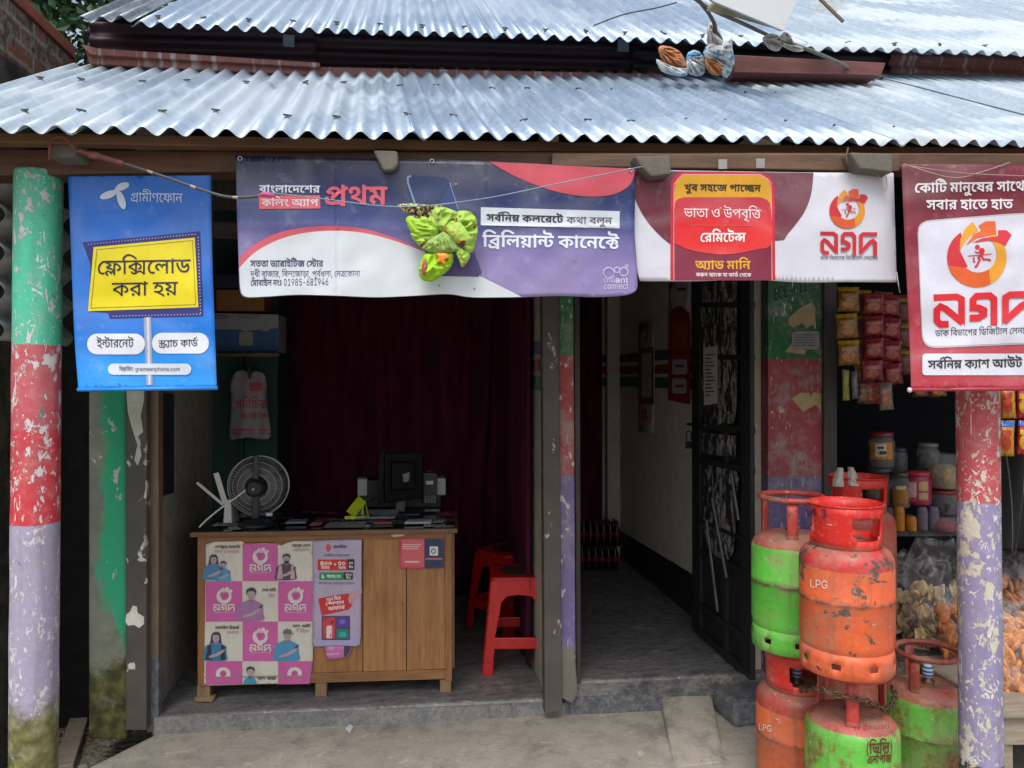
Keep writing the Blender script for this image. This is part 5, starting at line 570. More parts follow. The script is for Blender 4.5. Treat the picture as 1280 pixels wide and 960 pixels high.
def emblem(cx, cy, r, mapf, cols, parent, lift, name='emblem', runner=True):
    """ring of red, orange and amber with three petals and a runner in its middle"""
    red, org, amb = cols
    def T(pts): return [(cx + x * r, cy + y * r) for x, y in pts]
    outer = lambda a: (cos(radians(a)), sin(radians(a)) + .0)
    ic = (.05, -.12); ir = .62
    inner = lambda a: (ic[0] + ir * cos(radians(a)), ic[1] + ir * sin(radians(a)))
    def sec(a0, a1, b0, b1, n=14):
        o = [outer(a0 + (a1 - a0) * k / n) for k in range(n + 1)]; i = [inner(b0 + (b1 - b0) * k / n) for k in range(n + 1)]
        return T(o + i[::-1])
    sheet(name, [sec(238, 150, 215, 120), T([(-.86, .1), (-.95, -.2), (-.6, -.3), (-.3, .3), (-.6, .35)])], mapf, lift, red, parent)
    sheet(name, [sec(165, 62, 130, 55)], mapf, lift + .0006, org, parent)
    sheet(name, [sec(80, -62, 62, -55)], mapf, lift + .0004, amb, parent)
    sheet(name, [T([(-.58, -.2), (-.55, -.62), (-.38, -.98), (-.14, -1.2), (.06, -.92), (-.2, -.75), (-.42, -.5)])], mapf, lift + .001, amb, parent)
    sheet(name, [T([(-.36, -.42), (-.1, -.78), (.16, -.92), (.06, -1.08), (.3, -1.22), (.62, -1.22), (.66, -.78), (.36, -.74), (.02, -.66)])], mapf, lift + .0012, org, parent)
    sheet(name, [T([(-.16, -.5), (.2, -.66), (.72, -.72), (.72, -.92), (1.0, -.92), (1.17, -.76), (.96, -.4), (.76, -.5), (.4, -.58)])], mapf, lift + .0014, red, parent)
    if runner:
        q = [ell(cx + .02 * r, cy - .35 * r, .085 * r, n=12), ell(cx + .17 * r, cy - .22 * r, .1 * r, .11 * r, n=12)]
        for st, w in (([(-.3, -.05), (.5, -.12)], .03), ([(-.06, -.2), (.05, -.16), (.14, -.2)], .05), ([(.2, -.14), (.06, -.0), (.1, .08), (.0, .28), (-.06, .32)], .075), ([(.16, -.08), (.22, .06), (.42, .06), (.46, .12)], .06), ([(-.1, -.02), (-.1, .1), (-.06, .16)], .05)):
            q.append(stroke(T(st), w * r))
        sheet(name, q, mapf, lift, red, parent)
def nogod(x0, y0, x1, y1, mapf, mat, parent, lift, slope=0, name='lettering'):
    """the three square-cut letters under the emblem"""
    w = (x1 - x0); h = (y1 - y0); t = .066
    def T(p): return [(x0 + x * w, y0 + y * h + slope * x) for x, y in p]
    def st(p):
        return pen([(x0 + x * w, y0 + y * h + slope * x) for x, y in p], t * w)
    L = st([(0, .09), (.23, .09), (.278, .17), (.278, .62)]) + [T([(.245, .6), (.311, .6), (.311, 1.0)])] + \
        st([(.293, .9), (.12, .44), (.07, .37), (.033, .47), (.033, .8), (.07, .91), (.15, .91)]) + \
        st([(.6, 1), (.6, .2), (.56, .09), (.43, .09), (.393, .2), (.393, .44), (.45, .45), (.5, .53), (.5, .66), (.45, .75), (.36, .75)]) + \
        st([(1, .09), (.76, .09), (.715, .17), (.715, .62)]) + [T([(.682, .6), (.748, .6), (.682, 1.0)])] + \
        st([(.7, .9), (.875, .44), (.925, .37), (.967, .47), (.967, 1)])
    sheet(name, L, mapf, lift, mat, parent)
# ------------------------------------------------------------------ planes of the place
PXY = lambda px, D: PD(px, HOR, D)
FP = Plane(GZ(190, 918, 0), GZ(720, 893, 0))                       # shop front
BP = Plane(PXY(47, 2.36), PXY(1223, 2.62))                         # pillars and the beam on them
def slab(mb, pl, px, o0, o1, flat=False):
    """piece sawn to an outline on plane pl, from o0 to o1 metres nearer the street"""
    return mb.prism([(pl.at(x, y) + pl.n * o0) if flat else pl.at(x, y, o0) for x, y in px], pl.n * (o1 - o0))
# ground, walkway, floors
g = NT('gravel'); p = g.wpos()
n1 = g.noise(p, 2.2, 6); vo = g.n('TexVoronoi', {'Vector': p, 'Scale': 38.0}); n2 = g.noise(p, 60, 4)
gcol = g.mix(g.ss(n1, .35, .7), H('#8b8376'), H('#a79c88'))
gcol = g.mix(g.ss(vo.outputs['Distance'], .0, .5, .75, 0), gcol, H('#4d463c')); gcol = g.mix(g.ss(n2, .4, .7, 0, .4), gcol, H('#5d5a52'))
g.bump(g.mth('SUBTRACT', 1.0, vo.outputs['Distance']), .8, .02); GRAVEL = g.fin(gcol, .9)
struct(ob('ground', MB().grid(lambda u, v: Vector((-60 + 120 * u, -40 + 100 * v, -.13)), 24, 24), GRAVEL))
def concrete(name, a, b, dark, rough=.7, sc=1.0, streak=(1, 1, 1), dk=.5, worn=False):
    g = NT(name); p = g.stretch(g.wpos(), streak)
    n1 = g.noise(p, 1.6 * sc, 6, .65, .5); n2 = g.noise(p, 9 * sc, 6, .7); n3 = g.noise(p, 70, 3)
    c = g.mix(g.ss(n1, .3, .7), H(a), H(b)); c = g.mix(g.ss(n2, .42, .72, 0, dk), c, H(dark)); c = g.mix(g.ss(n3, .45, .75, 0, .22), c, H('#c9c3b4'))
    if worn:      # hairline cracks, pale scuffs, dropped grit
        q = g.n('VectorMath', {0: g.wpos(), 1: g.n('TexNoise', {'Vector': g.wpos(), 'Scale': 2.5, 'Detail': 5.0}).outputs['Color']}, operation='ADD').outputs[0]
        vo = g.n('TexVoronoi', {'Vector': q, 'Scale': 1.3}, feature='DISTANCE_TO_EDGE').outputs[0]; ck = g.mth('MULTIPLY', g.mth('LESS_THAN', vo, .0022), g.ss(n1, .5, .66)); c = g.mix(g.mth('MULTIPLY', ck, .7), c, H('#4a4843'))
        sc_ = g.noise(g.stretch(g.wpos(), (1, 2.2, 1)), 7, 7, .75, 1.2); c = g.mix(g.ss(sc_, .56, .66, 0, .6), c, H('#c6bda6')); c = g.mix(g.ss(g.noise(g.wpos(), 4.4, 7, .7, .5), .54, .68, 0, .55), c, V(H(dark), .75))
        gr = g.n('TexVoronoi', {'Vector': g.wpos(), 'Scale': 34.0}); c = g.mix(g.mth('MULTIPLY', g.mth('LESS_THAN', gr.outputs['Distance'], .13), g.mth('GREATER_THAN', g.xyz(gr.outputs['Color'], 0), .72)), c, g.mix(g.xyz(gr.outputs['Color'], 1), H('#4a4640'), H('#d2ccbe')))
    g.bump(g.mth('ADD', n2, g.mth('MULTIPLY', n3, .4)), .45, .01); return g.fin(c, g.ss(n2, .3, .7, rough - .15, rough + .1))
WALK = concrete('walkway_concrete', '#97938a', '#a8a296', '#6f6d68', .75, 1.0, (1, 1, 1), .55, True)
FLOOR = concrete('polished_dark_floor', '#67676a', '#807f7f', '#37383b', .42, 2.2, (.6, 1.6, 1), .8, True)
NAVY = concrete('worn_navy_step', '#454a55', '#5d6168', '#8b8a85', .6, 3, (1, 1, 1), .6)
def poly(pts, z0, z1): return MB().prism([Vector((x, y, z1)) for x, y in pts], Vector((0, 0, z0 - z1)))
def xy(v): return (v.x, v.y)
a = GZ(195, 917, 0); b = GZ(105, 962, 0); c = GZ(720, 893, 0)
far = FP.at(1900, HOR)
struct(ob('walkway', poly([xy(a + FP.u * -.02 - FP.n * .3), xy(a), xy(b), (b.x - .02, 2.6), (b.x - .5, 2.0), (b.x - .5, 1.1), (5, 1.1), xy(far), xy(far - FP.n * .3)], -.2, 0), WALK, bevel=.012))
def edge_floor(name, p0, p1, back, z, mat):
    A = Vector((p0.x, p0.y, 0)); B = Vector((p1.x, p1.y, 0))
    return struct(ob(name, poly([xy(A), xy(B), (B.x, back), (A.x, back)], -.1, z), mat, bevel=.014))
XW = 1.655                                                          # inner face of the passage wall
xl = FP.at(192, HOR); xm = FP.at(722, HOR)
edge_floor('shop_floor', xl, FP.at(705, HOR), 6.4, .08, FLOOR)
edge_floor('passage_floor', FP.at(706, HOR, .0), FP.at(985, HOR), 6.4, .155, FLOOR)
struct(ob('step_face', slab(MB(), FP, [(706, 872), (948, 862), (948, 889), (706, 894)], .004, .0), NAVY))
struct(ob('step_face', slab(MB(), FP, [(192, 897), (706, 879), (706, 895), (192, 919)], .004, 0), concrete('step_edge', '#6d6f73', '#8f8d87', '#464c55', .7, 5)))
# little ramp of mortar up to the passage
rm = MB(); A = FP.at(826, 868, -.02); B = FP.at(890, 866, -.02)
r0 = GZ(842, 962, 0); r1 = GZ(908, 955, 0)
rm.add([A, B, r1, r0, Vector((A.x, A.y, -.05)), Vector((B.x, B.y, -.05)), Vector((r1.x, r1.y, -.05)), Vector((r0.x, r0.y, -.05))], [(0, 1, 2, 3), (0, 3, 7, 4), (1, 5, 6, 2), (3, 2, 6, 7), (0, 4, 5, 1), (4, 7, 6, 5)])
struct(ob('ramp', rm, WALK, bevel=.02))
struct(ob('step', MB().box(FP.at(935, 880, .1) * 1, (.25, .2, .12), rz=.1), NAVY, bevel=.02))

# ------------------------------------------------------------------ the shop building
bldg = thing('shop_building', 'low row of roadside shops under two tiers of corrugated tin roof', 'building', xy(FP.at(700, HOR)) + (0,))
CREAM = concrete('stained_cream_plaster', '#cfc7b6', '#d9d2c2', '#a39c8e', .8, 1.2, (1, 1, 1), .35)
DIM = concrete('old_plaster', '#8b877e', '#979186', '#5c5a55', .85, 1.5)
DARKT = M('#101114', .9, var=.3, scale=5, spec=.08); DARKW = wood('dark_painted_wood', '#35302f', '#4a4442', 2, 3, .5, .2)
def wallseg(name, a, b, z0, z1, t=.1, mat=None, side=1, par=None):
    a = Vector((a[0], a[1], 0)); b = Vector((b[0], b[1], 0)); d = (b - a).normalized(); n = Vector((d.y, -d.x, 0)) * t * side
    return ob(name, MB().prism([a + Vector((0, 0, z0)), b + Vector((0, 0, z0)), b + n + Vector((0, 0, z0)), a + n + Vector((0, 0, z0))], Vector((0, 0, z1 - z0))), mat, par if par is not None else bldg)
LWX = PXY(262, 4.3)
lw0 = FP.at(197, HOR, -.06)
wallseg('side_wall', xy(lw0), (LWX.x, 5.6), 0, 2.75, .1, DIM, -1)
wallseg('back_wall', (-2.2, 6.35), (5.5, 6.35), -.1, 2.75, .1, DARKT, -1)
wallseg('passage_wall', (XW + .03, 3.55), (XW + .03, 6.35), 0, 2.75, .14, CREAM, 1)
wallseg('passage_end_wall', (.5, 6.02), (XW, 6.02), 0, 2.75, .05, CREAM, -1)
xp = FP.at(684, HOR)
CREAMS = painted('cream_with_stripes', [(0, H('#b9b0a0')), (1.50, H('#2f7a4a')), (1.56, H('#b9b0a0')), (1.585, H('#b83a3a')), (1.645, H('#b9b0a0')), (1.67, H('#6d6591')), (1.735, H('#b9b0a0'))], '#8b8578', .2)
wallseg('partition_wall', xy(FP.at(683, HOR, -.02)), (FP.at(683, HOR).x, 6.3), 0, 2.75, .06, CREAMS, 1)
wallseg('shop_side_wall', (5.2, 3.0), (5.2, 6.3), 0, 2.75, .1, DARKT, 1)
wallseg('alley_shade_wall', (-1.4, 4.1), (-3.2, 4.1), -.1, 3.0, .1, M('#0c0c0d', .9), -1)  # near-black wall added across the alley to stand for its shade
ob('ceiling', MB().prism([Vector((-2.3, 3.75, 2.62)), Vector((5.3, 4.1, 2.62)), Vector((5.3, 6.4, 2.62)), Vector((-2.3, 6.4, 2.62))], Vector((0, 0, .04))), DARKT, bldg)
# stripes along the passage wall and its dark skirting
sk = MB(); sk.add([Vector((XW + .026, y, z)) for y, z in ((4.0, .13), (6.0, .13), (6.0, .36), (4.0, .42))], [(0, 1, 2, 3)])
ob('skirting', sk, M('#1f2428', .6), bldg)
for z0, z1, c in ((1.49, 1.56, '#1f6b3c'), (1.585, 1.645, '#8e2c34'), (1.675, 1.74, '#4b4a68')):
    ob('stripe', MB().add([Vector((XW + .027, y, z)) for y, z in ((4.0, z0), (6.01, z0), (6.01, z1), (4.0, z1))], [(0, 1, 2, 3)])
       .add([Vector((x, 6.016, z)) for x, z in ((.9, z0), (XW + .02, z0), (XW + .02, z1), (.9, z1))], [(0, 1, 2, 3)]), M(c, .7), bldg)
ob('corner_post', MB().box((XW - .02, 5.93, 1.4), (.1, .06, 2.6)), CREAM, bldg)
# pilasters and posts of the front
cem = NT('mossy_pilaster'); p = cem.wpos(); z = cem.xyz(p, 2); x = cem.xyz(p, 0)
n = cem.noise(p, 7, 6, .7); n2 = cem.noise(cem.stretch(p, (1, 1, .35)), 11, 5)
c = cem.mix(cem.ss(n, .3, .7), H('#6f7a6c'), H('#8a8d7f'))
gx = PXY(129, 3.36).x
gm = cem.mth('ADD', cem.mth('MULTIPLY', cem.mth('SUBTRACT', x, gx), 9), cem.mth('MULTIPLY', cem.mth('SUBTRACT', n2, .5), 1.6))
gm = cem.mth('ADD', gm, cem.ss(z, .2, .75, -1.4, .15))
c = cem.mix(cem.ss(gm, -.12, .25), c, H('#35ab80'))
mm = cem.mth('ADD', cem.noise(p, 5, 6, .7), cem.ss(z, -.1, .9, .36, -.35))
c = cem.mix(cem.ss(mm, .46, .66), c, cem.ramp(cem.noise(p, 16, 5), [(.3, H('#26241a')), (.5, H('#454722')), (.72, H('#73703f'))]))
c, m = chips(cem, p, c, H('#c7c8c0'), .46, 20, (1, 1, .6))
cem.bump(n, .6, .012); MOSSY = cem.fin(c, .85)
ob('pilaster', slab(MB(), FP, [(110, 225), (158, 225), (158, 925), (110, 925)], .03, -.16), MOSSY, bldg, bevel=.012, label='grey pilaster with a green edge and moss at its foot')
def flaked(name, base, chip, amt, scale=16, st=(1, 1, .5)):
    g = NT(name); p = g.wpos(); n = g.noise(p, 5, 4); c = g.mix(g.ss(n, .3, .7), V(H(base), .85), V(H(base), 1.15)); c, m = chips(g, p, c, H(chip), amt, scale, st)
    g.bump(g.noise(p, 40, 3), .3, .004); return g.fin(c, .6)
BRN = flaked('brown_post_paint', '#56504d', '#d8d6cf', .45, 14)
ob('door_post', slab(MB(), FP, [(157, 225), (183, 225), (183, 913), (157, 913)], .05, -.03), BRN, bldg, bevel=.004, label='brown wooden post with a white paint splash')
ob('door_post', slab(MB(), FP, [(184, 225), (198, 225), (198, 820), (184, 826)], -.0, -.06), wood('bare_plank', '#6d5d4c', '#85725d', 2, 5), bldg)
ob('door_post', slab(MB(), FP, [(184, 826), (198, 820), (198, 915), (184, 915)], -.0, -.06), NAVY, bldg)
ob('paint_splash', slab(MB(), FP, [(x, y) for x, y in [(158, 768), (163, 764), (166, 757), (171, 758), (172, 766), (180, 771), (180, 780), (174, 785), (168, 781), (160, 782), (157, 777)]], .0505, .052), M('#e6e4da', .5), bldg)
ob('paint_splash', slab(MB(), FP, [(158, 488), (180, 488), (180, 500), (176, 520), (179, 540), (173, 545), (177, 570), (172, 582), (168, 575), (172, 556), (165, 535), (160, 515)], .0505, .052), M('#cfcfc4', .6), bldg)
# middle post, striped plaster strip beside it
ob('door_post', slab(MB(), FP, [(677, 215), (697, 215), (703, 888), (681, 893)], .06, -.02), flaked('brown_post_paint_worn', '#57534e', '#b5b2ab', .46, 20), bldg, bevel=.004, label='brown wooden post between the shop and the passage')
gz = FP.at(712, 446).z; rz = FP.at(712, 594).z; pz = FP.at(712, 812).z
ob('pilaster', slab(MB(), FP, [(697, 215), (716, 215), (720, 868), (700, 872)], .03, -.1), painted('striped_pilaster', [(0, H('#6d685f')), (pz, H('#7c6aa0')), (rz, H('#b93f43')), (gz, H('#1f7a45'))], '#d9d4d4', .5, scale=16, st=(1, 1, .6)), bldg, bevel=.006, label='narrow pilaster striped green, red and lilac')
ob('pilaster_foot', slab(MB(), FP, [(700, 810), (718, 806), (723, 866), (716, 880), (700, 872)], .034, -.06), flaked('broken_plaster_brick', '#77736b', '#a5553c', .45, 22), bldg, bevel=.008, label='broken plaster foot with brick showing')
ob('door_frame', slab(MB(), FP, [(717, 215), (724, 215), (726, 862), (721, 866)], .0, -.08), DARKW, bldg)
# right pilaster
gz = FP.at(1000, 449).z; rz = FP.at(1000, 596).z
ECLM = painted('right_pilaster_paint', [(0, H('#6b5c92')), (rz, H('#a33a45')), (gz, H('#1c6b3f'))], '#cdbf9b', .38, scale=11, st=(1, 1, .8), hi='#b9aeb0')
ob('pilaster', slab(MB(), FP, [(960, 215), (1029, 215), (1029, 905), (960, 905)], .03, -.08), ECLM, bldg, bevel=.006, label='wide pilaster striped green, dull red and lilac with torn paper')
_d = Plane(FP.at(960, HOR, .03), PXY(945, FP.D(952) + .13))
ob('pilaster_side', MB().prism([FP.at(960, 215, .028), FP.at(960, 905, .028), PD(944, 905, FP.D(950) + .12), PD(944, 215, FP.D(950) + .12)], FP.u * .02), ECLM, bldg)
ob('door_post', slab(MB(), FP, [(1030, 215), (1046, 215), (1047, 905), (1030, 905)], .05, -.06), DARKW, bldg, bevel=.004)
ob('door_frame', slab(MB(), FP, [(934, 215), (945, 215), (943, 862), (932, 858)], -.06, -.14), DARKW, bldg)
for q in ([(985, 398), (1000, 385), (1014, 378), (1019, 384), (1019, 405), (1008, 410), (1003, 404), (992, 410), (986, 405)], [(981, 440), (990, 428), (996, 436), (1008, 438), (1005, 443)], [(990, 498), (1000, 491), (1012, 491), (1013, 497), (1016, 490), (1026, 492), (1026, 515), (1020, 506), (1010, 511), (1004, 515), (996, 506)]):
    ob('paper_scrap', slab(MB(), FP, q, .031, .0325), M('#b9a67f', .8, var=.2), bldg)
ob('notice', slab(MB(), FP, rrect(990, 414, 1024, 437, 4), .033, .0345), M('#9c9ba0', .7), bldg, label='small worn printed sticker on the green paint')
sheet('notice_print', [[(993 + (k % 2) * 2, 418 + 3.3 * k), (1022 - (k * 3 % 5), 418 + 3.3 * k), (1022 - (k * 3 % 5), 419 + 3.3 * k), (993 + (k % 2) * 2, 419 + 3.3 * k)] for k in range(5)], FP.at, .0352, M('#55545a', .8, name='print_grey'), bldg)
text('ecl', 967, 1010, 361, 376, FP.at, M('#10201a', .7), bldg, .0315, -13, size=727)
# beam, purlin and rafter ends over the front
BW = wood('old_brown_beam', '#4c3428', '#6d4c38', 0, 3); BW2 = wood('pale_purlin', '#5f422b', '#775435', 0, 3); GRY = M('#6a665e', .9, var=.25, scale=9, bump=.4)
ob('beam', slab(MB(), BP, [(-260, 184), (460, 189), (1500, 192), (1500, 214), (460, 207), (300, 214), (60, 219), (-260, 220)], .045, -.06), BW, bldg, bevel=.006)
EP = Plane(PXY(0, 2.2), PXY(1280, 2.76))
ob('purlin', slab(MB(), EP, [(-300, 160), (0, 165), (640, 176), (1500, 188), (1500, 195), (640, 189), (0, 178), (-300, 172)], .0, -.05), BW2, bldg, bevel=.004)
ob('beam', slab(MB(), BP, [(690, 191), (1125, 193), (1125, 214), (690, 208)], .075, .048), wood('thin_batten', '#574031', '#6f5440', 0, 4), bldg, bevel=.004)
for q in ([(466, 187), (497, 188), (498, 206), (491, 213), (479, 213), (474, 203)], [(792, 195), (838, 194), (840, 218), (814, 221), (800, 206)], [(1062, 190), (1116, 192), (1117, 216), (1075, 211)], [(56, 171), (96, 176), (95, 196), (60, 197)]):
    ob('rafter_end', slab(MB(), BP, q, .13, .02), GRY, bldg, bevel=.008)
for q in ((904, 205), (951, 204)): ob('bracket', slab(MB(), BP, [(q[0] - 6, q[1] - 6), (q[0] + 5, q[1] - 6), (q[0] + 5, q[1] + 6), (q[0] - 6, q[1] + 6)], .08, .0765), M('#9a9a98', .4, .6), bldg)
ob('front_board', slab(MB(), FP, [(120, 225), (720, 225), (720, 262), (120, 262)], -.02, -.06), DARKW, bldg)
ob('front_board', slab(MB(), FP, [(190, 275), (300, 278), (300, 298), (190, 292)], .0, -.04), wood('board', '#3c3331', '#54474a', 0, 4), bldg)

# ------------------------------------------------------------------ corrugated tin
def tin(name, base, dk, metal=.45, rough=.34, rust=0, white=.3):
    g = NT(name); p = g.wpos(); vo = g.n('TexVoronoi', {'Vector': p, 'Scale': 60.0}); n = g.noise(p, 1.1, 4, .55, .6); n2 = g.noise(g.stretch(p, (16, .8, .8)), 1.6, 5)
    c = g.mix(g.xyz(vo.outputs['Color'], 0), H(base), H(dk)); wm = g.ss(n, .45, .55, 0, white); c = g.mix(wm, c, H('#c9d2d8'))
    c = g.mix(g.ss(n2, .54, .64, 0, .35), c, H('#d2d9de')); c = g.mix(g.ss(g.noise(g.stretch(p, (5, .7, .7)), 5, 5, .7), .56, .74, 0, .22), c, H('#767c82')); c = g.mix(g.ss(g.noise(p, 38, 3), .62, .75, 0, .3), c, H('#6b665f'))
    if rust: c = g.mix(g.ss(g.noise(p, 5, 6, .7), .6 - rust * .2, .75, 0, .8), c, H('#6b3f2c'))
    r = g.mth('ADD', g.ss(n2, .4, .62, rough - .06, rough + .1), g.mth('MULTIPLY', wm, .3)); g.bump(n, .03, .01)
    return g.fin(c, r, g.mth('SUBTRACT', metal, g.mth('MULTIPLY', wm, metal * .5)))
TIN = tin('galvanised_tin', '#a9bccf', '#93a8bf'); TINW = tin('weathered_tin', '#aebdca', '#9dafbd', .3, .5, 0, .7); TINM = tin('pale_galvanised_tin', '#b4c5d6', '#a2b5c8', .4, .34, 0, .5); TINR = tin('red_oxide_tin', '#855048', '#70443e', .0, .65, .2, 0)
def corr(name, e0, e1, t0, t1, mat, pitch=.076, amp=.0125, u0=0, u1=1, ph=0, parent=bldg, nv=6, label=None, sag=0, lift=0):
    w = (e1 - e0).length; n = max(8, int(w * (u1 - u0) / pitch * 10)); nrm = (e1 - e0).cross(t0 - e0).normalized()
    if nrm.z < 0: nrm = -nrm
    def f(a, v):
        u = u0 + (u1 - u0) * a; q = (e0.lerp(e1, u)).lerp(t0.lerp(t1, u), v); s = sin(2 * pi * u * w / pitch + ph)
        return q + nrm * (amp * s + lift + sag * (mnoise.noise(Vector((u * 7, v * .7, ph))) + .25 * mnoise.noise(Vector((u * 60, v * .3, ph))))) 
    return ob(name, MB().grid(f, n, nv), mat, parent, solid=.0012, label=label)
e0, e1 = PD(-170, 159, 2.08), PD(1700, 193, 2.92); t0, t1 = PD(88, 82, 3.38), PD(1290, 103, 4.18)
W_ = (e1 - e0).length
for i, (a, b, m) in enumerate(((0, .105, TINW), (.095, .30, TINM), (.292, .47, TIN), (.462, .62, TIN), (.612, .80, TINW), (.79, 1, TINW))):
    corr('roof_sheet', e0, e1, t0, t1, m, u0=a, u1=b, sag=.005, lift=.004 * i, ph=0)
# nails holding the sheets
RN = random.Random(3); NAIL = ob('roof_nail', MB().box((0, 0, 0), (.026, .008, .006)).lathe([(0, -.014), (.009, -.013), (.007, -.004), (0, -.003)], seg=10), M('#5b5a55', .5, .5), None, bevel=.001); NAIL.parent = bldg
_nn = [0]
def nail(q, rz):
    o = NAIL if not _nn[0] else NAIL.copy()
    if _nn[0]: COL.objects.link(o)
    _nn[0] = 1; o.location = Vector(q) - wloc(bldg); o.rotation_euler = (.35, RN.uniform(-.2, .2), rz)
for v in (.16, .62):
    for k in range(26):
        u = (k + .5 + RN.uniform(-.12, .12)) / 26; kk = round(u * W_ / .076 - .25) + .25; u = kk * .076 / W_
        if not 0 < u < 1: continue
        q = (e0.lerp(e1, u)).lerp(t0.lerp(t1, u), v + RN.uniform(-.03, .03)) + Vector((0, -.006, .034))
        nail(q - Vector((0, 0, .014)), RN.uniform(-.6, .6))
# wall of red sheets between the two roofs, and the upper roof
RP = Plane(PXY(105, 3.42), PXY(1200, 4.12))
def hcorr(name, px, mat, lift, pitch=.07, amp=.012, label=None):
    """sheet with its waves running along the wall, outline px (left top, right top, right bottom, left bottom)"""
    A, B, C_, D_ = [RP.at(x, y, lift) for x, y in px]; h = (A - D_).length
    def f(u, v):
        q = (D_.lerp(C_, u)).lerp(A.lerp(B, u), v); return q + RP.n * amp * sin(2 * pi * v * h / pitch)
    return ob(name, MB().grid(f, 24, max(8, int(h / pitch * 10))), mat, bldg, solid=.0012, label=label)
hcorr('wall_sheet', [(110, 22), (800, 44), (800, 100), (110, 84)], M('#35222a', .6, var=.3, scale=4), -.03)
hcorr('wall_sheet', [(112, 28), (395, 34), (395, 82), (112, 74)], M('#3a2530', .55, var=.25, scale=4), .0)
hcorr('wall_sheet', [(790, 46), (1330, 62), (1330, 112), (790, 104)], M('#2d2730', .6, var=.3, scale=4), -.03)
hcorr('wall_sheet', [(1112, 60), (1340, 66), (1340, 104), (1112, 92)], TINR, .02, label='red oxide sheet peeling at its foot')
rg = MB(); slab(rg, RP, [(104, 58), (118, 62), (400, 83), (830, 92), (830, 100), (400, 95), (112, 80)], .16, .0); ob('roof_flashing', rg, TINR, bldg, bevel=.006)
ob('roof_flashing', slab(MB(), RP, [(100, 55), (122, 60), (400, 78), (400, 84), (112, 68)], .185, .163), TINR, bldg, bevel=.004)
ob('rafter_end', slab(MB(), RP, [(918, 68), (1108, 78), (1102, 94), (918, 90)], .42, .3), wood('dark_plank', '#5b3431', '#744742', 0, 3), bldg, bevel=.006, label='dark red plank lying on the lower roof')
ob('rafter_end', slab(MB(), RP, [(826, 38), (890, 46), (890, 58), (826, 54)], .1, .02), DARKW, bldg, bevel=.004)
for x, y in ((361, 51), (779, 57), (1158, 70)): ob('tin_plate', slab(MB(), RP, [(x - 7, y - 8), (x + 7, y - 7), (x + 7, y + 8), (x - 7, y + 7)], .022, .0205), M('#a9adac', .35, .7), bldg)
def updir(e, pxv=504):   # up-slope partner of an eave point
    return e + Vector((0, 3.6, 3.6 * .64))
u0_, u1_ = PD(96, 28, 3.18), PD(1010, 58, 3.62)
corr('roof_sheet', u0_, u1_, updir(u0_), updir(u1_), TIN, u0=.065, u1=.55, sag=.005, nv=8)
corr('roof_sheet', u0_, u1_, updir(u0_), updir(u1_), TIN, u0=.54, u1=1, sag=.005, nv=8, lift=.004)
corr('roof_sheet', u0_, u1_, updir(u0_), updir(u1_), tin('dark_tin', '#7c848c', '#626b74', .7, .4), u0=0, u1=.07, sag=.02, nv=8, lift=.01, label='loose grey sheet curling at the roof corner')
v0_, v1_ = PD(985, 61, 3.72), PD(1500, 72, 4.0)
v2_ = v0_ + (v1_ - v0_) * 3
corr('roof_sheet', v0_, v2_, updir(v0_), updir(v2_), TINW, sag=.005, nv=8, pitch=.09, amp=.013, label='whitish weathered tin of the right upper roof')
for A, B, cnt in ((u0_, u1_, 17), (v0_, v1_, 9)):
    for k in range(cnt):
        q = A.lerp(B, (k + .5) / cnt) + Vector((0, .11, .11 * .64 + .03)); nail(q - Vector((0, 0, .012)), RN.uniform(-.5, .5))
# blank panel below the roofs so that the loft is shut
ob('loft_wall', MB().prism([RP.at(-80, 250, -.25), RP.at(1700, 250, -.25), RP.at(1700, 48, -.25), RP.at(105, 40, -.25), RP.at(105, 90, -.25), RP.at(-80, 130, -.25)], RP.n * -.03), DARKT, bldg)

# ------------------------------------------------------------------ round pillars
def pillar(name, px, D, w, ytop, label, mat, ybot=1150):
    c = PXY(px, D); r = w / 2 / FPX * D; z1 = PD(px, ytop, D).z
    prof = []; N_ = 40
    for k in range(N_ + 1): prof.append((r, -.2 + (z1 + .2) * k / N_))
    prof += [(r * .96, z1 + .006), (0, z1 + .008)]
    o = ob(name, MB().lathe(prof, (c.x, c.y, 0), 48, wob=.03), mat); return tag(o, label, 'pillar')
z = lambda px, y, D: PD(px, y, D).z
pillar('round_pillar', 46, 2.36, 54, 217, 'left round pillar painted sea green, red and lilac with moss at its foot',
       painted('left_pillar_paint', [(0, H('#a39cb6')), (z(47, 657, 2.36), H('#c93a46')), (z(47, 541, 2.36), H('#c2545f')), (z(47, 433, 2.36), H('#45c7a4'))], '#cfcbd0', .58, 1, .66, (1, 1, .6), 44, .15, '#7d7b78', hi='#dad5d8'))
pillar('round_pillar', 1222, 2.62, 48.5, 222, 'right round pillar with badly peeled red and lilac paint, beside the gas cylinders',
       painted('right_pillar_paint', [(0, H('#3c4148')), (z(1223, 950, 2.62), H('#9189af')), (z(1223, 626, 2.62), H('#c14c55'))], '#c9c2b0', .67, 0, .3, (1, 1, .7), 30, .15, hi='#d6d0c8'))

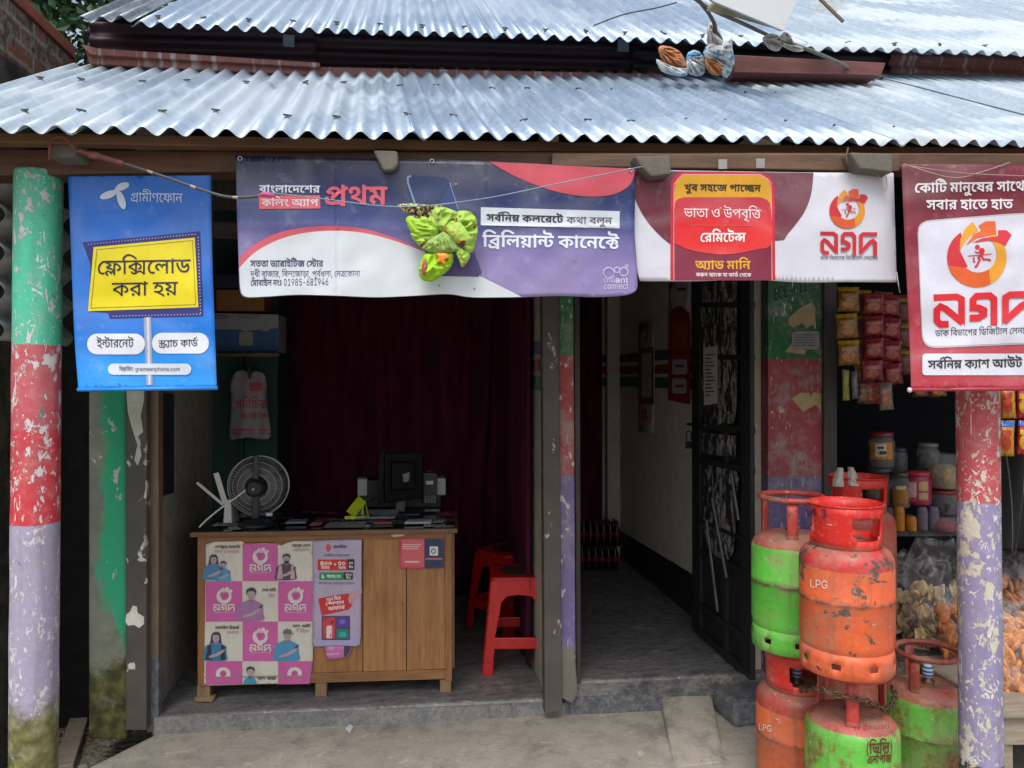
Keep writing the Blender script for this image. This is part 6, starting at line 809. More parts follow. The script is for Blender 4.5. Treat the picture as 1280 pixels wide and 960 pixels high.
# ------------------------------------------------------------------ left neighbour, brick wall, tree
def brickmat():
    g = NT('bare_brick'); p = g.pos(); v = g.n('CombineXYZ', {0: g.xyz(p, 1), 1: g.xyz(p, 2), 2: 0.0}).outputs[0]
    br = g.n('TexBrick', {'Vector': v, 'Color1': H('#93523c'), 'Color2': H('#6b473a'), 'Mortar': H('#9a9385'), 'Scale': 1.0, 'Mortar Size': .012, 'Mortar Smooth': .3, 'Brick Width': .24, 'Row Height': .085})
    n = g.noise(p, 8, 6, .7); c = g.mix(g.ss(n, .38, .58, 0, .85), br.outputs[0], g.mix(g.ss(g.noise(p, 23, 4), .4, .6), H('#3d3a30'), H('#85806f')))
    z_ = g.xyz(p, 2); m = g.mth('ADD', z_, g.mth('MULTIPLY', g.mth('SUBTRACT', g.noise(p, 4, 4), .5), .1))
    pl = g.mix(g.ss(g.noise(p, 6, 6, .7), .35, .7), H('#25241f'), H('#5d5a50')); c = g.mix(g.ss(m, 2.93, 2.97), pl, c)
    g.bump(g.mth('ADD', br.outputs[1] if 0 else n, n), .7, .02); return g.fin(c, .9)
w0 = PXY(-60, 2.95); w1 = PXY(88, 3.98); zt = z(88, 72, 3.98)
nw = wallseg('brick_wall', xy(w0 + (w0 - w1) * .6), xy(w1), -.13, zt, .14, brickmat(), -1, par=False)
tag(nw, 'old brick and plaster wall rising to the left of the tin roofs', 'wall')
bm_ = MB(); d_ = (w1 - w0).normalized()
for k in range(9):
    bm_.box(w0.lerp(w1, (k + .5) / 9) + Vector((-.05, 0, zt - EYE + .028 + .006 * RN.random())), (.13, .125, .06), rz=math.atan2(d_.y, d_.x) - pi / 2 + RN.uniform(-.05, .05))
ob('loose_brick_course', bm_, M('#8f4a35', .9, var=.35, scale=6, bump=.5), nw, bevel=.006)
# curled edge of a tin sheet at the far left
q0 = PXY(4, 2.62)
ct = MB().grid(lambda u, v: Vector((q0.x + .022 * sin(v * 2 * pi * 4.2) - .02, q0.y + .55 * u, z(4, 425, 2.62) + v * .55)), 4, 60)
tag(ob('tin_sheet', ct, tin('grey_tin', '#8d9092', '#777b7e', .5, .5, .3), solid=.0015), 'wavy edged grey tin sheet standing behind the left pillar', 'tin sheet')
# dark alley side
def leafmat(name, a, b, c_):
    g = NT(name); oi = g.noise(g.wpos(), 2.2, 3); n = g.noise(g.wpos(), 30, 2)
    g.set(g.b.inputs['Subsurface Weight'], 0.0); return g.fin(g.ramp(g.mth('ADD', g.mth('MULTIPLY', oi, .6), g.mth('MULTIPLY', n, .4)), [(.35, H(a)), (.5, H(b)), (.66, H(c_))]), .45)
def tree(px, D, y0, y1, rx, label):
    base = PXY(px, D); root = thing('tree', label, 'tree', (base.x, base.y, -.13)); R = random.Random(5)
    zc = (z(px, y0, D) + z(px, y1, D)) / 2; rzv = (z(px, y0, D) - z(px, y1, D)) / 2; rxw = rx / FPX * D
    tr = MB().tube([(base.x, base.y, -.13), (base.x + .1, base.y, 1.5), (base.x - .05, base.y, zc - rzv * .6), (base.x, base.y, zc + rzv * .5)], [.2, .17, .13, .04], 10)
    lf = MB()
    for k in range(120):
        while 1:
            d = Vector((R.uniform(-1, 1), R.uniform(-1, 1), R.uniform(-1, 1)))
            if d.length < 1: break
        c = Vector((base.x + d.x * rxw, base.y + d.y * rxw * .7, zc + d.z * rzv))
        if k % 6 == 0: tr.tube([(base.x, base.y, zc - rzv * .5 + R.random() * .6), (Vector((base.x, base.y, zc)) + c) / 2 + Vector((0, 0, .1)), c], [.05, .03, .01], 6)
        s = R.uniform(.16, .34)
        for _ in range(34):
            e = c + Vector((R.gauss(0, s), R.gauss(0, s), R.gauss(0, s * .8))); L = R.uniform(.07, .15); wv = L * .32
            a = Vector((R.gauss(0, 1), R.gauss(0, 1), R.uniform(-1.6, .1))).normalized(); b = a.cross(Vector((R.gauss(0, 1), R.gauss(0, 1), R.gauss(0, 1)))).normalized(); nn = a.cross(b) * wv * .4
            lf.add([e, e + a * L * .35 + b * wv + nn, e + a * L, e + a * L * .35 - b * wv + nn], [(0, 1, 2), (0, 2, 3)])
    ob('trunk', tr, M('#4d4236', .9, var=.3, bump=.5), root)
    ob('crown', lf, leafmat('leaves', '#16321c', '#24492a', '#3f6b3d'), root, fixn=False)
    return root
tree(30, 7.2, -160, 120, 170, 'dark green leafy tree behind the brick wall at the roof corner')
# ------------------------------------------------------------------ printed banners
def vinyl(name, hexc, rough=.42, els=None, axis=0, lo=0, hi=1):
    g = NT(name); p = g.wpos(); n = g.noise(p, 5, 4); n2 = g.noise(p, 24, 3)
    c = H(hexc)
    if els:      # colour fade: printed artwork on the violet cloth, painted light on the blue
        ax = g.xyz(p, 2) if axis == 2 else g.mth('ADD', g.xyz(p, 2), g.mth('MULTIPLY', g.xyz(p, 0), axis))
        c = g.ramp(g.mth('ADD', g.ss(ax, lo, hi), g.mth('MULTIPLY', g.mth('SUBTRACT', n, .5), .25)), [(t, H(h)) for t, h in els])
    cz = g.mth('ABSOLUTE', g.mth('SUBTRACT', g.noise(g.stretch(p, (1, 1, 1.3)), 1.7, 2, .5, .5), .5)); cr_ = g.mth('SUBTRACT', 1.0, g.mth('MULTIPLY', cz, 14), clamp=True)
    c = g.mix(g.ss(n, .45, .75, 0, .1), c, H('#77726d')); c = g.mix(g.mth('MULTIPLY', cr_, .05), c, (1, 1, 1, 1)); c = g.mix(g.ss(n2, .55, .8, 0, .08), c, (1, 1, 1, 1))
    g.bump(g.mth('ADD', g.mth('ADD', n, g.mth('MULTIPLY', n2, .2)), g.mth('MULTIPLY', cr_, .14)), .35, .01); return g.fin(c, rough)
INK = {}
def ink(h, rough=.45):
    if h not in INK: INK[h] = M(h, rough, var=.07, scale=10, bump=.03, name='print')
    return INK[h]
def cloth_map(pl, off, amp=.006, seed=0, creases=()):
    def f(px, py, lift=0):
        w = amp * (mnoise.noise(Vector((px * .011, py * .016, seed))) + .5 * mnoise.noise(Vector((px * .035, py * .03, seed + 5))))
        w += amp * .25 * sin(py * .16 + px * .01) * mnoise.noise(Vector((px * .02, seed, 1)))
        for kind, c, k in creases: w += k * math.exp(-(((py if kind == 'h' else px) - c) / 2.6) ** 2)
        return pl.at(px, py, off + w + lift)
    return f
def eyelets(pts, mp, par):
    mb = MB()
    for x, y in pts: 
        c = mp(x, y, .003); mb.tube([c + BP.u * .006 * cos(a) + Vector((0, 0, .006 * sin(a))) for a in [2 * pi * k / 14 for k in range(14)]], .0018, 6, True)
    ob('eyelet', mb, M('#b9b7b0', .3, .8), par)

# blue recharge banner
mp = cloth_map(BP, .05, .007, 2)
bl = thing('hanging_banner', 'bright blue hanging banner with a yellow board printed on it, beside the left pillar', 'banner', mp(178, 355), 'advertising banners under the eave')
L_ = cr([(85, 220), (89, 320), (93, 420), (98, 487)], 6); R_ = cr([(271, 484), (268, 400), (265, 310), (264, 219)], 6)
sheet('cloth', [L_ + cr([(98, 487), (150, 486), (210, 487), (271, 484)], 4)[1:-1] + R_], mp, 0, vinyl('blue_vinyl', '#1468c4', .38, [(0, '#2a9cf5'), (.25, '#1279de'), (1, '#0b66c8')], 2, 1.52, 2.1), bl, 9, solid=.0015)  # brighter foot of the blue is light painted into the colour
WHT = ink('#dfe3ee')
rod = MB().tube([mp(97, 487, .0), mp(272, 485, .0)], .006, 8); ob('bottom_rod', rod, ink('#2c8ce0'), bl)
sheet('logo', [ell(153, 233, 9, 4.6, rot=-20), ell(151.5, 250, 4.6, 12, rot=-18), ell(135.5, 243.5, 11, 4.6, rot=-20), ell(145, 239, 3.2, 3.2)], mp, .002, ink('#c9d4e6'), bl)
text('gp', 163, 228, 241, 252, mp, ink('#b9cae6'), bl, .002, 1)
NAVYP = ink('#2b2a78'); YEL = ink('#e6d517'); DKT = ink('#23213a')
sheet('board', [[(103, 303), (250, 289), (254, 395), (137, 398), (135, 391), (112, 389), (113, 330)]], mp, .0015, NAVYP, bl)
dots = []
for k in range(36):
    x = 110 + k * 3.8; dots.append(rrect(x, 306 - (x - 103) * .095 - .6, x + 1.5, 306 - (x - 103) * .095 + .7, .5, 2))
for k in range(24): dots.append(rrect(247 + k * .13, 296 + k * 4.1, 248.4 + k * .13, 297.6 + k * 4.1, .5, 2))
for k in range(28): dots.append(rrect(141 + k * 4, 394.5 - k * .09, 142.6 + k * 4, 395.8 - k * .09, .4, 2))
sheet('board_dots', dots, mp, .0025, ink('#a9a6cf'), bl)
sheet('board', [[(117, 309), (243.5, 297), (248, 384), (110, 389)]], mp, .0028, YEL, bl)
sheet('board_line', stroke([(121, 312), (240.5, 300.6), (244.6, 380.6), (113.5, 385)], .8, True), mp, .0034, ink('#8f8a2c'), bl)
text('flexi', 121, 238, 326, 343, mp, DKT, bl, .0042, -2); text('kora', 140, 222, 353.5, 370, mp, DKT, bl, .0042, -1.5)
sheet('printed_post', [[(179.5, 397), (189, 396), (191, 481), (183, 481.5)]], mp, .0016, ink('#9ba4bd'), bl)
sheet('printed_post', [[(183, 397), (186.5, 396.6), (188.5, 481), (185.5, 481.3)]], mp, .0024, ink('#ced4e2'), bl)
sheet('label_plate', [rrect(109, 417, 181, 443, 12.5)], mp, .002, WHT, bl); sheet('label_plate', [rrect(190, 416, 261, 442, 12.5)], mp, .002, WHT, bl)
text('internet', 121, 167, 424.5, 434.5, mp, DKT, bl, .003, -.5); text('scratch', 198, 247, 425.5, 434, mp, DKT, bl, .003, -1)
sheet('label_plate', [rrect(135, 454.5, 239, 468.5, 6.8)], mp, .003, ink('#cfd9ea'), bl)
text('details', 149, 167, 459, 463.6, mp, DKT, bl, .004); text('gpcom', 169, 225, 458.7, 463.8, mp, DKT, bl, .004, 0, size=727)

# long dark blue banner of the store
mp = cloth_map(BP, .10, .007, 9, (('v', 422, -.003), ('h', 283, .003), ('v', 605, .002)))
bb = thing('hanging_banner', 'long navy and violet banner with a white corner naming the store, knotted cloth in front', 'banner', mp(545, 285), 'advertising banners under the eave')
top = cr([(294, 194), (380, 196.5), (490, 198.5), (620, 202), (720, 207), (795, 210.5)], 8)
bot = cr([(797, 358), (794, 364), (782, 369), (745, 371.5), (700, 370), (640, 372), (590, 372), (560, 368), (520, 370), (470, 372), (420, 370), (370, 369), (330, 371.5), (304, 371), (299, 355)], 5)
sheet('cloth', [top + [(794, 240), (793, 290), (796, 330)] + bot + [(298, 320), (296, 260)]], mp, 0,
      vinyl('violet_vinyl', '#3a3a6e', .4, [(0, '#8d80b4'), (.3, '#6a629c'), (.5, '#34447f'), (.75, '#1f2c60'), (1, '#12183a')], .0, 1.83, 2.25), bb, 9, solid=.0015)
REDP = ink('#cf5b6b'); PALE = 0
arc = cr([(299, 323), (315, 308), (340, 294), (372, 285.5), (412, 282.5), (452, 285.5), (492, 297), (535, 315), (560, 325)], 6)
sheet('printed_swoosh', [arc + [(565, 331), (535, 320), (490, 304), (450, 294.5), (412, 292), (376, 296), (345, 305), (318, 320), (299, 339)]], mp, .0014, REDP, bb)
arc2 = cr([(299, 335), (318, 316), (345, 301), (376, 292), (412, 288.5), (450, 290.5), (490, 300), (535, 316.5), (570, 331), (600, 345), (652, 371)], 6)
botw = [p for p in cr([(640, 371.4), (590, 371.4), (560, 367.4), (520, 369.4), (470, 371.4), (420, 369.4), (370, 368.4), (330, 370.8), (305, 370), (300, 355)], 5)]
sheet('printed_field', [arc2 + botw], mp, .0026, vinyl('pale_vinyl', '#cdd6dd'), bb)
sheet('printed_swoosh', [cr([(612, 202.4), (632, 214), (656, 226), (690, 238), (722, 244.5), (750, 245.5), (772, 241), (788, 230), (794.5, 212)], 6) + cr([(790, 210.8), (720, 207.8), (660, 204.5), (612, 202.4)], 3)[:-1]], mp, .0014, ink('#c04b59'), bb)
sheet('printed_phone', [rrect(509, 219, 566, 262, 6)[:0] + [(514, 219), (556, 222), (561, 225), (573, 262), (602, 340), (598, 346), (544, 345), (526, 300), (510, 240), (508, 224)]], mp, .0028, ink('#2c3f74'), bb)
sheet('printed_phone', [[(552, 264), (573, 262), (602, 340), (598, 346), (544, 345), (540, 320)]], mp, .0034, ink('#544c84'), bb)
sheet('printed_phone', [[(514, 219), (556, 222), (562, 228), (548, 255), (540, 262), (520, 256), (510, 240), (509, 222)]], mp, .0038, ink('#22355f'), bb)
sheet('phone_edge', [stroke([(514, 219.5), (509.5, 222), (510, 229), (519, 255)], 2.2)], mp, .0044, ink('#7f89a6'), bb); sheet('phone_edge', [stroke([(562, 228), (573, 262)], 1.1)], mp, .0044, ink('#7f89a6'), bb)
text('bangladesher', 324, 400, 231.5, 240.5, mp, ink('#c9d0d8'), bb, .003, .5)
sheet('label_plate', [[(324, 245), (400, 244), (400.5, 260.5), (324, 261.2)]], mp, .002, REDP, bb)
text('calling', 327, 398, 249, 257.8, mp, ink('#d6c2c8'), bb, .003, 0)
text('prothom', 405, 484, 233, 256, mp, REDP, bb, .002, 0)
sheet('label_plate', [[(601, 259), (774.5, 264), (774.5, 285.6), (601, 281.5)]], mp, .002, ink('#ccd6df'), bb)
text('sorbo', 608, 704, 267.5, 276, mp, DKT, bb, .003, 2.5); text('kotha', 708, 765, 271, 279.2, mp, ink('#4a4868'), bb, .003, 1)
text('brill', 603, 774, 293.5, 308.5, mp, ink('#d3dbe8'), bb, .002, 2.5)
LOGW = ink('#c5cae0')
sheet('logo', ring(761, 341, 6.6, 1.1) + ring(771.3, 337.2, 3.4, .9, 16) + ring(779.8, 339.4, 5.2, 1.1) + ring(783.5, 332.2, 1.6, .8, 10) + [stroke([(755, 337), (759, 334)], .8)], mp, .002, LOGW, bb)
text('brilliant', 754, 767, 346.5, 353, mp, ink('#c9c5e2'), bb, .002, 0, size=760); text('i', 767.4, 769, 346.5, 353, mp, ink('#c9c5e2'), bb, .002, size=760)
text('ant', 769, 785.5, 346, 353.4, mp, ink('#e8ebf4'), bb, .002, 0, size=760); text('connect', 754.5, 785.5, 353, 361, mp, LOGW, bb, .002, 0, size=790)
text('sotota', 313, 404, 325.5, 333.5, mp, ink('#3c3a66'), bb, .0032, 0); text('dudhi', 313, 450, 339, 346.2, mp, ink('#55537a'), bb, .0032, -.5); text('mobile', 313, 411, 350, 357.5, mp, ink('#3c3a66'), bb, .0032, -1)
eyelets([(540, 201.5), (788, 212.8), (300, 198)], mp, bb)
for k, (x, y) in enumerate(((549, 357), (593, 361), (570, 230), (718, 324), (729, 354))):
    sheet('speck', [ell(x, y, 1.5, 1.2, 8)], mp, .0046, ink('#8d8a90'), bb)

# wide white and maroon banner
mp = cloth_map(BP, .075, .006, 21, (('v', 905, .002),))
wb = thing('hanging_banner', 'wide white banner with maroon curves and a yellow and red offer panel in its middle', 'banner', mp(955, 285), 'advertising banners under the eave')
edge = cr([(1121, 353), (1060, 352.5), (1000, 353), (950, 350), (910, 350), (870, 351.5), (800, 351.5)], 5)
sheet('cloth', [[(780, 212), (900, 214), (1000, 215.5), (1117, 216), (1119, 280)] + edge + [(784, 300)]], mp, 0, vinyl('white_vinyl', '#cfd0dc'), wb, 9, solid=.0015)
MAR = vinyl('maroon_vinyl', '#6a2236', .4)
sheet('printed_swoosh', [[(785, 213)] + cr([(793, 216), (792, 240), (800, 262), (815, 284), (835, 303), (850, 311)], 5) + [(980, 300), (985, 292)] + cr([(992, 284), (1006, 264), (1014, 242), (1017, 216)], 5) + [(900, 214.5)]], mp, .0012, MAR, wb)
RB = ink('#c8203a')
sheet('panel', [cr([(838, 350.5), (838.5, 240), (840, 225), (850, 215)], 5) + cr([(952, 215.5), (965, 224), (968, 240), (969, 350.5)], 5)], mp, .002, RB, wb)
sheet('panel', [cr([(842, 350.5), (842, 242), (844, 228), (853, 217.5)], 5) + cr([(950, 217.5), (962, 226), (964.5, 242), (965.5, 350.5)], 5)], mp, .0026, ink('#d9a0a8'), wb)
sheet('panel', [cr([(843, 350.5), (843, 242), (845, 229), (853, 218.5)], 5) + cr([(950, 218.5), (961, 227), (963.5, 242), (964.5, 350.5)], 5)], mp, .0032, ink('#7f2740'), wb)
sheet('panel', [cr([(843, 262), (843, 242), (845, 229), (853, 218.5)], 5) + cr([(950, 218.5), (961, 227), (963.5, 242), (963.8, 262)], 5)], mp, .0038, ink('#d19a1c'), wb)
sheet('panel', [cr([(843.3, 304), (843.2, 262), (846, 250), (856, 246.5)], 5) + cr([(950, 246.5), (960, 251), (963.7, 263), (964.2, 304), (945, 312), (905, 318), (865, 313), (843.3, 304)], 5)[:-1]], mp, .0044, vinyl('red_print', '#d32131', .4, [(0, '#e01f22'), (1, '#b5223a')], 2, 2.0, 2.17), wb)
text('khub', 855, 951, 230, 238.3, mp, ink('#2b2421'), wb, .0052, 1); text('vata', 855, 951, 260.5, 271.5, mp, ink('#e9dadd'), wb, .0056, 1.5)
sheet('rule', [[(862, 281), (940, 281.5), (940, 282.3), (862, 281.8)]], mp, .0056, ink('#b86a4a'), wb)
text('remit', 875, 932, 291, 302.5, mp, ink('#eeeae8'), wb, .0056, 0); text('addmoney', 869, 938, 326, 336.5, mp, ink('#e3a52c'), wb, .0042, 0); text('korun', 870, 939, 341, 345.5, mp, ink('#dcd3d6'), wb, .0042, .5)
NR, NO, NA = ink('#c4262f'), ink('#d3562b'), ink('#d9902a')
emblem(1059, 263.5, 22.3, mp, (NR, NO, NA), wb, .002)
nogod(1025.5, 289, 1096.5, 318.5, mp, NR, wb, .002, 1)
text('dak', 1025.5, 1097, 320, 324.4, mp, ink('#55535c'), wb, .002, .5)

# tall maroon banner at the right, hanging nearer
TP = Plane(PXY(1130, 2.44), PXY(1280, 2.42))
mp = cloth_map(TP, 0, .012, 33)
tb = thing('hanging_banner', 'tall maroon banner with a large white rounded panel, in front of the right pillar', 'banner', mp(1230, 345), 'advertising banners under the eave')
XE = 1314
sheet('cloth', [cr([(1127, 205), (1131, 300), (1136, 400), (1139, 487)], 5) + cr([(1139, 487), (1200, 486), (1280, 486), (XE, 486)], 4)[1:] + [(XE, 340), (XE - 4, 208), (1250, 206)]], mp, 0, vinyl('crimson_vinyl', '#8a2a3c', .4, [(0, '#b8394a'), (.4, '#9a2c40'), (1, '#6a2232')], 2, 1.5, 2.3), tb, 9, solid=.0015)
ob('bottom_rod', MB().tube([mp(1137, 487, .0), mp(XE + 1, 486, .0)], .006, 8), ink('#a83647'), tb); ob('rod_end', MB().lathe([(0, -.009), (.007, -.005), (.007, .005), (0, .009)], mp(1137, 487.5, .002), 12), ink('#d5cdc8'), tb)
TW = ink('#e2dfe6')
text('koti', 1143, 1281, 229, 241, mp, TW, tb, .002, -2.5); text('sobar', 1158, 1266, 250, 262, mp, TW, tb, .002, -1)
pts = cr([(1147, 292), (1149, 282), (1158, 276), (1175, 274)], 5) + [(1262, 267)] + cr([(1285, 266), (1298, 271), (1302, 284)], 5) + cr([(1305, 412), (1301, 424), (1289, 430)], 5) + cr([(1170, 435), (1160, 433), (1154, 426), (1152, 415)], 5)
sheet('panel', [pts], mp, .0016, ink('#b9b7bb'), tb)
cx = sum(p[0] for p in pts) / len(pts); cy = sum(p[1] for p in pts) / len(pts)
sheet('panel', [[(cx + (x - cx) * .984, cy + (y - cy) * .975) for x, y in pts]], mp, .0024, ink('#d3d4e2'), tb)
emblem(1221, 322, 37.3, mp, (ink('#cf2f3c'), ink('#dd622c'), ink('#e5a02c')), tb, .0034)
nogod(1167, 368.5, 1293, 409.5, mp, ink('#d3202c'), tb, .0034, -5)
text('dak', 1169, 1293, 413, 420.5, mp, ink('#4b4a52'), tb, .0034, -4)
sheet('panel', [rrect(1153, 442, 1303, 469, 4)], mp, .0024, ink('#d9d9e6'), tb)
text('cashout', 1160, 1278, 450.5, 461, mp, ink('#37363f'), tb, .0034, -2)

# ------------------------------------------------------------------ line with the knotted cloth, wires
def cable(name, pts, r, mat, label, cat='cord', seg=6, group=None):
    return tag(ob(name, MB().tube(cr(pts, 6), r, seg), mat), label, cat, group)
SP = lambda x, y, o=.14: BP.at(x, y, o)
cd1 = MB().tube(cr([SP(62, 200, .14), SP(64, 176, .15), SP(80, 172, .17), SP(96, 188, .15), SP(106, 190, .15)], 6), .004, 6)
cd1.tube(cr([SP(100, 188, .15), SP(112, 193, .15), SP(126, 196, .15), SP(156, 205, .15)], 6), [.006] * 6 + [.011] * 6 + [.008] * 6 + [.004], 8)
wire = thing('tied_wire', 'red wrapped cord and grey wire stretched from the beam end across the banners', 'wire', SP(60, 190))
ob('cord_end', cd1, M('#7d4a40', .7, var=.4, scale=60), wire)
g = NT('banded_wire'); bandf = g.mth('GREATER_THAN', g.mth('FRACT', g.mth('MULTIPLY', g.xyz(g.wpos(), 0), 8.3)), .88)
ob('wire', MB().tube(cr([SP(154, 204, .15), SP(200, 219, .15), SP(240, 233, .15), SP(284, 246, .15), SP(322, 245.5, .15)], 6), .0045, 8), g.fin(g.mix(bandf, H('#4a4c52'), H('#b79a8e')), .5), wire)
ob('cord_end', MB().tube(cr([SP(320, 246, .15), SP(330, 243, .15), SP(344, 245, .15)], 5), [.004] * 4 + [.008] * 5 + [.005] * 2, 8), M('#b0527c', .6), wire)
cable('string', [SP(340, 241, .15), SP(400, 248, .15), SP(500, 258.5, .17), SP(600, 249, .17), (SP(700, 229, .16)), SP(804, 208, .14)], .0018, M('#7f97a8', .5), 'thin pale blue string running across the navy banner to the beam')
cable('string', [TP.at(1128, 206, .01), TP.at(1200, 216, .03), TP.at(1280, 220, .02)], .0016, M('#a58b84', .7), 'thin twine sagging along the top of the tall maroon banner')
cable('string', [TP.at(1130, 205, .012), TP.at(1190, 222, .03), TP.at(1230, 214, .02), TP.at(1262, 203, .01)], .0016, M('#a8968c', .7), 'twine looping from corner to middle over the tall maroon banner')
cable('string', [BP.at(1102, 214, .09), BP.at(1108, 224, .1), BP.at(1108, 238, .1), BP.at(1104, 236, .1), BP.at(1100, 222, .1), BP.at(1092, 214, .09)], .0015, M('#b3a68c', .7), 'loop of pale twine hanging over the white banner corner')
cable('string', [BP.at(1121, 340, .07), BP.at(1123, 355, .08), BP.at(1125, 366, .07)], .0014, M('#cfd0d2', .7), 'loose white thread at the corner of the white banner')
cable('string', [BP.at(1060, 185, .1), BP.at(1058, 200, .12), BP.at(1064, 214, .1), BP.at(1067, 217, .1)], .003, M('#5a4a40', .8), 'brown tie hanging from the rafter above the white banner')

# knotted lime cloth: folds of sheet around a bag
def limecloth(name, k, dens):
    gm = NT(name); p = gm.pos(); vo = gm.n('TexVoronoi', {'Vector': p, 'Scale': k}); n = gm.noise(p, 18, 2)
    c = gm.mix(gm.ss(gm.noise(p, 7, 2), .35, .65), H('#9fc93a'), H('#acce60'))
    spot = gm.mth('MULTIPLY', gm.mth('LESS_THAN', vo.outputs['Distance'], .34), gm.mth('GREATER_THAN', gm.xyz(vo.outputs['Color'], 0), dens))
    line = gm.mth('MULTIPLY', gm.mth('SUBTRACT', .022, gm.mth('ABSOLUTE', gm.mth('SUBTRACT', gm.noise(p, 13, 1), .5))), 90, clamp=True)
    c = gm.mix(gm.mth('MULTIPLY', line, gm.ss(n, .45, .55)), c, H('#6a2f2a')); c = gm.mix(spot, c, gm.mix(gm.mth('GREATER_THAN', gm.xyz(vo.outputs['Color'], 1), .5), H('#d98a1e'), H('#a0384a')))
    gm.bump(gm.noise(p, 60, 2), .15, .003); return gm.fin(c, .8)
LIME = limecloth('lime_printed_cloth', 50, .6); LIMEB = limecloth('lime_sparse_print_cloth', 55, .9)
LIME2 = M('#a2d428', .75, var=.16, scale=22); PLAIN = M('#a5c558', .8, var=.12, scale=20); PLAIN2 = M('#98b560', .8, var=.15, scale=20)
kc = thing('knotted_cloth', 'lime green printed cloth bundle knotted onto the string in front of the navy banner', 'cloth bundle', SP(550, 300, .16))
def fold(name, outline, o0, bulge, mat, pleat=.006, kx=550, ky=292, freq=9, par=None, pl=None):
    pl = pl or BP; par = par or kc
    # cloth lobe with pleats fanning out from (kx, ky), swollen towards the street and closed at the back
    cx = sum(q[0] for q in outline) / len(outline); cy = sum(q[1] for q in outline) / len(outline); P = cr(outline, 9, True); n = len(P); mb = MB(); K = 14
    for side in (1, -1):
        vs = []
        for j in range(K + 1):
            t = j / K
            for x, y in P:
                e = 1 + .05 * mnoise.noise(Vector((x * .3, y * .3, cx))) * t
                X = cx + (x - cx) * t * e; Y = cy + (y - cy) * t * e
                h = bulge * (max(0, 1 - t ** 3)) ** .6 * side * (1 if side > 0 else .4)
                if side > 0:
                    an = math.atan2(Y - ky, X - kx); r = min(1, math.hypot(X - kx, Y - ky) / 16)
                    q1 = mnoise.noise(Vector((an * freq * .42, math.hypot(X - kx, Y - ky) * .035, cx))); q2 = mnoise.noise(Vector((X * .13 + 3 * q1, Y * .13, cy)))
                    h += (pleat * 1.5 * (.45 - 2.2 * abs(q1)) * r + pleat * .7 * (.3 - abs(q2) * 1.6)) * min(1, (1 - t) * 4 + .15)
                vs.append(pl.at(X, Y, o0 + h))
        mb.add(vs, [(j * n + i, j * n + (i + 1) % n, (j + 1) * n + (i + 1) % n, (j + 1) * n + i) for j in range(K) for i in range(n)], True)
    return ob(name, mb, mat, par)
gp_ = NT('patterned_lining'); p = gp_.pos(); vo = gp_.n('TexVoronoi', {'Vector': p, 'Scale': 150.0}); PATT = gp_.fin(gp_.ramp(gp_.xyz(vo.outputs['Color'], 0), [(0, H('#5a2a2e')), (.35, H('#bcc58a')), (.6, H('#7c3040')), (.8, H('#9fb765'))], True), .8)
fold('cloth_flap', [(497, 256), (512, 254), (536, 256), (556, 258), (550, 266), (536, 273), (520, 269), (507, 266)], .155, .014, PATT, .006, 535, 330, 60)
fold('cloth_fold', [(508, 272), (522, 270), (538, 273), (548, 284), (546, 296), (534, 304), (522, 299), (512, 288)], .165, .02, LIMEB, .009, 556, 291, 11)
fold('cloth_fold', [(513, 291), (528, 294), (546, 296), (540, 310), (530, 312), (520, 303)], .168, .018, LIME, .008, 558, 290, 13)
fold('cloth_fold', [(536, 262), (546, 258), (560, 260), (572, 266), (578, 280), (566, 292), (552, 290), (540, 280)], .165, .02, PLAIN, .012, 552, 296, 7)
fold('cloth_fold', [(566, 268), (580, 263), (592, 268), (597, 282), (595, 302), (588, 318), (580, 312), (574, 294), (566, 282)], .16, .022, LIMEB, .013, 556, 292, 8)
fold('cloth_fold', [(553, 281), (572, 276), (584, 288), (590, 300), (582, 308), (572, 304), (560, 292)], .18, .016, LIME, .004, 540, 300, 5)
fold('cloth_fold', [(532, 303), (546, 294), (556, 290), (568, 300), (572, 312), (556, 317), (540, 316), (531, 312)], .178, .022, PLAIN2, .011, 548, 278, 9)
fold('cloth_bag', [(530, 318), (544, 315), (564, 316), (567, 326), (560, 338), (548, 348), (536, 352), (526, 348), (523, 338), (526, 326)], .16, .04, LIME2, .013, 548, 306, 8)
fold('cloth_patch', [(529, 326), (533, 325), (534, 338), (530, 345), (527, 338)], .192, .008, ink('#ad4452'), 0)
fold('cloth_star', [(546, 316), (559, 317), (562, 322), (557, 324), (557, 333), (550, 328), (545, 329), (547, 323)], .194, .007, ink('#d78a22'), 0)
fold('cloth_tail', [(571, 306), (580, 312), (588, 318), (585, 326), (578, 334), (574, 326), (569, 314)], .165, .014, LIMEB, .006, 566, 290, 12)

# ------------------------------------------------------------------ rubbish and panel on the roof
OR = M('#b87a4e', .5, var=.25, scale=22); WB = NT('white_blue_plastic'); p = WB.pos(); WBM = WB.fin(WB.mix(WB.mth('GREATER_THAN', WB.noise(p, 13, 2), .56), H('#c3c8cc'), H('#4a96c4')), .35)
GB = M('#a9a59c', .45, var=.25, scale=30)
def stuffed(label, pieces, off):
    root = thing('plastic_bag', label, 'plastic bag', RP.at(*pieces[0][0][0], off), 'plastic bags stuck between the roofs')
    for k, (outline, mt, bu) in enumerate(pieces): fold('bag_bulge', outline, off + .01 * k, bu, mt, .016, outline[0][0], outline[0][1], 14, root, RP)
stuffed('orange and white printed plastic bag, leftmost of the bags between the roofs', [([(823, 60), (832, 57), (848, 63), (856, 74), (858, 84), (842, 82), (828, 76)], OR, .03), ([(820, 74), (830, 78), (846, 84), (860, 86), (856, 95), (840, 94), (826, 88)], WBM, .03)], .45)
stuffed('blue and white crumpled plastic bag, middle of the bags between the roofs', [([(858, 70), (866, 63), (876, 66), (881, 78), (880, 92), (868, 95), (858, 88)], WBM, .035)], .45)
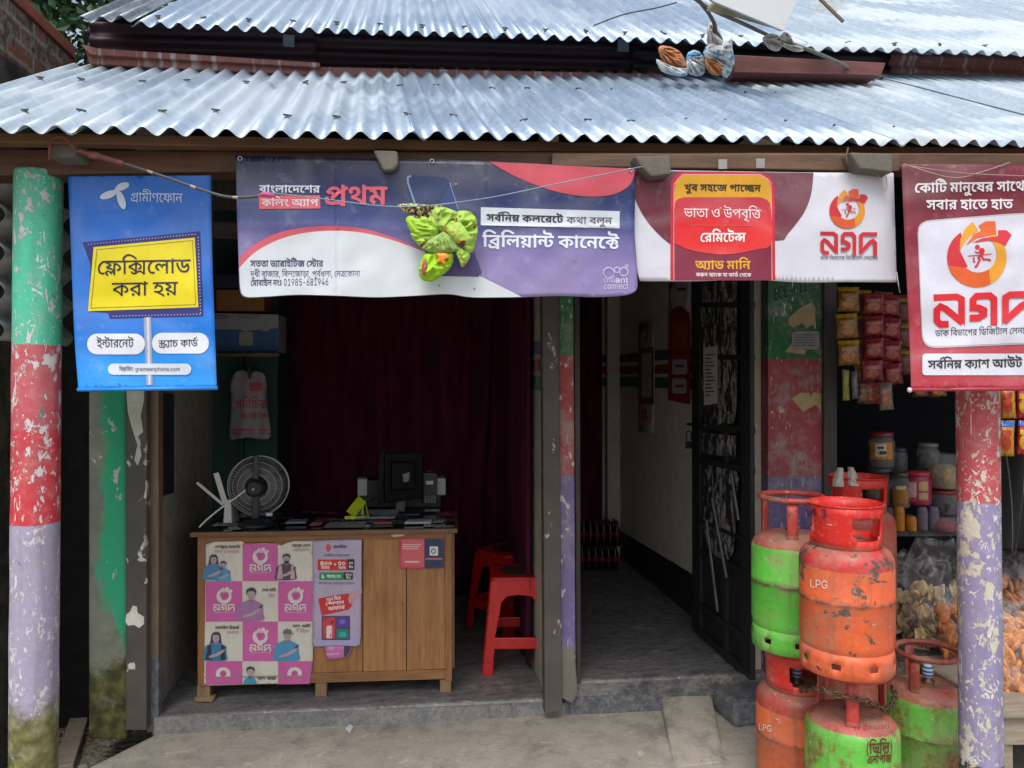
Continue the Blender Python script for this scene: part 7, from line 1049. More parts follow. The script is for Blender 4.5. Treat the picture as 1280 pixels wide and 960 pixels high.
stuffed('tall torn bag of white, blue and orange woven plastic, rightmost of the bags', [([(885, 31), (892, 28), (900, 40), (904, 52), (896, 60), (884, 54)], M('#b3b1ab', .5), .02), ([(880, 62), (890, 54), (904, 56), (914, 48), (916, 62), (918, 78), (910, 96), (902, 94), (894, 78), (882, 74)], WBM, .035), ([(881, 73), (894, 74), (906, 78), (904, 92), (892, 94), (883, 86)], OR, .035)], .46)
stuffed('grey plastic knotted round a wire under the white panel', [([(953, 48), (962, 42), (974, 45), (980, 54), (972, 64), (960, 60)], GB, .025), ([(974, 50), (980, 40), (988, 44), (994, 56), (1004, 59), (998, 65), (984, 61)], GB, .025)], .62)
cable('wire', [PD(862, -6, 3.3), PD(890, 12, 3.3), PD(930, 30, 3.3), PD(965, 46, 3.34), PD(1010, 62, 3.4), PD(1048, 78, 3.5), PD(1075, 92, 3.7), PD(1108, 96, 3.9)], .008, M('#6b6861', .7), 'grey wire running from the roof past the knotted plastic', 'wire')
cable('wire', [PD(868, -6, 3.2), PD(884, 14, 3.3), PD(893, 30, 3.4), PD(894, 42, 3.43)], .009, M('#57524d', .7), 'dark bent rod reaching down to the torn woven bag', 'wire')
cable('wire', [PD(742, 32, 3.3), PD(780, 18, 3.3), PD(820, 10, 3.3), PD(846, 3, 3.3)], .003, M('#4c4a48', .7), 'thin wire lying across the upper roof', 'wire')
pn = MB().prism([PD(880, -30, 3.2), PD(890, 1, 3.2), PD(980, 39, 3.12), PD(1012, -30, 3.2)], Vector((0, .03, .012)))
tag(ob('white_panel', pn, M('#a5abb0', .5, var=.08, scale=6), bevel=.003), 'flat whitish panel lying on the upper roof with one corner hanging over its edge', 'panel')
tag(ob('board', MB().prism([PD(884, 14, 3.27), PD(896, 2, 3.27), PD(950, 25, 3.27), PD(968, 36, 3.27), PD(912, 20, 3.27)], Vector((0, .02, .02))), M('#a39c74', .7, var=.25), bevel=.002), 'dirty yellow board under the white panel', 'board')
tag(ob('tin_scrap', MB().prism([PD(1008, 10, 3.4), PD(1030, -14, 3.5), PD(1075, -14, 3.5), PD(1040, 20, 3.4)], Vector((0, .003, .003))), tin('scrap_tin', '#b5bcc0', '#9aa4aa', .4, .5), None), 'bent pale tin scrap beside the white panel', 'tin scrap')
tag(ob('stick', MB().beam(PD(1016, -10, 3.35), PD(1054, 27, 3.3), .016, .012), M('#6a5a48', .8), bevel=.002), 'thin brown stick lying on the tin scrap', 'stick')
# ------------------------------------------------------------------ shop room: curtains, shelf, boxes
def velvet(name, a, b):
    g = NT(name); p = g.wpos(); n = g.noise(g.stretch(p, (1, 1, .15)), 16, 4)
    return g.fin(g.mix(g.ss(n, .3, .7), H(a), H(b)), .95, 0, .1)
VEL = velvet('maroon_velvet', '#42182c', '#5e223c')
def curtain(path, z0, z1, amp, pitch, mat, label):
    """cloth hung along a path on the floor, with soft folds"""
    P = [Vector((x, y, 0)) for x, y in path]; L = [0]
    for a, b in zip(P, P[1:]): L.append(L[-1] + (b - a).length)
    def at(s):
        for k in range(len(P) - 1):
            if s <= L[k + 1] or k == len(P) - 2:
                d = (P[k + 1] - P[k]).normalized(); return P[k] + d * (s - L[k]), Vector((d.y, -d.x, 0))
    def f(u, v):
        s = u * L[-1]; q, n = at(s); ph = s / pitch + 1.1 * mnoise.noise(Vector((s * 2.3, v * .7, 0))); a = amp * (.7 + .5 * mnoise.noise(Vector((s * 3, 5, v))))
        return q + n * a * (sin(2 * pi * ph) + .35 * sin(4.6 * pi * ph + v * 1.5)) * (.55 + .45 * (1 - v)) + Vector((0, 0, z0 + (z1 - z0) * v))
    o = ob('curtain', MB().grid(f, int(L[-1] / .012), 24), mat, solid=.003); return tag(o, label, 'curtain')
cb = PXY(338, 5.0); ce = FP.at(683, HOR).x - .05
curtain([(cb.x, cb.y), (ce + .06, cb.y + .05)], .1, 2.6, .03, .19, VEL, 'dark maroon curtain closing off the back of the counter room')
curtain([(ce + .02, cb.y + .02), (ce + .02, 3.86)], .1, 2.6, .011, .15, VEL, 'maroon curtain drawn along the right side of the counter room')
curtain([(.6, 5.93), (1.55, 5.95)], .2, 2.6, .03, .16, VEL, 'maroon curtain at the far end of the passage, behind the bottles')
tw = PXY(258, 4.42); te = PXY(347, 4.5)
TEAL = M('#15433f', .65, var=.25, scale=5)
cabinet = thing('wall_cabinet', 'dark teal wall cabinet in the back left corner of the shop', 'cabinet', (tw.x, tw.y, .08))
ob('back_panel', MB().prism([(tw.x, tw.y, .08), (te.x, te.y, .08), (te.x, te.y + .5, .08), (tw.x, tw.y + .5, .08)], (0, 0, 2.5)), TEAL, cabinet)
sp0 = PD(262, 442, 4.1); ob('shelf', MB().prism([PD(258, 441, 4.12), PD(349, 441, 4.12), PD(349, 441, 4.46), PD(258, 441, 4.44)], (0, 0, -.02)), wood('shelf_board', '#4a3a30', '#62503f', 0), cabinet)
ob('strip', MB().prism([PD(300, 230, 4.42), PD(304, 230, 4.42), PD(304, 690, 4.42), PD(300, 690, 4.42)], (0, .03, 0)), M('#16403d', .6), cabinet)
bx = thing('carton', 'white and blue printer carton on the shelf at the back left', 'carton', PD(306, 440, 4.2))
XP = Plane(PXY(262, 4.16), PXY(348, 4.2))
ob('box', slab(MB(), XP, [(262, 391), (348, 393), (348, 439.5), (262, 439.5)], 0, -.24), M('#8f9196', .6, var=.06), bx, bevel=.004)
sheet('printed_side', [[(262, 412), (300, 412), (306, 415), (315, 413), (348, 410), (348, 439), (262, 439)]], XP.at, .002, M('#2b5288', .6), bx)
for q in ([(299, 415), (316, 415), (316, 432), (299, 432)], [(327, 407), (336, 407), (336, 414), (327, 414)]): sheet('printed_label', [q], XP.at, .003, M('#8e8d89', .7), bx)
text('epson', 265, 285, 393.5, 398.5, XP.at, ink('#25355e'), bx, .003, 0, size=727); text('epmodel', 299, 322, 393.5, 398, XP.at, ink('#3c4250'), bx, .003, 0, size=727)
b2 = MB(); slab(b2, XP, [(270, 362), (330, 362), (330, 389), (270, 389)], -.02, -.22)
tag(ob('carton', b2, M('#8a5f38', .8, var=.15), bevel=.004), 'plain brown carton resting on the white and blue printer carton', 'carton')
b3 = MB(); slab(b3, XP, [(268, 343), (325, 343), (325, 360), (268, 360)], -.02, -.2)
tag(ob('carton', b3, M('#2c2a48', .7, var=.3, scale=20), bevel=.003), 'dark violet box on top of the brown carton', 'carton')
hb = thing('carrier_bag', 'white carrier bag with red printing hanging by a clip on the teal cabinet', 'bag', PD(312, 462, 4.34))
HP = Plane(PXY(287, 4.34), PXY(338, 4.37))
def bagmap(px, py, lift=0):
    u = (px - 287) / 51; v = (py - 462) / 86
    return HP.at(px, py, .02 + .045 * sin(pi * min(1, max(0, u))) * min(1, v * 2.5) + .006 * sin(u * 17 + v * 3) + lift)
sheet('bag', [cr([(294, 466), (304, 463), (312, 466), (320, 464), (330, 468), (334, 480), (333, 495), (336, 520), (338, 546), (325, 549), (310, 547), (296, 549), (287, 548), (288, 520), (289, 498), (288, 480)], 3, True)], bagmap, 0, M('#98959a', .6, var=.08, scale=20, bump=.3), hb, 6, solid=.002)
RI = ink('#b4555c')
text('bag', 293, 334, 500, 511, bagmap, RI, hb, .002); text('bag2', 301, 334, 517, 523, bagmap, RI, hb, .002)
sheet('printed_stripe', [[(289, 536), (337, 536), (337, 539), (289, 539)], [(289, 541), (337.4, 541), (337.4, 542.5), (289, 542.5)], [(312, 478), (328, 478), (329, 489), (312, 489)]], bagmap, .002, RI, hb)
ob('clip', MB().box(HP.at(312, 463, .05), (.02, .02, .04)).box(HP.at(312, 470, .05), (.012, .02, .03)), M('#1d1d1f', .5), hb, bevel=.003)
LP = Plane(xy(lw0 + Vector((.012, 0, 0))), (LWX.x + .012, 5.6))
pw = MB().add([LP.at(198, 492), LP.at(217, 492), LP.at(217, 616), LP.at(198, 622)], [(0, 1, 2, 3)])
tag(ob('poster', pw, M('#24262b', .5, var=.35, scale=12), solid=.002), 'dark glossy poster on the left inner wall of the shop', 'poster')

# ------------------------------------------------------------------ counter
CA, CB = GZ(248, 876, .08), GZ(566, 866, .08)
CP = Plane(CA, CB)
ct_ = thing('counter', 'wooden shop counter with pink and lilac posters stuck on its front', 'counter', (CA.x, CA.y, .08))
TEAK = wood('teak_panel', '#94643a', '#b07f4f', 2, 4, .5, .35); TEAKF = wood('teak_frame', '#855b37', '#9c6f47', 2, 5, .5, .3); TEAKH = wood('teak_rail', '#855b37', '#9c6f47', 0, 5, .5, .3)
DEP = -.52
ob('front_panel', slab(MB(), CP, [(255, 672), (453, 669), (453, 842), (255, 856)], -.006, -.02), TEAK, ct_)
ob('door_panel', slab(MB(), CP, [(454, 671), (507.6, 669.5), (507.6, 838), (454, 839.5)], .0, -.02), TEAK, ct_, bevel=.002)
ob('door_panel', slab(MB(), CP, [(508.6, 669.5), (556, 668.5), (556, 836), (508.6, 838)], .0, -.02), wood('teak_panel_b', '#8f6138', '#ad7c4b', 2, 4, .5, .2), ct_, bevel=.002)
for x0, x1, y0, y1 in ((247, 256, 670, 858), (556, 565, 664, 852)):
    ob('stile', slab(MB(), CP, [(x0, y0), (x1, y0), (x1, y1), (x0, y1)], .006, -.03), TEAKF, ct_, bevel=.002)
ob('rail', slab(MB(), CP, [(256, 670), (556, 664), (556, 673), (256, 679)], .004, -.022), TEAKH, ct_, bevel=.002)
ob('rail', slab(MB(), CP, [(256, 846), (556, 837), (556, 849), (256, 858)], .005, -.03), TEAKH, ct_, bevel=.002)
ob('end_panel', slab(MB(), CP, [(565, 664), (568, 664), (568, 835), (565, 835)], -.02, DEP), TEAKF, ct_)
ob('end_panel', slab(MB(), CP, [(247, 671), (250, 671), (250, 850), (247, 850)], -.035, DEP), TEAKF, ct_)
LEGM = wood('leg_wood', '#83684c', '#9a7e5e', 2, 4, .6, .2)
for x0, x1, y0, y1 in ((246, 262, 857, 874.5), (394, 408, 851, 871), (550, 564, 850, 866)):
    for oo in (0, DEP + .05): ob('leg', slab(MB(), CP, [(x0, y0), (x1, y0), (x1, y1), (x0, y1)], oo - .002, oo - .05, True), LEGM, ct_, bevel=.002)
sheet('wedge', [[(242, 874), (266, 874), (266, 878), (242, 878)]], CP.at, .03, LEGM, ct_, solid=.08)
ZT = CP.at(400, 662, 0).z
def TPt(px, off, dz=0): q = CP.at(px, HOR) + CP.n * off; return Vector((q.x, q.y, ZT + dz))
ob('counter_top', MB().prism([TPt(241, .03), TPt(572, .03), TPt(572, DEP - .02), TPt(241, DEP - .02)], (0, 0, -.02)), wood('top_edge', '#6d4a30', '#84603f', 0, 5, .4, .3), ct_, bevel=.003)
ob('glass_cover', MB().prism([TPt(244, .024, .0005), TPt(569, .024, .0005), TPt(569, DEP, .0005), TPt(244, DEP, .0005)], (0, 0, .003)), M('#17181c', .12, var=.3, scale=9, bump=0), ct_)
R = random.Random(11)
cols = ['#6d2f30', '#8c8f94', '#c4c6c8', '#3a3f4c', '#8a4a3a', '#a7a28c', '#37605c', '#5a3038', '#b5b0a4', '#77343c', '#42526b']
for k in range(46):
    u0 = R.uniform(246, 555); w = R.uniform(12, 30); o = -R.uniform(.0, .44); d = R.uniform(.03, .07)
    a = [TPt(min(u0 + dx, 568), oo, .0038 + k * .00012) for dx, oo in ((0, o + .02), (w, o + .02), (w, o - d), (0, o - d))]
    ob('paper_card', MB().add(a, [(0, 1, 2, 3)]), M(cols[k % len(cols)], .25, var=.25, scale=40, bump=0), ct_)
ob('calendar_card', MB().add([TPt(404, .01, .0095), TPt(454, .01, .0095), TPt(456, -.14, .0095), TPt(408, -.14, .0095)], [(0, 1, 2, 3)]), M('#8f8f90', .4, var=.1, scale=40, bump=0), ct_)
ob('scratch_mark', slab(MB(), CP, [(488, 669), (494, 667.5), (505, 668), (505, 670), (492, 671)], .0045, .0055), M('#c9bda8', .7), ct_)
for x, y in ((504, 756), (504, 770)): ob('keyhole', MB().lathe([(0, .0), (.004, 0), (.004, .004), (0, .004)], CP.at(x, y, .002), 10), M('#8e8a80', .3, .7), ct_)
# posters on its front
def pmap(px, py, lift=0): return CP.at(px, py, .008 + .0012 * sin(px * .3 + py * .21) + .0015 * mnoise.noise(Vector((px * .05, py * .05, 3))) + lift)
P1 = sheet('poster', [[(257, 680), (268, 677.5), (303, 676.5), (306, 680), (330, 679), (346, 680), (352, 682), (360, 678), (368, 676.5), (391, 676), (391.5, 740), (391, 826), (386, 842), (386, 854), (320, 855), (262, 857), (255, 856), (256, 780)]], pmap, 0, ink('#d8d4c6'), ct_, 8, solid=.001, label='large poster of pink and cream squares')
PK = ink('#cf63a6'); PK2 = ink('#c4579b')
cx_ = [257, 303, 347.5, 391]; ry = [677, 726.5, 777, 826.5, 856]
sheet('printed_square', [[(cx_[i] + .2, max(ry[j], 679.5)), (cx_[i + 1] - .2, max(ry[j], 679.5)), (cx_[i + 1] - .2 - (4 if (j == 3 and i == 2) else 0), ry[j + 1] - (1 if j == 3 else 0)), (cx_[i] + .2, ry[j + 1] - (0 if j < 3 else .5))] for j in range(4) for i in range(3) if (i + j) % 2], pmap, .0015, PK, P1)
WP1 = ink('#ded6d2')
for i, j in ((1, 0), (0, 1), (2, 1), (1, 2)):
    mx = (cx_[i] + cx_[i + 1]) / 2; my = ry[j]
    emblem(mx, my + 19, 9.4, pmap, (WP1, WP1, WP1), P1, .0028, runner=False)
    sheet('emblem', [ell(mx, my + 18, 3, n=14)], pmap, .0044, PK2, P1)
    nogod(mx - 13.5, my + 28.5, mx + 13.5, my + 37.5, pmap, WP1, P1, .003)
    sheet('emblem', [[(mx - 13, my + 38.6), (mx + 13, my + 38.6), (mx + 13, my + 39.4), (mx - 13, my + 39.4)]], pmap, .003, ink('#d9a8c6'), P1)
for i in (0, 2):
    mx = (cx_[i] + cx_[i + 1]) / 2 - 1; sheet('emblem', [ell(mx, 842, 9, 8, 20, 180, 360) + [(mx + 9, 846), (mx - 9, 846)]], pmap, .0028, WP1, P1); sheet('emblem', [ell(mx, 842, 4, 4, 14)], pmap, .0038, PK2, P1)
sheet('fold_line', [[(256, 846), (391, 844), (391, 845.5), (256, 847.5)]], pmap, .0046, ink('#a08d86'), P1)
for ln, x0, x1, y, c in (('desh', 268, 300, 682, '#4a4a3a'), ('vatab', 268, 299, 688, '#c98aa8'), ('probash', 365, 388, 680.5, '#4a4a3a'), ('remitb', 366, 387, 686, '#c98aa8'), ('send', 327, 345, 736, '#4a4a3a'), ('free', 335, 344, 743, '#c98aa8'), ('mobreach', 269, 299, 783, '#4a4a3a'), ('offer2', 283, 298, 789, '#c98aa8'), ('cash', 366, 388, 781, '#4a4a3a'), ('free', 370, 387, 787, '#c98aa8'), ('cash', 322, 345, 846.5, '#4a4a3a')):
    text(ln, x0, x1, y, y + 3.4, pmap, ink(c), P1, .003)
SK, SK2, HA = ink('#b8a0a8'), ink('#8e7a88'), ink('#4a4250')
def figure(cx, top, s, shirt, hair='short', sh2=None, par=P1):
    """printed portrait: trunk, arms, head, hair and a phone"""
    def T(p): return [(cx + x * s, top + y * s) for x, y in p]
    b = par
    if hair == 'long': sheet('figure', [T(cr([(-.32, .1), (0, -.03), (.32, .1), (.4, .6), (.45, 1.15), (.1, 1.1), (-.2, 1.2), (-.5, 1.1), (-.42, .6)], 4, True))], pmap, .0026, HA, b)
    sheet('figure', [T(cr([(-.18, .72), (-.5, .86), (-.82, 1.05), (-.9, 1.6), (-.86, 2.1), (.75, 2.1), (.8, 1.6), (.72, 1.05), (.45, .86), (.18, .72)], 3))], pmap, .0031, ink(shirt), b)
    if sh2: sheet('figure', [T([(-.62, .95), (-.38, .9), (-.3, 2.05), (-.8, 2.05)]), T([(.4, .9), (.62, .95), (.72, 2.05), (.34, 2.05)])], pmap, .0036, ink(sh2), b)
    sheet('figure', [T([(-.14, .6), (.14, .6), (.16, .82), (0, .95), (-.16, .82)])], pmap, .0041, SK2, b)
    sheet('figure', [T(ell(0, .4, .26, .34, 18))], pmap, .0046, SK, b)
    sheet('figure', [T(ell(-.1, .38, .035, .03, 8)), T(ell(.1, .38, .035, .03, 8)), T([(-.1, .56), (.1, .56), (.06, .6), (-.06, .6)]), T([(-.02, .4), (.03, .4), (.03, .5), (-.03, .5)])], pmap, .0051, SK2, b)
    if hair == 'cap': sheet('figure', [T([(-.3, .3), (-.26, .05), (0, -.06), (.26, .05), (.3, .25), (.5, .3), (.3, .32)])], pmap, .0056, ink('#6d6a72'), b)
    else: sheet('figure', [T(cr([(-.3, .45), (-.33, .12), (-.1, -.06), (.2, -.04), (.33, .15), (.29, .42), (.22, .2), (-.1, .16), (-.23, .22)], 3, True))], pmap, .0056, HA, b)
    if hair == 'beard': sheet('figure', [T(cr([(-.24, .48), (-.14, .54), (0, .52), (.14, .54), (.24, .48), (.16, .72), (0, .8), (-.16, .72)], 3, True))], pmap, .0058, HA, b)
    sheet('figure', [T(cr([(.1, 1.5), (.4, 1.35), (.62, 1.2), (.7, 1.3), (.5, 1.52), (.2, 1.7), (-.1, 1.72)], 3, True)), T(cr([(-.5, 1.75), (-.1, 1.6), (.2, 1.6), (.2, 1.72), (-.2, 1.85), (-.5, 1.9)], 3, True))], pmap, .0061, SK, b)
    sheet('figure', [T([(.5, 1.24), (.72, 1.02), (.8, 1.1), (.6, 1.32)])], pmap, .0068, HA, b)
figure(267, 694, 14.5, '#4a86b0', 'long'); figure(279, 702, 11.5, '#4f9cc4', 'short'); figure(358, 693, 15, '#57475f', 'beard', '#c9a7ae'); figure(314, 736, 19, '#a878a8'); figure(270, 791, 16.5, '#3d7fa8', 'long', '#31394c'); figure(359, 787, 18.5, '#4f93bf', 'cap')
sheet('figure', [[(304, 855), (306, 849), (312, 845), (318, 847), (321, 855)]], pmap, .003, ink('#3f9cc0'), P1); sheet('figure', [ell(313, 840.5, 4.6, 5.6, 16)], pmap, .0036, SK, P1); sheet('figure', [cr([(308, 840), (308.5, 835), (313, 833), (318, 835), (318, 840), (316, 837), (311, 836.5)], 3, True)], pmap, .0042, HA, P1); sheet('figure', [ell(313, 846, 2.6, 1.6, 12)], pmap, .0042, HA, P1)
P2 = sheet('poster', [cr([(391, 676), (420, 675), (452, 674.5)], 3) + [(451.5, 740), (451, 795), (450, 800), (450.5, 805), (446, 808), (420, 807), (392, 808.5), (390.5, 770), (391.5, 720)]], pmap, .006, ink('#b8aac4'), ct_, 8, solid=.001, label='lilac poster with a red gift box')
def lab(polys, c, l=.0085): sheet('printing', polys, pmap, l, ink(c), P2)
lab([cr([(408, 682), (410, 680), (413, 682), (413.5, 686), (410.5, 690), (407.5, 686)], 3, True)], '#d2503c'); text('bl', 417, 433, 682, 685.6, pmap, ink('#3c3444'), P2, .0085); text('blsub', 405, 437, 693, 696, pmap, ink('#4c4454'), P2, .0085)
lab([rrect(397, 699.5, 435, 713, 1)], '#d4302e'); lab([rrect(434.5, 699, 443, 712.5, 1)], '#27242a', .009); lab([rrect(399, 715.5, 430, 725, 1)], '#0f9562'); lab([rrect(429.5, 715.5, 441, 724.5, 1)], '#27242a', .009)
WP = ink('#efe9e6')
text('n400', 400, 415, 701.5, 706.8, pmap, WP, P2, .0095); text('min', 401.5, 412, 708.4, 711.4, pmap, WP, P2, .0095); text('n30', 422, 432, 701.5, 706.8, pmap, WP, P2, .0095); text('gb', 423, 432, 708.4, 711.4, pmap, WP, P2, .0095); lab([[(417.3, 705), (420.3, 705), (420.3, 706), (417.3, 706)]], '#efe9e6', .0095); lab([[(418.3, 704), (419.3, 704), (419.3, 707), (418.3, 707)]], '#efe9e6', .0099)
text('n30', 436, 441.5, 702, 705.5, pmap, WP, P2, .0097); text('din', 436, 441.5, 707.5, 710.5, pmap, WP, P2, .0097); text('one', 401, 406, 717, 723, pmap, WP, P2, .0095); text('paisa', 408, 427, 718.6, 722.4, pmap, WP, P2, .0095); text('n365', 431.5, 439.5, 716.8, 719.6, pmap, WP, P2, .0097); text('din', 432.5, 438.5, 721, 723.6, pmap, WP, P2, .0097)
text('blsub', 398, 443, 728, 730.6, pmap, ink('#5a5060'), P2, .0085)
lab([[(399, 748), (436, 741.5), (440, 757), (436, 762), (402, 769.5), (398, 750)]], '#cc3338', .0088)
text('notun', 408, 426, 748, 751.8, pmap, WP, P2, .0095, -2.5); text('special', 407, 430, 753.3, 757.4, pmap, WP, P2, .0095, -2.5); text('offer', 410, 431, 759, 763.4, pmap, WP, P2, .0095, -2.5)
lab([cr([(435, 748), (439, 742), (446, 739), (452, 736.5), (451.5, 742), (446, 747), (440, 754), (437, 754)], 3, True)], '#c99a9c', .0093)
lab([[(402, 770), (437.5, 770), (437.5, 800), (402, 800)]], '#5a3a52', .0086); lab([[(403.5, 771.5), (419, 771.5), (419, 798), (403.5, 798)]], '#c8434c', .0091); lab([[(420.5, 771.5), (436, 771.5), (436, 784), (420.5, 784)]], '#5b3fa0', .0091); lab([[(420.5, 786), (436, 786), (436, 798), (420.5, 798)]], '#1f7f80', .0091)
lab([rrect(408, 782, 415, 798, 1)], '#e6cfd0', .0096); lab([ell(428, 777, 4, 3, 14)], '#7d68c8', .0096); lab([ell(428, 793, 5, 3.4, 14)], '#3fae9c', .0096)
lab([[(391, 797), (450, 796), (446, 807.5), (420, 806.5), (392, 808)]], '#a9a4cc', .0081)
P3 = sheet('poster', [[(500, 673), (555.5, 673), (555, 710), (530, 711), (499.5, 711)]], pmap, .003, ink('#cf5d68'), ct_, 8, solid=.0008, label='small coral and navy poster at the right')
sheet('printed_square', [[(530.5, 673.5), (555, 673.5), (554.6, 709.5), (530.5, 710.5)]], pmap, .005, ink('#2c3a56'), P3)
sheet('printing', [[(503, 680 + 2.6 * k), (527 - k * 2, 680 + 2.6 * k), (527 - k * 2, 681.4 + 2.6 * k), (503, 681.4 + 2.6 * k)] for k in range(3)] + [[(506, 701), (524, 701), (524, 703.5), (506, 703.5)]], pmap, .005, ink('#e3b0b2'), P3)
sheet('printing', [rrect(537, 683, 547.5, 694.5, 1)], pmap, .006, ink('#d8dade'), P3); sheet('printing', [stroke(ell(542, 689, 2.8, n=12), 1, True)[i] for i in range(12)], pmap, .007, ink('#2c3a56'), P3); sheet('printing', [[(532, 697.5), (552.5, 697.5), (552.5, 699.5), (532, 699.5)]], pmap, .006, ink('#c46a78'), P3)
P4 = sheet('poster', [[(405, 807), (439, 807), (438, 816), (434, 822), (425, 823), (418, 824.5), (408, 824), (407, 816)]], pmap, .0025, ink('#cc76ac'), ct_, 8, solid=.0008, label='torn pink scrap of a poster')
sheet('printed_square', [[(430, 807), (438.5, 807), (437, 815), (433, 821), (430, 821)]], pmap, .0045, ink('#3a3f56'), P4); sheet('printing', [[(408, 817), (424, 816), (424, 818), (408, 819)], [(411, 808), (417, 808), (417, 812), (411, 812)]], pmap, .0045, ink('#d7a6c4'), P4)

# ------------------------------------------------------------------ on the counter
BLK = M('#1b1d22', .45, var=.15); GREYP = M('#aeb0b2', .5, var=.05); WHP = M('#c9c8c4', .45, var=.04)
fc = PD(323, 607, 3.72); fr = 37 / FPX * 3.72; fx, fy, fz = fc
fan = thing('desk_fan', 'round desk fan with a pale wire guard on the left of the counter', 'fan', (fx, fy, ZT + .004))
gd = MB()
for rr, dy in ((1, 0), (.985, .03), (.8, -.025), (.62, -.04), (.42, -.05)): gd.tube([(fx + fr * rr * cos(a), fy + dy, fz + fr * rr * sin(a)) for a in [2 * pi * k / 48 for k in range(48)]], .0022 if rr > .9 else .0014, 6, True)
for k in range(84):
    a = 2 * pi * k / 84; gd.tube([(fx + fr * t * cos(a + .12 * (1 - t)), fy + dy, fz + fr * t * sin(a + .12 * (1 - t))) for t, dy in ((1, 0), (.8, -.026), (.62, -.041), (.36, -.052))], .0009, 4)
for k in range(60):
    a = 2 * pi * k / 60; gd.tube([(fx + fr * t * cos(a), fy + dy, fz + fr * t * sin(a)) for t, dy in ((.985, .03), (.7, .06), (.3, .07))], .0009, 4)
ob('guard', gd, M('#b9b9ba', .4, .3, var=.03, bump=0), fan)
bd = MB()
for k in range(4):
    def f(u, v, k=k):
        a = 2 * pi * k / 4 + (u - .5) * 1.1; r = fr * (.2 + .66 * v); return Vector((fx + r * cos(a), fy + .01 + .025 * (u - .5), fz + r * sin(a)))
    bd.grid(f, 8, 6)
ob('blades', bd, M('#20242c', .4), fan, solid=.002)
mt = MB().tube([(fx - .003, fy - .11, fz), (fx - .003, fy - .1, fz), (fx, fy - .05, fz), (fx, fy - .03, fz)], [.028, .04, .045, .035], 20); ob('motor', mt, BLK, fan, bevel=.003)
ob('pole', MB().beam((fx, fy - .06, ZT + .02), (fx, fy - .075, fz - .03), .03, .02, Vector((0, 1, 0))).beam((fx, fy - .075, fz - .03), (fx, fy - .06, fz + .15), .026, .014, Vector((0, 1, 0))), M('#2b2e36', .4), fan, bevel=.004)
ob('base', MB().lathe([(0, .001), (.085, .001), (.086, .012), (.07, .022), (.03, .03), (.02, .05), (0, .052)], (fx, fy - .05, ZT + .004), 28), BLK, fan)
ob('knob', MB().lathe([(0, -.006), (.006, -.006), (.006, .004), (0, .004)], (fx - .003, fy - .114, fz), 12), GREYP, fan); ob('foot_clip', MB().box((fx + .055, fy - .02, fz - .135), (.03, .02, .016)), WHP, fan, bevel=.003)
rt = thing('wifi_router', 'white router with two raised flat aerials at the left end of the counter', 'router', PD(283, 655, 3.66))
rb = PD(284, 640, 3.68); ob('body', MB().prism([PD(281, 626, 3.68), PD(288, 624, 3.68), PD(290, 654, 3.66), PD(279, 654, 3.66)], (0, .03, 0)), WHP, rt, bevel=.003); ob('side', MB().prism([PD(288, 624, 3.69), PD(293, 627, 3.78), PD(297, 652, 3.78), PD(290, 654, 3.67)], (.002, .03, 0)), GREYP, rt, bevel=.003)
for a, b, w in ((PD(282, 630, 3.69), PD(270, 591, 3.69), .026), (PD(279, 631, 3.69), PD(246, 603, 3.66), .014)): ob('aerial', MB().beam(a, b, w, .008, Vector((0, 1, 0))), WHP, rt, bevel=.003)
cable('cable', [PD(308, 612, 3.62), PD(295, 622, 3.6), PD(275, 636, 3.58), PD(258, 650, 3.55), PD(249, 659, 3.53)], .0042, WHP, 'white cable drooping from the fan to the left end of the counter')
mo = thing('computer_monitor', 'black monitor turned away, with a pale sticker on its back', 'monitor', PD(500, 640, 3.98))
MP_ = Plane(PXY(481, 3.93), PXY(530, 4.02))
ob('casing', slab(MB(), MP_, [(481, 566), (529, 566), (529, 623), (481, 629)], 0, -.03), M('#090a0c', .6, spec=.2), mo, bevel=.006); ob('back_bulge', slab(MB(), MP_, [(490, 578), (520, 578), (520, 612), (490, 614)], .03, 0), M('#0a0b0d', .6, spec=.2), mo, bevel=.01)
ob('side_edge', MB().prism([PD(475.5, 562, 3.93), PD(480.5, 561, 3.92), PD(478, 632, 3.91), PD(471, 632, 3.92)], (.0, .03, 0)), M('#1b1d21', .5, spec=.2), mo, bevel=.004)
ob('sticker', slab(MB(), MP_, [(503, 593), (512, 590), (511, 601), (505, 603)], .0302, .0315), M('#77797c', .5), mo); ob('stand', MB().beam(PD(502, 622, 4.0), PD(500, 640, 3.98), .05, .02, Vector((0, 1, 0))).prism([TPt(470, -.28, .006), TPt(522, -.28, .006), TPt(524, -.4, .006), TPt(474, -.4, .006)], (0, 0, .012)), BLK, mo, bevel=.004)
pr = thing('printer', 'dark ink tank printer with grey ends behind the monitor', 'printer', PD(500, 640, 4.2)); PP = Plane(PXY(447, 4.12), PXY(557, 4.2))
ob('body', slab(MB(), PP, [(452, 600), (552, 600), (552, 634), (452, 634)], -.01, -.18), BLK, pr, bevel=.008); ob('end_cover', slab(MB(), PP, [(447, 599), (459, 599), (459, 620), (447, 620)], 0, -.1), GREYP, pr, bevel=.004); ob('end_cover', slab(MB(), PP, [(546, 598), (557, 598), (557, 619), (546, 619)], 0, -.1), GREYP, pr, bevel=.004)
ob('ink_tank', slab(MB(), PP, [(529, 591), (546, 591), (546, 630), (529, 630)], .05, -.06), M('#1d2027', .3), pr, bevel=.004); ob('tank_label', slab(MB(), PP, [(532.5, 601), (541.5, 601), (541.5, 605.5), (532.5, 605.5)], .0504, .0515), M('#d8dade', .5), pr)
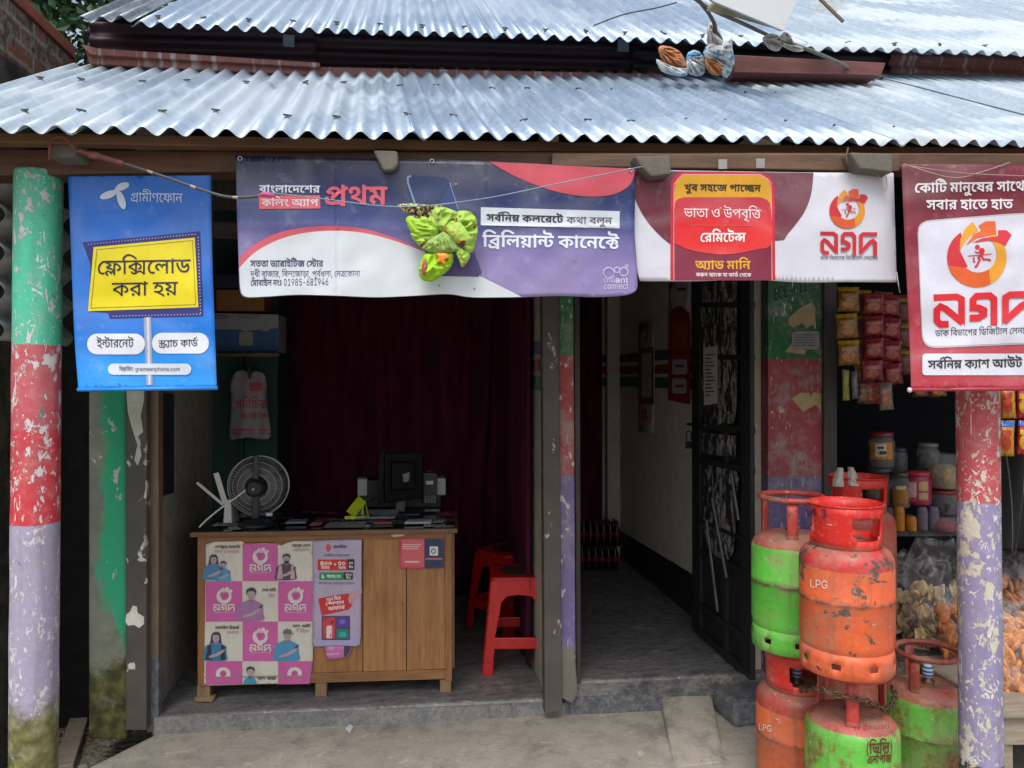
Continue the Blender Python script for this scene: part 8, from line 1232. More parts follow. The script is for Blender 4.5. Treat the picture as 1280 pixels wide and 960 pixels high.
for k in range(4): ob('ink_window', slab(MB(), PP, [(531 + k * 3.7, 620), (533.6 + k * 3.7, 620), (533.6 + k * 3.7, 629), (531 + k * 3.7, 629)], .0504, .0525), M('#55606c', .2), pr)
ob('lid', MB().lathe([(0, .0), (.03, .0), (.026, .012), (0, .014)], PP.at(536, 590, -.01), 16), M('#3a3d42', .4), pr)
ph = thing('phone_stand', 'lime yellow plastic phone stand on the counter', 'phone stand', PD(442, 648, 3.74)); LM = M('#a9b81c', .4)
a_, b_, c_, d_2 = PD(447, 634, 3.76), PD(455, 647, 3.74), PD(431, 647, 3.7), PD(441, 628, 3.8)
sm = MB()
for o_ in (Vector((0, 0, 0)), Vector((.035, .012, 0))): sm.tube([c_ + o_, b_ + o_ * .6, PD(452, 625, 3.82) + o_ * .4, c_ + Vector((.045, 0, .012)) + o_], .004, 6)
sm.beam(PD(438, 643, 3.72), PD(453, 624, 3.8), .05, .004, Vector((0, 1, 0))).beam(c_, c_ + Vector((.05, .0, 0)), .01, .014); ob('frame', sm, LM, ph)
kb_ = MB().prism([TPt(432, -.2, .006), TPt(490, -.22, .006), TPt(494, -.34, .02), TPt(440, -.34, .02)], (0, 0, .012)); tag(ob('paper_stack', kb_, M('#7f828a', .6, var=.3, scale=30), bevel=.003), 'small pile of grey papers in front of the monitor', 'papers')
for px_, w_, o_, c_2, l_ in ((466, 23, -.06, '#8c3a42', 'flat red booklet on the counter under the monitor'), (505, 34, -.05, '#a9adb5', 'white ruled receipt pad on the right of the counter'), (352, 26, -.1, '#6f7078', 'grey card case lying beside the fan base'), (386, 14, -.07, '#7a3b2c', 'small brown red box on the counter, left of the calendar card')):
    tag(ob('booklet', MB().prism([TPt(px_, o_, .0098), TPt(px_ + w_, o_, .0098), TPt(px_ + w_, o_ - .07, .0098), TPt(px_ + 2, o_ - .07, .0098)], (0, 0, .01)), M(c_2, .4, var=.2, scale=30), bevel=.002), l_, 'booklet')
cable('cable', [PD(470, 622, 3.9), PD(462, 628, 3.85), PD(455, 640, 3.84), PD(470, 645, 3.84), PD(500, 644, 3.86), PD(520, 634, 3.95)], .004, BLK, 'black cable looping below the monitor')

# ------------------------------------------------------------------ red stools
def holed(mb, outer, holes, mapf, t):
    loops = [outer] + holes; flat = [q for l in loops for q in l]; o = len(mb.v)
    mb.v += [mapf(x, y, 0) for x, y in flat] + [mapf(x, y, t) for x, y in flat]; n = len(flat)
    for tr in tessellate_polygon([[Vector((x, y, 0)) for x, y in l] for l in loops]): mb.f.append(tuple(o + i for i in tr)); mb.sm.append(False); mb.f.append(tuple(o + n + i for i in tr[::-1])); mb.sm.append(False)
    s = 0
    for l in loops:
        for i in range(len(l)): j = (i + 1) % len(l); mb.f.append((o + s + i, o + s + j, o + n + s + j, o + n + s + i)); mb.sm.append(False)
        s += len(l)
    return mb
STM = M('#c81d1f', .32, var=.06, bump=.02)
def stool(px, D, H_, rz, label, seat_print=True):
    base = PXY(px, D); root = thing('stool', label, 'stool', (0, 0, 0), 'red plastic stools'); B, T_ = .188, .145
    for k in range(4):
        a = k * pi / 2; ca, sa = cos(a), sin(a)
        def mf(x, y, t): 
            e = B + (T_ - B) * y / H_ - t; q = Vector((x, -e, y)); return Vector((q.x * ca - q.y * sa, q.x * sa + q.y * ca, q.z))
        lo = lambda y: B + (T_ - B) * y / H_
        outer = [(-lo(0), 0), (-lo(0) + .055, 0), (-lo(.13) + .052, .125), (lo(.13) - .052, .125), (lo(0) - .055, 0), (lo(0), 0), (lo(H_ - .03), H_ - .03), (lo(H_) - .02, H_), (-lo(H_) + .02, H_), (-lo(H_ - .03), H_ - .03)]
        arch = [(-lo(.18) + .05, .18), (lo(.18) - .05, .18)] + [(x, y) for x, y in [(.105 - .01, H_ - .16), (.09, H_ - .12), (.06, H_ - .09), (.0, H_ - .082), (-.06, H_ - .09), (-.09, H_ - .12), (-.095, H_ - .16)]]
        ob('leg_panel', holed(MB(), outer, [arch], mf, .012), STM, root, bevel=.004)
    ob('seat', MB().prism([(x, y, H_ - .012) for x, y in rrect(-T_ - .004, -T_ - .004, T_ + .004, T_ + .004, .035)], (0, 0, .016)), STM, root, bevel=.006)
    if seat_print: ob('seat_print', MB().prism([(x, y, H_ + .0045) for x, y in ell(0, 0, .1, n=24)], (0, 0, .0015)), M('#4a3a2c', .5, var=.6, scale=40), root)
    root.location = (base.x, base.y, .08); root.rotation_euler = (0, 0, rz); return root
stool(648, 4.06, .47, -.12, 'bright red plastic stool nearest the middle post')
stool(637, 4.62, .46, .62, 'red plastic stool in the shade, behind the nearer stool')

# ------------------------------------------------------------------ passage: bottles, posters, steel door
bt = None
cola = M('#170d0c', .1, var=.1, bump=0); lbl = M('#7d1f26', .4, var=.3, scale=60); cap = M('#5f1d20', .4)
for t_ in range(2):
    for r_ in range(3):
        for k in range(6):
            q = PD(729.5 + k * 8.3 + (t_ * 0) - (2 if t_ == 0 else 0), HOR, 5.66); x, y, z0 = q.x, q.y + r_ * .05, .156 + t_ * .178
            if bt is None:
                bt = thing('cola_bottle', 'x', 'bottle', (0, 0, 0), 'cola bottles stacked in two tiers at the end of the passage')
                ob('glass', MB().lathe([(0, 0), (.021, 0), (.0225, .01), (.0225, .05), (.02, .07), (.0225, .09), (.021, .115), (.011, .145), (.0095, .168)], seg=14), cola, bt); ob('label', MB().lathe([(.0208, .062), (.0205, .07), (.0228, .09), (.0222, .1)], seg=14), lbl, bt); ob('cap', MB().lathe([(.0105, .165), (.0115, .177), (0, .1775)], seg=12), cap, bt)
                o = bt; o.location = (x, y, z0)
            else: o = dup(bt, (x, y, z0))
            o['label'] = ('dark cola bottle in the %s tier of the stack at the end of the passage' % ('upper' if t_ else 'lower'))
WPL = Plane((XW + .018, 4.0), (XW + .018, 6.0))
def wallposter(out, base, items, label, solid=.002):
    r = sheet('wall_poster', [out], lambda a, b, l=0: WPL.at(a, b, l), .006, ink(base), None, 20, solid=solid); tag(r, label, 'poster', 'posters on the passage wall')
    for k, (polys, c) in enumerate(items): sheet('printing', polys, lambda a, b, l=0: WPL.at(a, b, l), .008 + .0006 * k, ink(c), r)
wallposter([(798, 404), (818, 402), (818, 542), (798, 539)], '#b3acb0', [([[(799.5, 435), (817, 434), (817, 506), (799.5, 504)]], '#7c2f46'), ([[(802, 442), (814.5, 441), (814.5, 497), (802, 496)]], '#b5adb4'), ([[(801.5, 511), (809, 511), (809, 524), (801.5, 524)]], '#b04a4e'), ([cr([(806, 412), (810, 416), (809, 424), (805, 425), (808, 419)], 3, True)], '#55515a')], 'narrow pale hanging poster with a maroon frame on the passage wall')
wallposter([(836, 340), (863, 338), (862, 506), (835, 499)], '#b9b4bb', [([cr([(835.5, 500), (836, 405), (838, 390), (848, 382.5), (858, 389), (862.5, 404), (862, 506)], 5)], '#8e2433'), ([[(839, 402), (859, 402), (859, 438), (839, 435)]], '#9c4c30'), ([rrect(840, 449, 859, 468, 3)], '#b8b0b8'), ([rrect(840, 473, 858, 492, 3)], '#b8b0b8'), ([[(844, 456), (855, 456), (855, 459), (844, 459)], [(844, 481), (855, 481), (855, 484), (844, 484)], [(846, 360), (858, 360), (858, 363), (846, 363)]], '#3c3840'), (ring(841, 358, 2.6, 1, 12), '#7c2f46')], 'red and white hanging poster with two white boxes, beside the steel door')
DA, DB = GZ(939, 851, .155), GZ(866, 788, .155); DPn = Plane(DA, DB)
dr = thing('steel_door', 'black steel door leaf folded open, streaked with torn paper', 'door', (DA.x, DA.y, .155))
BKM = flaked('black_door_paint', '#1c1d20', '#8d8d8f', .2, 30); TORN = NT('torn_paper_streaks'); p = TORN.wpos()
n1 = TORN.noise(TORN.stretch(p, (2.6, 2.6, 1.2)), 7, 7, .72, .8); n2 = TORN.noise(p, 28, 4)
c = TORN.mix(TORN.mth('MULTIPLY', TORN.mth('SUBTRACT', n1, .5), 30, clamp=True), H('#1b1c1f'), TORN.mix(TORN.ss(n2, .35, .65), H('#5d5b5a'), H('#96938e'))); TORN.bump(n1, .3, .01); TORNM = TORN.fin(c, .6)
def rail(y0, y1, w, o=.02):   # y at the near edge (x 938) and far edge (x 866)
    return [(866, y1), (938, y0), (938, y0 + w), (866, y1 + w * .85)]
ob('panel', slab(MB(), DPn, [(868, 215), (936, 205), (937, 846), (868, 786)], .0, -.01), BKM, dr)
for q in ([(864, 215), (874, 213), (875, 792), (865, 784)], [(925, 207), (937, 205), (939, 850), (927, 839)], [(901, 210), (907, 210), (908, 820), (902, 815)]): ob('stile', slab(MB(), DPn, q, .022, .0), BKM, dr, bevel=.003)
for q in (rail(534, 528, 9), rail(584, 570, 9), rail(378, 378, 7), rail(444, 442, 7), rail(676, 644, 6), rail(716, 682, 6), rail(800, 748, 7), rail(842, 780, 9)): ob('rail', slab(MB(), DPn, q, .027, .001), BKM, dr, bevel=.003)
ob('torn_paper', slab(MB(), DPn, cr([(878, 330), (892, 325), (918, 330), (921, 420), (919, 520), (905, 528), (880, 526), (877, 420)], 4, True), .0235, .0225), TORNM, dr); ob('torn_paper', slab(MB(), DPn, [(878, 541), (920, 545), (920, 572), (878, 566)], .0235, .0225), TORNM, dr); ob('torn_paper', slab(MB(), DPn, cr([(879, 582), (900, 584), (922, 590), (920, 640), (916, 690), (905, 700), (890, 690), (880, 660)], 4, True), .0235, .0225), TORNM, dr)
npap = sheet('notice', [[(879, 435), (897, 432), (897, 504), (880, 507)]], DPn.at, .03, M('#a9a8a6', .7, var=.08), dr, label='white printed notice')
sheet('notice_print', [[(881.5, 443 + k * 4.6), (894 - (k * 5 % 7), 442.6 + k * 4.6), (894 - (k * 5 % 7), 444 + k * 4.6), (881.5, 444.4 + k * 4.6)] for k in range(12)], DPn.at, .031, M('#3b3b3f', .7), npap)
GB2 = M('#6f706f', .5, var=.2)
for q in (((883, 650), (897, 765)), ((890, 622), (908, 722)), ((914, 592), (923, 650))): ob('bar', MB().beam(DPn.at(*q[0], .034), DPn.at(*q[1], .034), .016, .008, DPn.n), GB2, dr, bevel=.002)
ob('latch', MB().beam(DPn.at(860, 530, .04), DPn.at(882, 532, .04), .022, .014), BKM, dr, bevel=.003)
pl_ = ob('padlock', MB().box(DPn.at(861, 556, .03), (.035, .02, .04)).tube([DPn.at(858, 550, .03), DPn.at(858, 541, .03), DPn.at(861, 538, .03), DPn.at(864, 541, .03), DPn.at(864, 550, .03)], .004, 6), M('#3a3a3c', .35, .7), dr, bevel=.003)
# ------------------------------------------------------------------ gas cylinders
def lpg(name, body, dome, zs, rust, grime, patch='#4a4a45', pamt=.3):
    g = NT(name); lp = g.pos(); wp = g.wpos(); z = g.xyz(lp, 2); n = g.noise(wp, 9, 6, .7); nb = g.noise(wp, 3.5, 4); nf = g.noise(wp, 55, 4)
    zz = g.mth('ADD', z, g.mth('MULTIPLY', g.mth('SUBTRACT', n, .5), .02))
    b = g.mix(g.ss(nb, .35, .65), V(H(body), .88), V(H(body), 1.1)); d = g.mix(g.ss(nb, .35, .7), H(dome), V(H(dome), .8))
    col = g.mix(g.mth('GREATER_THAN', zz, zs), b, d)
    top = g.mth('MULTIPLY', g.mth('MULTIPLY', g.ss(z, .395, .45), g.mth('LESS_THAN', z, .4545)), g.ss(n, .3, .6)); col = g.mix(g.mth('MULTIPLY', top, .75), col, H('#8f7a6a'))      # dust lying on the shoulder
    seam = g.mth('SUBTRACT', 1.0, g.mth('MULTIPLY', g.mth('ABSOLUTE', g.mth('SUBTRACT', g.mth('ADD', z, g.mth('MULTIPLY', g.mth('SUBTRACT', g.noise(wp, 14, 4), .5), .03)), .262)), 55), clamp=True)
    sm = g.mth('MULTIPLY', seam, g.ss(g.noise(wp, 7, 5, .7), .42, .56), clamp=True); col = g.mix(sm, col, H(patch))
    v = g.stretch(wp, (1, 1, 1.2)); h = g.noise(v, 26, 6, .65, .5); h2 = g.noise(wp, 5.1, 3)
    m = g.mth('MULTIPLY', g.mth('SUBTRACT', g.mth('ADD', g.mth('MULTIPLY', h, .55), g.mth('MULTIPLY', h2, .45)), .7 - .2 * pamt), 50, clamp=True); col = g.mix(m, col, H(patch))
    r = g.ss(g.mth('ADD', g.noise(wp, 16, 6, .75), g.mth('MULTIPLY', g.mth('SUBTRACT', h2, .5), .6)), .64 - .3 * rust, .8 - .2 * rust); col = g.mix(r, col, g.mix(g.ss(nf, .4, .6), H('#6d4326'), H('#8b6a3a')))
    scx = g.noise(g.stretch(wp, (1, 1, 5)), 30, 3, .5, .6); col = g.mix(g.mth('MULTIPLY', g.mth('SUBTRACT', scx, .71), 30, clamp=True), col, H('#c9b8a4'))
    drp = g.noise(g.stretch(wp, (9, 9, .6)), 3, 4, .6); col = g.mix(g.ss(drp, .52, .7, 0, .4), col, H('#6d4a38')); dst = g.noise(wp, 6, 5, .7); col = g.mix(g.ss(dst, .46, .7, 0, .5), col, H('#a88a74'))
    col = g.mix(g.ss(nf, .5, .8, 0, .3), col, H('#b9a48e')); col = g.mix(g.mth('MULTIPLY', g.ss(n, .4, .7), grime), col, H('#6a5a4c'))
    g.bump(g.mth('ADD', g.mth('ADD', nf, g.mth('MULTIPLY', nb, 6)), g.mth('MULTIPLY', m, -1.5)), .3, .005); return g.fin(col, g.ss(dst, .3, .7, .38, .7))
R_ = .15; CS = .985
def cyl_map(c, r):
    def f(px, py, lift=0):
        d = ray(px, py); a = d.x * d.x + d.y * d.y; b = d.x * (CAM.x - c.x) + d.y * (CAM.y - c.y); cc = (CAM.x - c.x) ** 2 + (CAM.y - c.y) ** 2 - (r + lift) ** 2
        return CAM + d * ((-b - sqrt(max(0, b * b - a * cc))) / a)
    return f
VALVE = M('#6a5a44', .4, .6); SEAL = NT('blue_white_seal'); p = SEAL.pos(); SEALM = SEAL.fin(SEAL.mix(SEAL.mth('GREATER_THAN', SEAL.mth('FRACT', SEAL.mth('MULTIPLY', SEAL.xyz(p, 2), 60)), .5), H('#2f62a8'), H('#c3ccd6')), .4)
def cylinder(px, D, zb, hh, rz, kind, mat, cmat, label, fmat=None):
    q = PXY(px, D); root = thing('gas_cylinder', label, 'gas cylinder', (0, 0, 0), 'LPG cylinders stacked beside the passage')
    ob('body', MB().lathe([(0, .045), (.08, .048), (.125, .062), (.145, .085), (R_, .115), (R_, .255), (R_ + .0022, .259), (R_ + .0022, .265), (R_, .269), (R_, .385), (.147, .405), (.137, .424), (.118, .439), (.085, .448), (.035, .452), (0, .453)], seg=56), mat, root)
    # foot ring with vent holes
    ft = MB(); n = 64
    rows = [(.142, 0), (.148, .004), (.149, .036), (.149, .056), (.1455, .088)]; m0 = []
    for r, z in rows: m0.append([Vector((r * cos(2 * pi * k / n), r * sin(2 * pi * k / n), z)) for k in range(n)])
    vs = [v for row in m0 for v in row]; holes = {k for h in range(8) for k in ((h * 8 + 3), (h * 8 + 4))}
    fs = [(i * n + k, i * n + (k + 1) % n, (i + 1) * n + (k + 1) % n, (i + 1) * n + k) for i in range(4) for k in range(n) if not (i == 2 and k in holes)]
    ft.add(vs, fs, True); ob('foot_ring', ft, fmat or mat, root, solid=.004)
    if kind == 'shroud':
        cs = MB(); n = 72; zs = [.43, .475, .49, .55, .562, .592]; rr = [.112, .114, .1145, .1155, .116, .118]
        vs = [Vector((r * cos(2 * pi * k / n), r * sin(2 * pi * k / n), z)) for r, z in zip(rr, zs) for k in range(n)]; fs = []
        for i in range(5):
            for k in range(n):
                win = (k % 24) < 11
                if i in (1, 2) and win and not (i == 1 and (k % 24) in (0, 10)): continue
                if i in (3, 4) and 60 <= k < 71 and False: continue
                if i == 3 and win: pass
                fs.append((i * n + k, i * n + (k + 1) % n, (i + 1) * n + (k + 1) % n, (i + 1) * n + k))
        cs.add(vs, fs, True); ob('collar', cs, cmat, root, solid=.004)
        ob('collar_rim', MB().tube([(.118 * cos(2 * pi * k / 48), .118 * sin(2 * pi * k / 48), .592) for k in range(48)], .0032, 8, True), cmat, root)
    else:
        ob('handle_ring', MB().tube([(.115 * cos(2 * pi * k / 48), .115 * sin(2 * pi * k / 48), .588) for k in range(48)], .0115, 10, True), cmat, root)
        for k in range(3):
            a = 2 * pi * k / 3 + .25; hw = .17
            sv = []
            for z, r in ((.425, .117), (.45, .117), (.52, .116), (.585, .115)):
                for da in (-hw, -hw / 3, hw / 3, hw): sv.append(Vector((r * cos(a + da), r * sin(a + da), z)))
            ob('strap', MB().add(sv, [(i * 4 + j, i * 4 + j + 1, i * 4 + j + 5, i * 4 + j + 4) for i in range(3) for j in range(3)], True), cmat, root, solid=.005)
    ob('valve', MB().lathe([(.022, .448), (.024, .462), (.014, .466), (.013, .49), (.018, .494), (.018, .515), (0, .517)], seg=16), VALVE, root); ob('valve_seal', MB().lathe([(.017, .478), (.02, .485), (.019, .5), (.0205, .505), (.019, .52), (.012, .53), (0, .531)], seg=16), SEALM, root)
    root.location = (q.x, q.y, zb); root.rotation_euler = (0, 0, rz); root.scale = (CS, CS, hh / .6); return root, Vector((q.x, q.y, 0))
ORB = lpg('orange_cylinder', '#df6234', '#c92c30', .375, .18, .16, pamt=.7); ORB2 = lpg('orange_cylinder_low', '#d6653a', '#b83a34', .37, .2, .3, '#4f4a42', .6)
GRB = lpg('green_cylinder', '#5cbf40', '#b04a42', .405, .1, .05, '#5a3c30', .15); GRR = lpg('rusty_green_cylinder', '#5cab40', '#b5504c', .408, .72, .15, '#6b4a30', .2); GRR2 = lpg('stencilled_green_cylinder', '#5cb440', '#bd4a4a', .42, .66, .12, '#6b4a30', .2); RDB = lpg('red_cylinder', '#b8503c', '#b03a38', .38, .3, .35, pamt=.5)
RED = lpg('red_collar', '#d3231e', '#d3231e', .2, 0, .03, '#a5483c', .2); RED2 = lpg('dusty_red_collar', '#b83230', '#c23c36', .2, .25, .2, '#6d4238', .6); RED3 = lpg('rusty_collar', '#8e3a34', '#9c3c36', .2, .5, .25, '#6a5238', .6)
c2, p2 = cylinder(1062, 2.6, 0, .605, -2.35, 'ring', GRR2, RED2, 'rusty green cylinder with brown stencilled letters, under the front orange one')
c1, p1_ = cylinder(1056, 2.58, .606, .55, 4.35, 'shroud', ORB, RED, 'orange cylinder with a red collar, standing in front on top of a rusty green one')
c4, p4_ = cylinder(994, 2.93, 0, .553, 4.0, 'shroud', ORB2, RED, 'orange cylinder at the bottom left of the stack')
c3, p3_ = cylinder(989, 2.93, .555, .57, -2.29, 'ring', GRB, RED2, 'bright green cylinder with a dusty red ring handle, top left of the stack')
c5, p5_ = cylinder(1157, 2.98, 0, .526, 1.32, 'ring', GRR, RED3, 'green cylinder with an open rusty ring handle, between the stack and the peeled pillar')
c7, p7_ = cylinder(1071, 3.29, 0, .58, 1.0, 'ring', RDB, RED3, 'lower cylinder at the back of the stack, mostly hidden')
c6, p6_ = cylinder(1071, 3.29, .582, .57, 4.3, 'shroud', RDB, RED, 'red cylinder at the back of the stack with plastic scraps in its collar')
m1 = cyl_map(p1_, R_ * CS + .0015); WHI = ink('#d8d2c8'); BRNI = ink('#5c3020')
text('lpg', 1012, 1035, 724, 734, m1, WHI, c1, .001, 2, size=727); text('mi', 1004, 1036, 634, 645, cyl_map(p1_, .1165 * CS), ink('#4a2a56'), c1, .004, 2, size=727)
text('lpg', 948, 965, 904, 912, cyl_map(p4_, R_ * CS + .0015), WHI, c4, .001, 3, size=727)
m2 = cyl_map(p2, R_ * CS + .0015); text('vili', 1082, 1117, 930, 943, m2, BRNI, c2, .001, -3); text('elpg', 1084, 1115, 945, 955, m2, BRNI, c2, .001, -2); text('kg', 1066, 1112, 908, 913, cyl_map(p2, .1475), ink('#7c2c30'), c2, .001, -2, size=727)
for o in (c1, c2, c4):      # lettering was laid in place: keep it with its turned cylinder
    for ch in o.children:
        if ch.name.startswith('lettering'):
            ch.rotation_euler = (0, 0, -o.rotation_euler.z); ch.scale = (1 / o.scale.x, 1 / o.scale.y, 1 / o.scale.z)
chn = MB(); path = cr([PD(1000, 862, 2.7), PD(1024, 862, 2.5), PD(1044, 868, 2.46), PD(1066, 872, 2.46), PD(1090, 880, 2.48), PD(1108, 886, 2.55), PD(1116, 880, 2.66), PD(1118, 866, 2.76), PD(1113, 856, 2.82)], 12)
d = 0; last = Vector(path[0]); k = 0
for i in range(1, len(path)):
    a = Vector(path[i - 1]); b = Vector(path[i])
    if (b - last).length > .024:
        t = (b - last).normalized(); s = t.cross(Vector((0, 0, 1))).normalized(); w = s if k % 2 else s.cross(t); c = (last + b) / 2 if 1 else b
        chn.tube([c + t * .017 * cos(x) + w * .0095 * sin(x) for x in [2 * pi * j / 12 for j in range(12)]], .0034, 6, True); last = b; k += 1
tag(ob('chain', chn, M('#5a4a38', .6, .5, var=.3, scale=40)), 'rusty chain looped across the lower gas cylinders', 'chain')
for k, (x, y) in enumerate(((1047, 597), (1067, 596))):
    c = PD(x, y, 3.2); mb = MB()
    def f(u, v, k=k):
        th = 2 * pi * u; r = .02 * (1.15 - .55 * v) * (1 + .3 * mnoise.noise(Vector((cos(th) * 2, sin(th) * 2, v * 4 + k * 7)))); return c + Vector((r * cos(th) + .012 * v * (1 - 2 * k), r * sin(th), -.035 + .075 * v))
    tag(ob('plastic_scrap', mb.grid(f, 20, 10), M('#a9a29a', .4, var=.2), smooth=False), ('twist of whitish plastic in the back cylinder collar, the left one', 'twist of whitish plastic in the back cylinder collar, the right one')[k], 'plastic scrap')

# ------------------------------------------------------------------ grocery at the right
PLS = NT('clear_plastic'); tb_ = PLS.n('BsdfTransparent'); gl = PLS.n('BsdfPrincipled', {'Base Color': (.75, .75, .78, 1), 'Roughness': .18}); nz = PLS.noise(PLS.pos(), 16, 4, .6, 1)
PLS.set(gl.inputs['Normal'], PLS.n('Bump', {'Strength': 1.0, 'Distance': .03, 'Height': nz})); PLS.set(PLS.o.inputs[0], PLS.n('MixShader', {0: PLS.ss(nz, .45, .68, .05, .3), 1: tb_, 2: gl})); CLEAR = PLS.m
JAR = NT('jar_plastic'); tb_ = JAR.n('BsdfTransparent', {'Color': (.9, .9, .92, 1)}); gl = JAR.n('BsdfPrincipled', {'Base Color': (.6, .6, .62, 1), 'Roughness': .08}); JAR.set(JAR.o.inputs[0], JAR.n('MixShader', {0: .16, 1: tb_, 2: gl})); JARM = JAR.m
WT = wood('grey_plank', '#8b8174', '#a39888', 0, 4, .7, .2)
A0, A1 = PD(1246, 886, 2.74), PD(1560, 925, 2.74)
dt = thing('display_table', 'weathered grey plank table at the right edge, under the bags of biscuits', 'table', (A0.x, A0.y, 0)); zt = A0.z
ob('top', MB().prism([(A0.x, A0.y, zt), (A0.x + 1.3, A0.y - .16, zt), (A0.x + 1.4, A0.y + .5, zt), (A0.x + .04, A0.y + .62, zt)], (0, 0, -.035)), WT, dt, bevel=.005)
for x, y in ((.06, .05), (1.2, -.08), (.1, .5), (1.25, .4)): ob('leg', MB().box((A0.x + x, A0.y + y, (zt - .036) / 2), (.05, .05, zt - .036)), WT, dt, bevel=.004)
ob('apron', MB().beam((A0.x + .03, A0.y + .03, zt - .09), (A0.x + 1.25, A0.y - .12, zt - .09), .02, .1), WT, dt, bevel=.003)
B0 = PD(1110, HOR, 3.25); lt = thing('low_table', 'low dark table behind the gas cylinders, holding clear bags', 'table', (B0.x, B0.y, 0)); zl = .4
ob('top', MB().box((B0.x + .42, B0.y + .2, zl - .015), (.9, .42, .03), rz=-.05), DARKW, lt, bevel=.004)
for x, y in ((.02, .05), (.8, .05), (.05, .35), (.8, .35)): ob('leg', MB().box((B0.x + x, B0.y + y, (zl - .03) / 2), (.05, .05, zl - .03)), DARKW, lt)
def cbag(px, D, yb, w, h, label, seed, tie=True):
    c = PD(px, yb, D); R2 = w / 2 / FPX * D; hh = h / FPX * D; mb = MB()
    def f(u, v):
        th = 2 * pi * u; prof = (sin(min(1, v * 3.2) * pi / 2) ** .6) * (1 - max(0, v - .72) * 1.3) if v > 0 else 0
        r = R2 * max(.02, prof) * (1 + .16 * mnoise.noise(Vector((cos(th) * 1.7, sin(th) * 1.7, v * 3 + seed))) + .07 * mnoise.noise(Vector((cos(th) * 5, sin(th) * 5, v * 8 + seed))))
        return c + Vector((r * cos(th), r * .72 * sin(th), hh * v + .02 * v * mnoise.noise(Vector((cos(th) * 2, sin(th) * 2, seed)))))
    return tag(ob('clear_bag', mb.grid(f, 36, 26), CLEAR, fixn=False), label, 'bag', 'clear plastic bags of snacks'), c, R2, hh
cbag(1171, 3.36, 812, 78, 140, 'large crumpled clear bag of pale crackers behind the right cylinder, left of the peeled pillar', 3)
cbag(1128, 3.5, 800, 44, 110, 'smaller clear bag deep behind the stack of cylinders', 8)
cbag(1190, 3.2, 822, 42, 92, 'clear bag of orange biscuits close against the peeled pillar', 12)
cbag(1272, 3.2, 772, 84, 110, 'clear bag of round brown biscuits at the right edge', 17)
cbag(1268, 2.95, 870, 76, 112, 'clear bag of peach swirled biscuits on the plank table', 23)
cbag(1258, 3.06, 806, 42, 52, 'small tied clear bag between the other biscuit bags', 29)
ck = {}
def cookie(kind, q, rx, ry, rz, label, grp):
    if kind not in ck:
        prof = {'round': [(0, -.006), (.027, -.006), (.032, 0), (.027, .007), (0, .01)], 'cracker': [(0, -.004), (.022, -.008), (.03, -.002), (.031, .003), (.022, .001), (0, .006)], 'swirl': [(0, -.009), (.033, -.008), (.04, 0), (.033, .009), (.02, .005), (.011, .013), (0, .012)]}.get(kind)
        mb = MB().lathe(prof, seg=18, wob=.5 if kind == 'cracker' else .12)
        ck[kind] = ob('biscuit', mb, {'round': M('#a5642f', .7, var=.25, scale=60), 'swirl': M('#d0905c', .7, var=.22, scale=70), 'cracker': M('#c2ac84', .7, var=.2, scale=50)}[kind]); o = ck[kind]
    else: o = ck[kind].copy(); COL.objects.link(o)
    o.location = q; o.rotation_euler = (rx, ry, rz); tag(o, label, 'biscuit', grp)
R = random.Random(4)
def fill(kind, px, D, yb, w, h, n, label, grp):
    for k in range(n):
        u = R.uniform(-.86, .86); v = R.uniform(.06, .8); q = PD(px + u * w / 2, yb - v * h, D); dep = sqrt(max(0, 1 - u * u)) * w / 2 / FPX * D * .55
        cookie(kind, q - Vector((0, dep * R.uniform(.6, 1), 0)), R.uniform(.9, 1.9), R.uniform(-.6, .6), R.uniform(0, 6), label, grp)
fill('cracker', 1171, 3.36, 812, 78, 104, 90, 'pale puffed cracker in the large clear bag', 'crackers in the large clear bag'); fill('round', 1190, 3.2, 822, 42, 80, 26, 'brown biscuit in the bag against the peeled pillar', 'biscuits against the pillar')
fill('round', 1272, 3.2, 772, 84, 70, 60, 'round brown biscuit in the upper bag at the right edge', 'biscuits in the upper right bag'); fill('swirl', 1268, 2.95, 870, 76, 100, 70, 'peach swirled biscuit in the bag on the plank table', 'biscuits on the plank table'); fill('swirl', 1258, 3.06, 806, 42, 40, 12, 'swirled biscuit in the small tied bag', 'biscuits in the small bag'); fill('cracker', 1128, 3.5, 800, 44, 90, 40, 'puffed cracker in the bag deep behind the cylinders', 'crackers deep behind the cylinders')
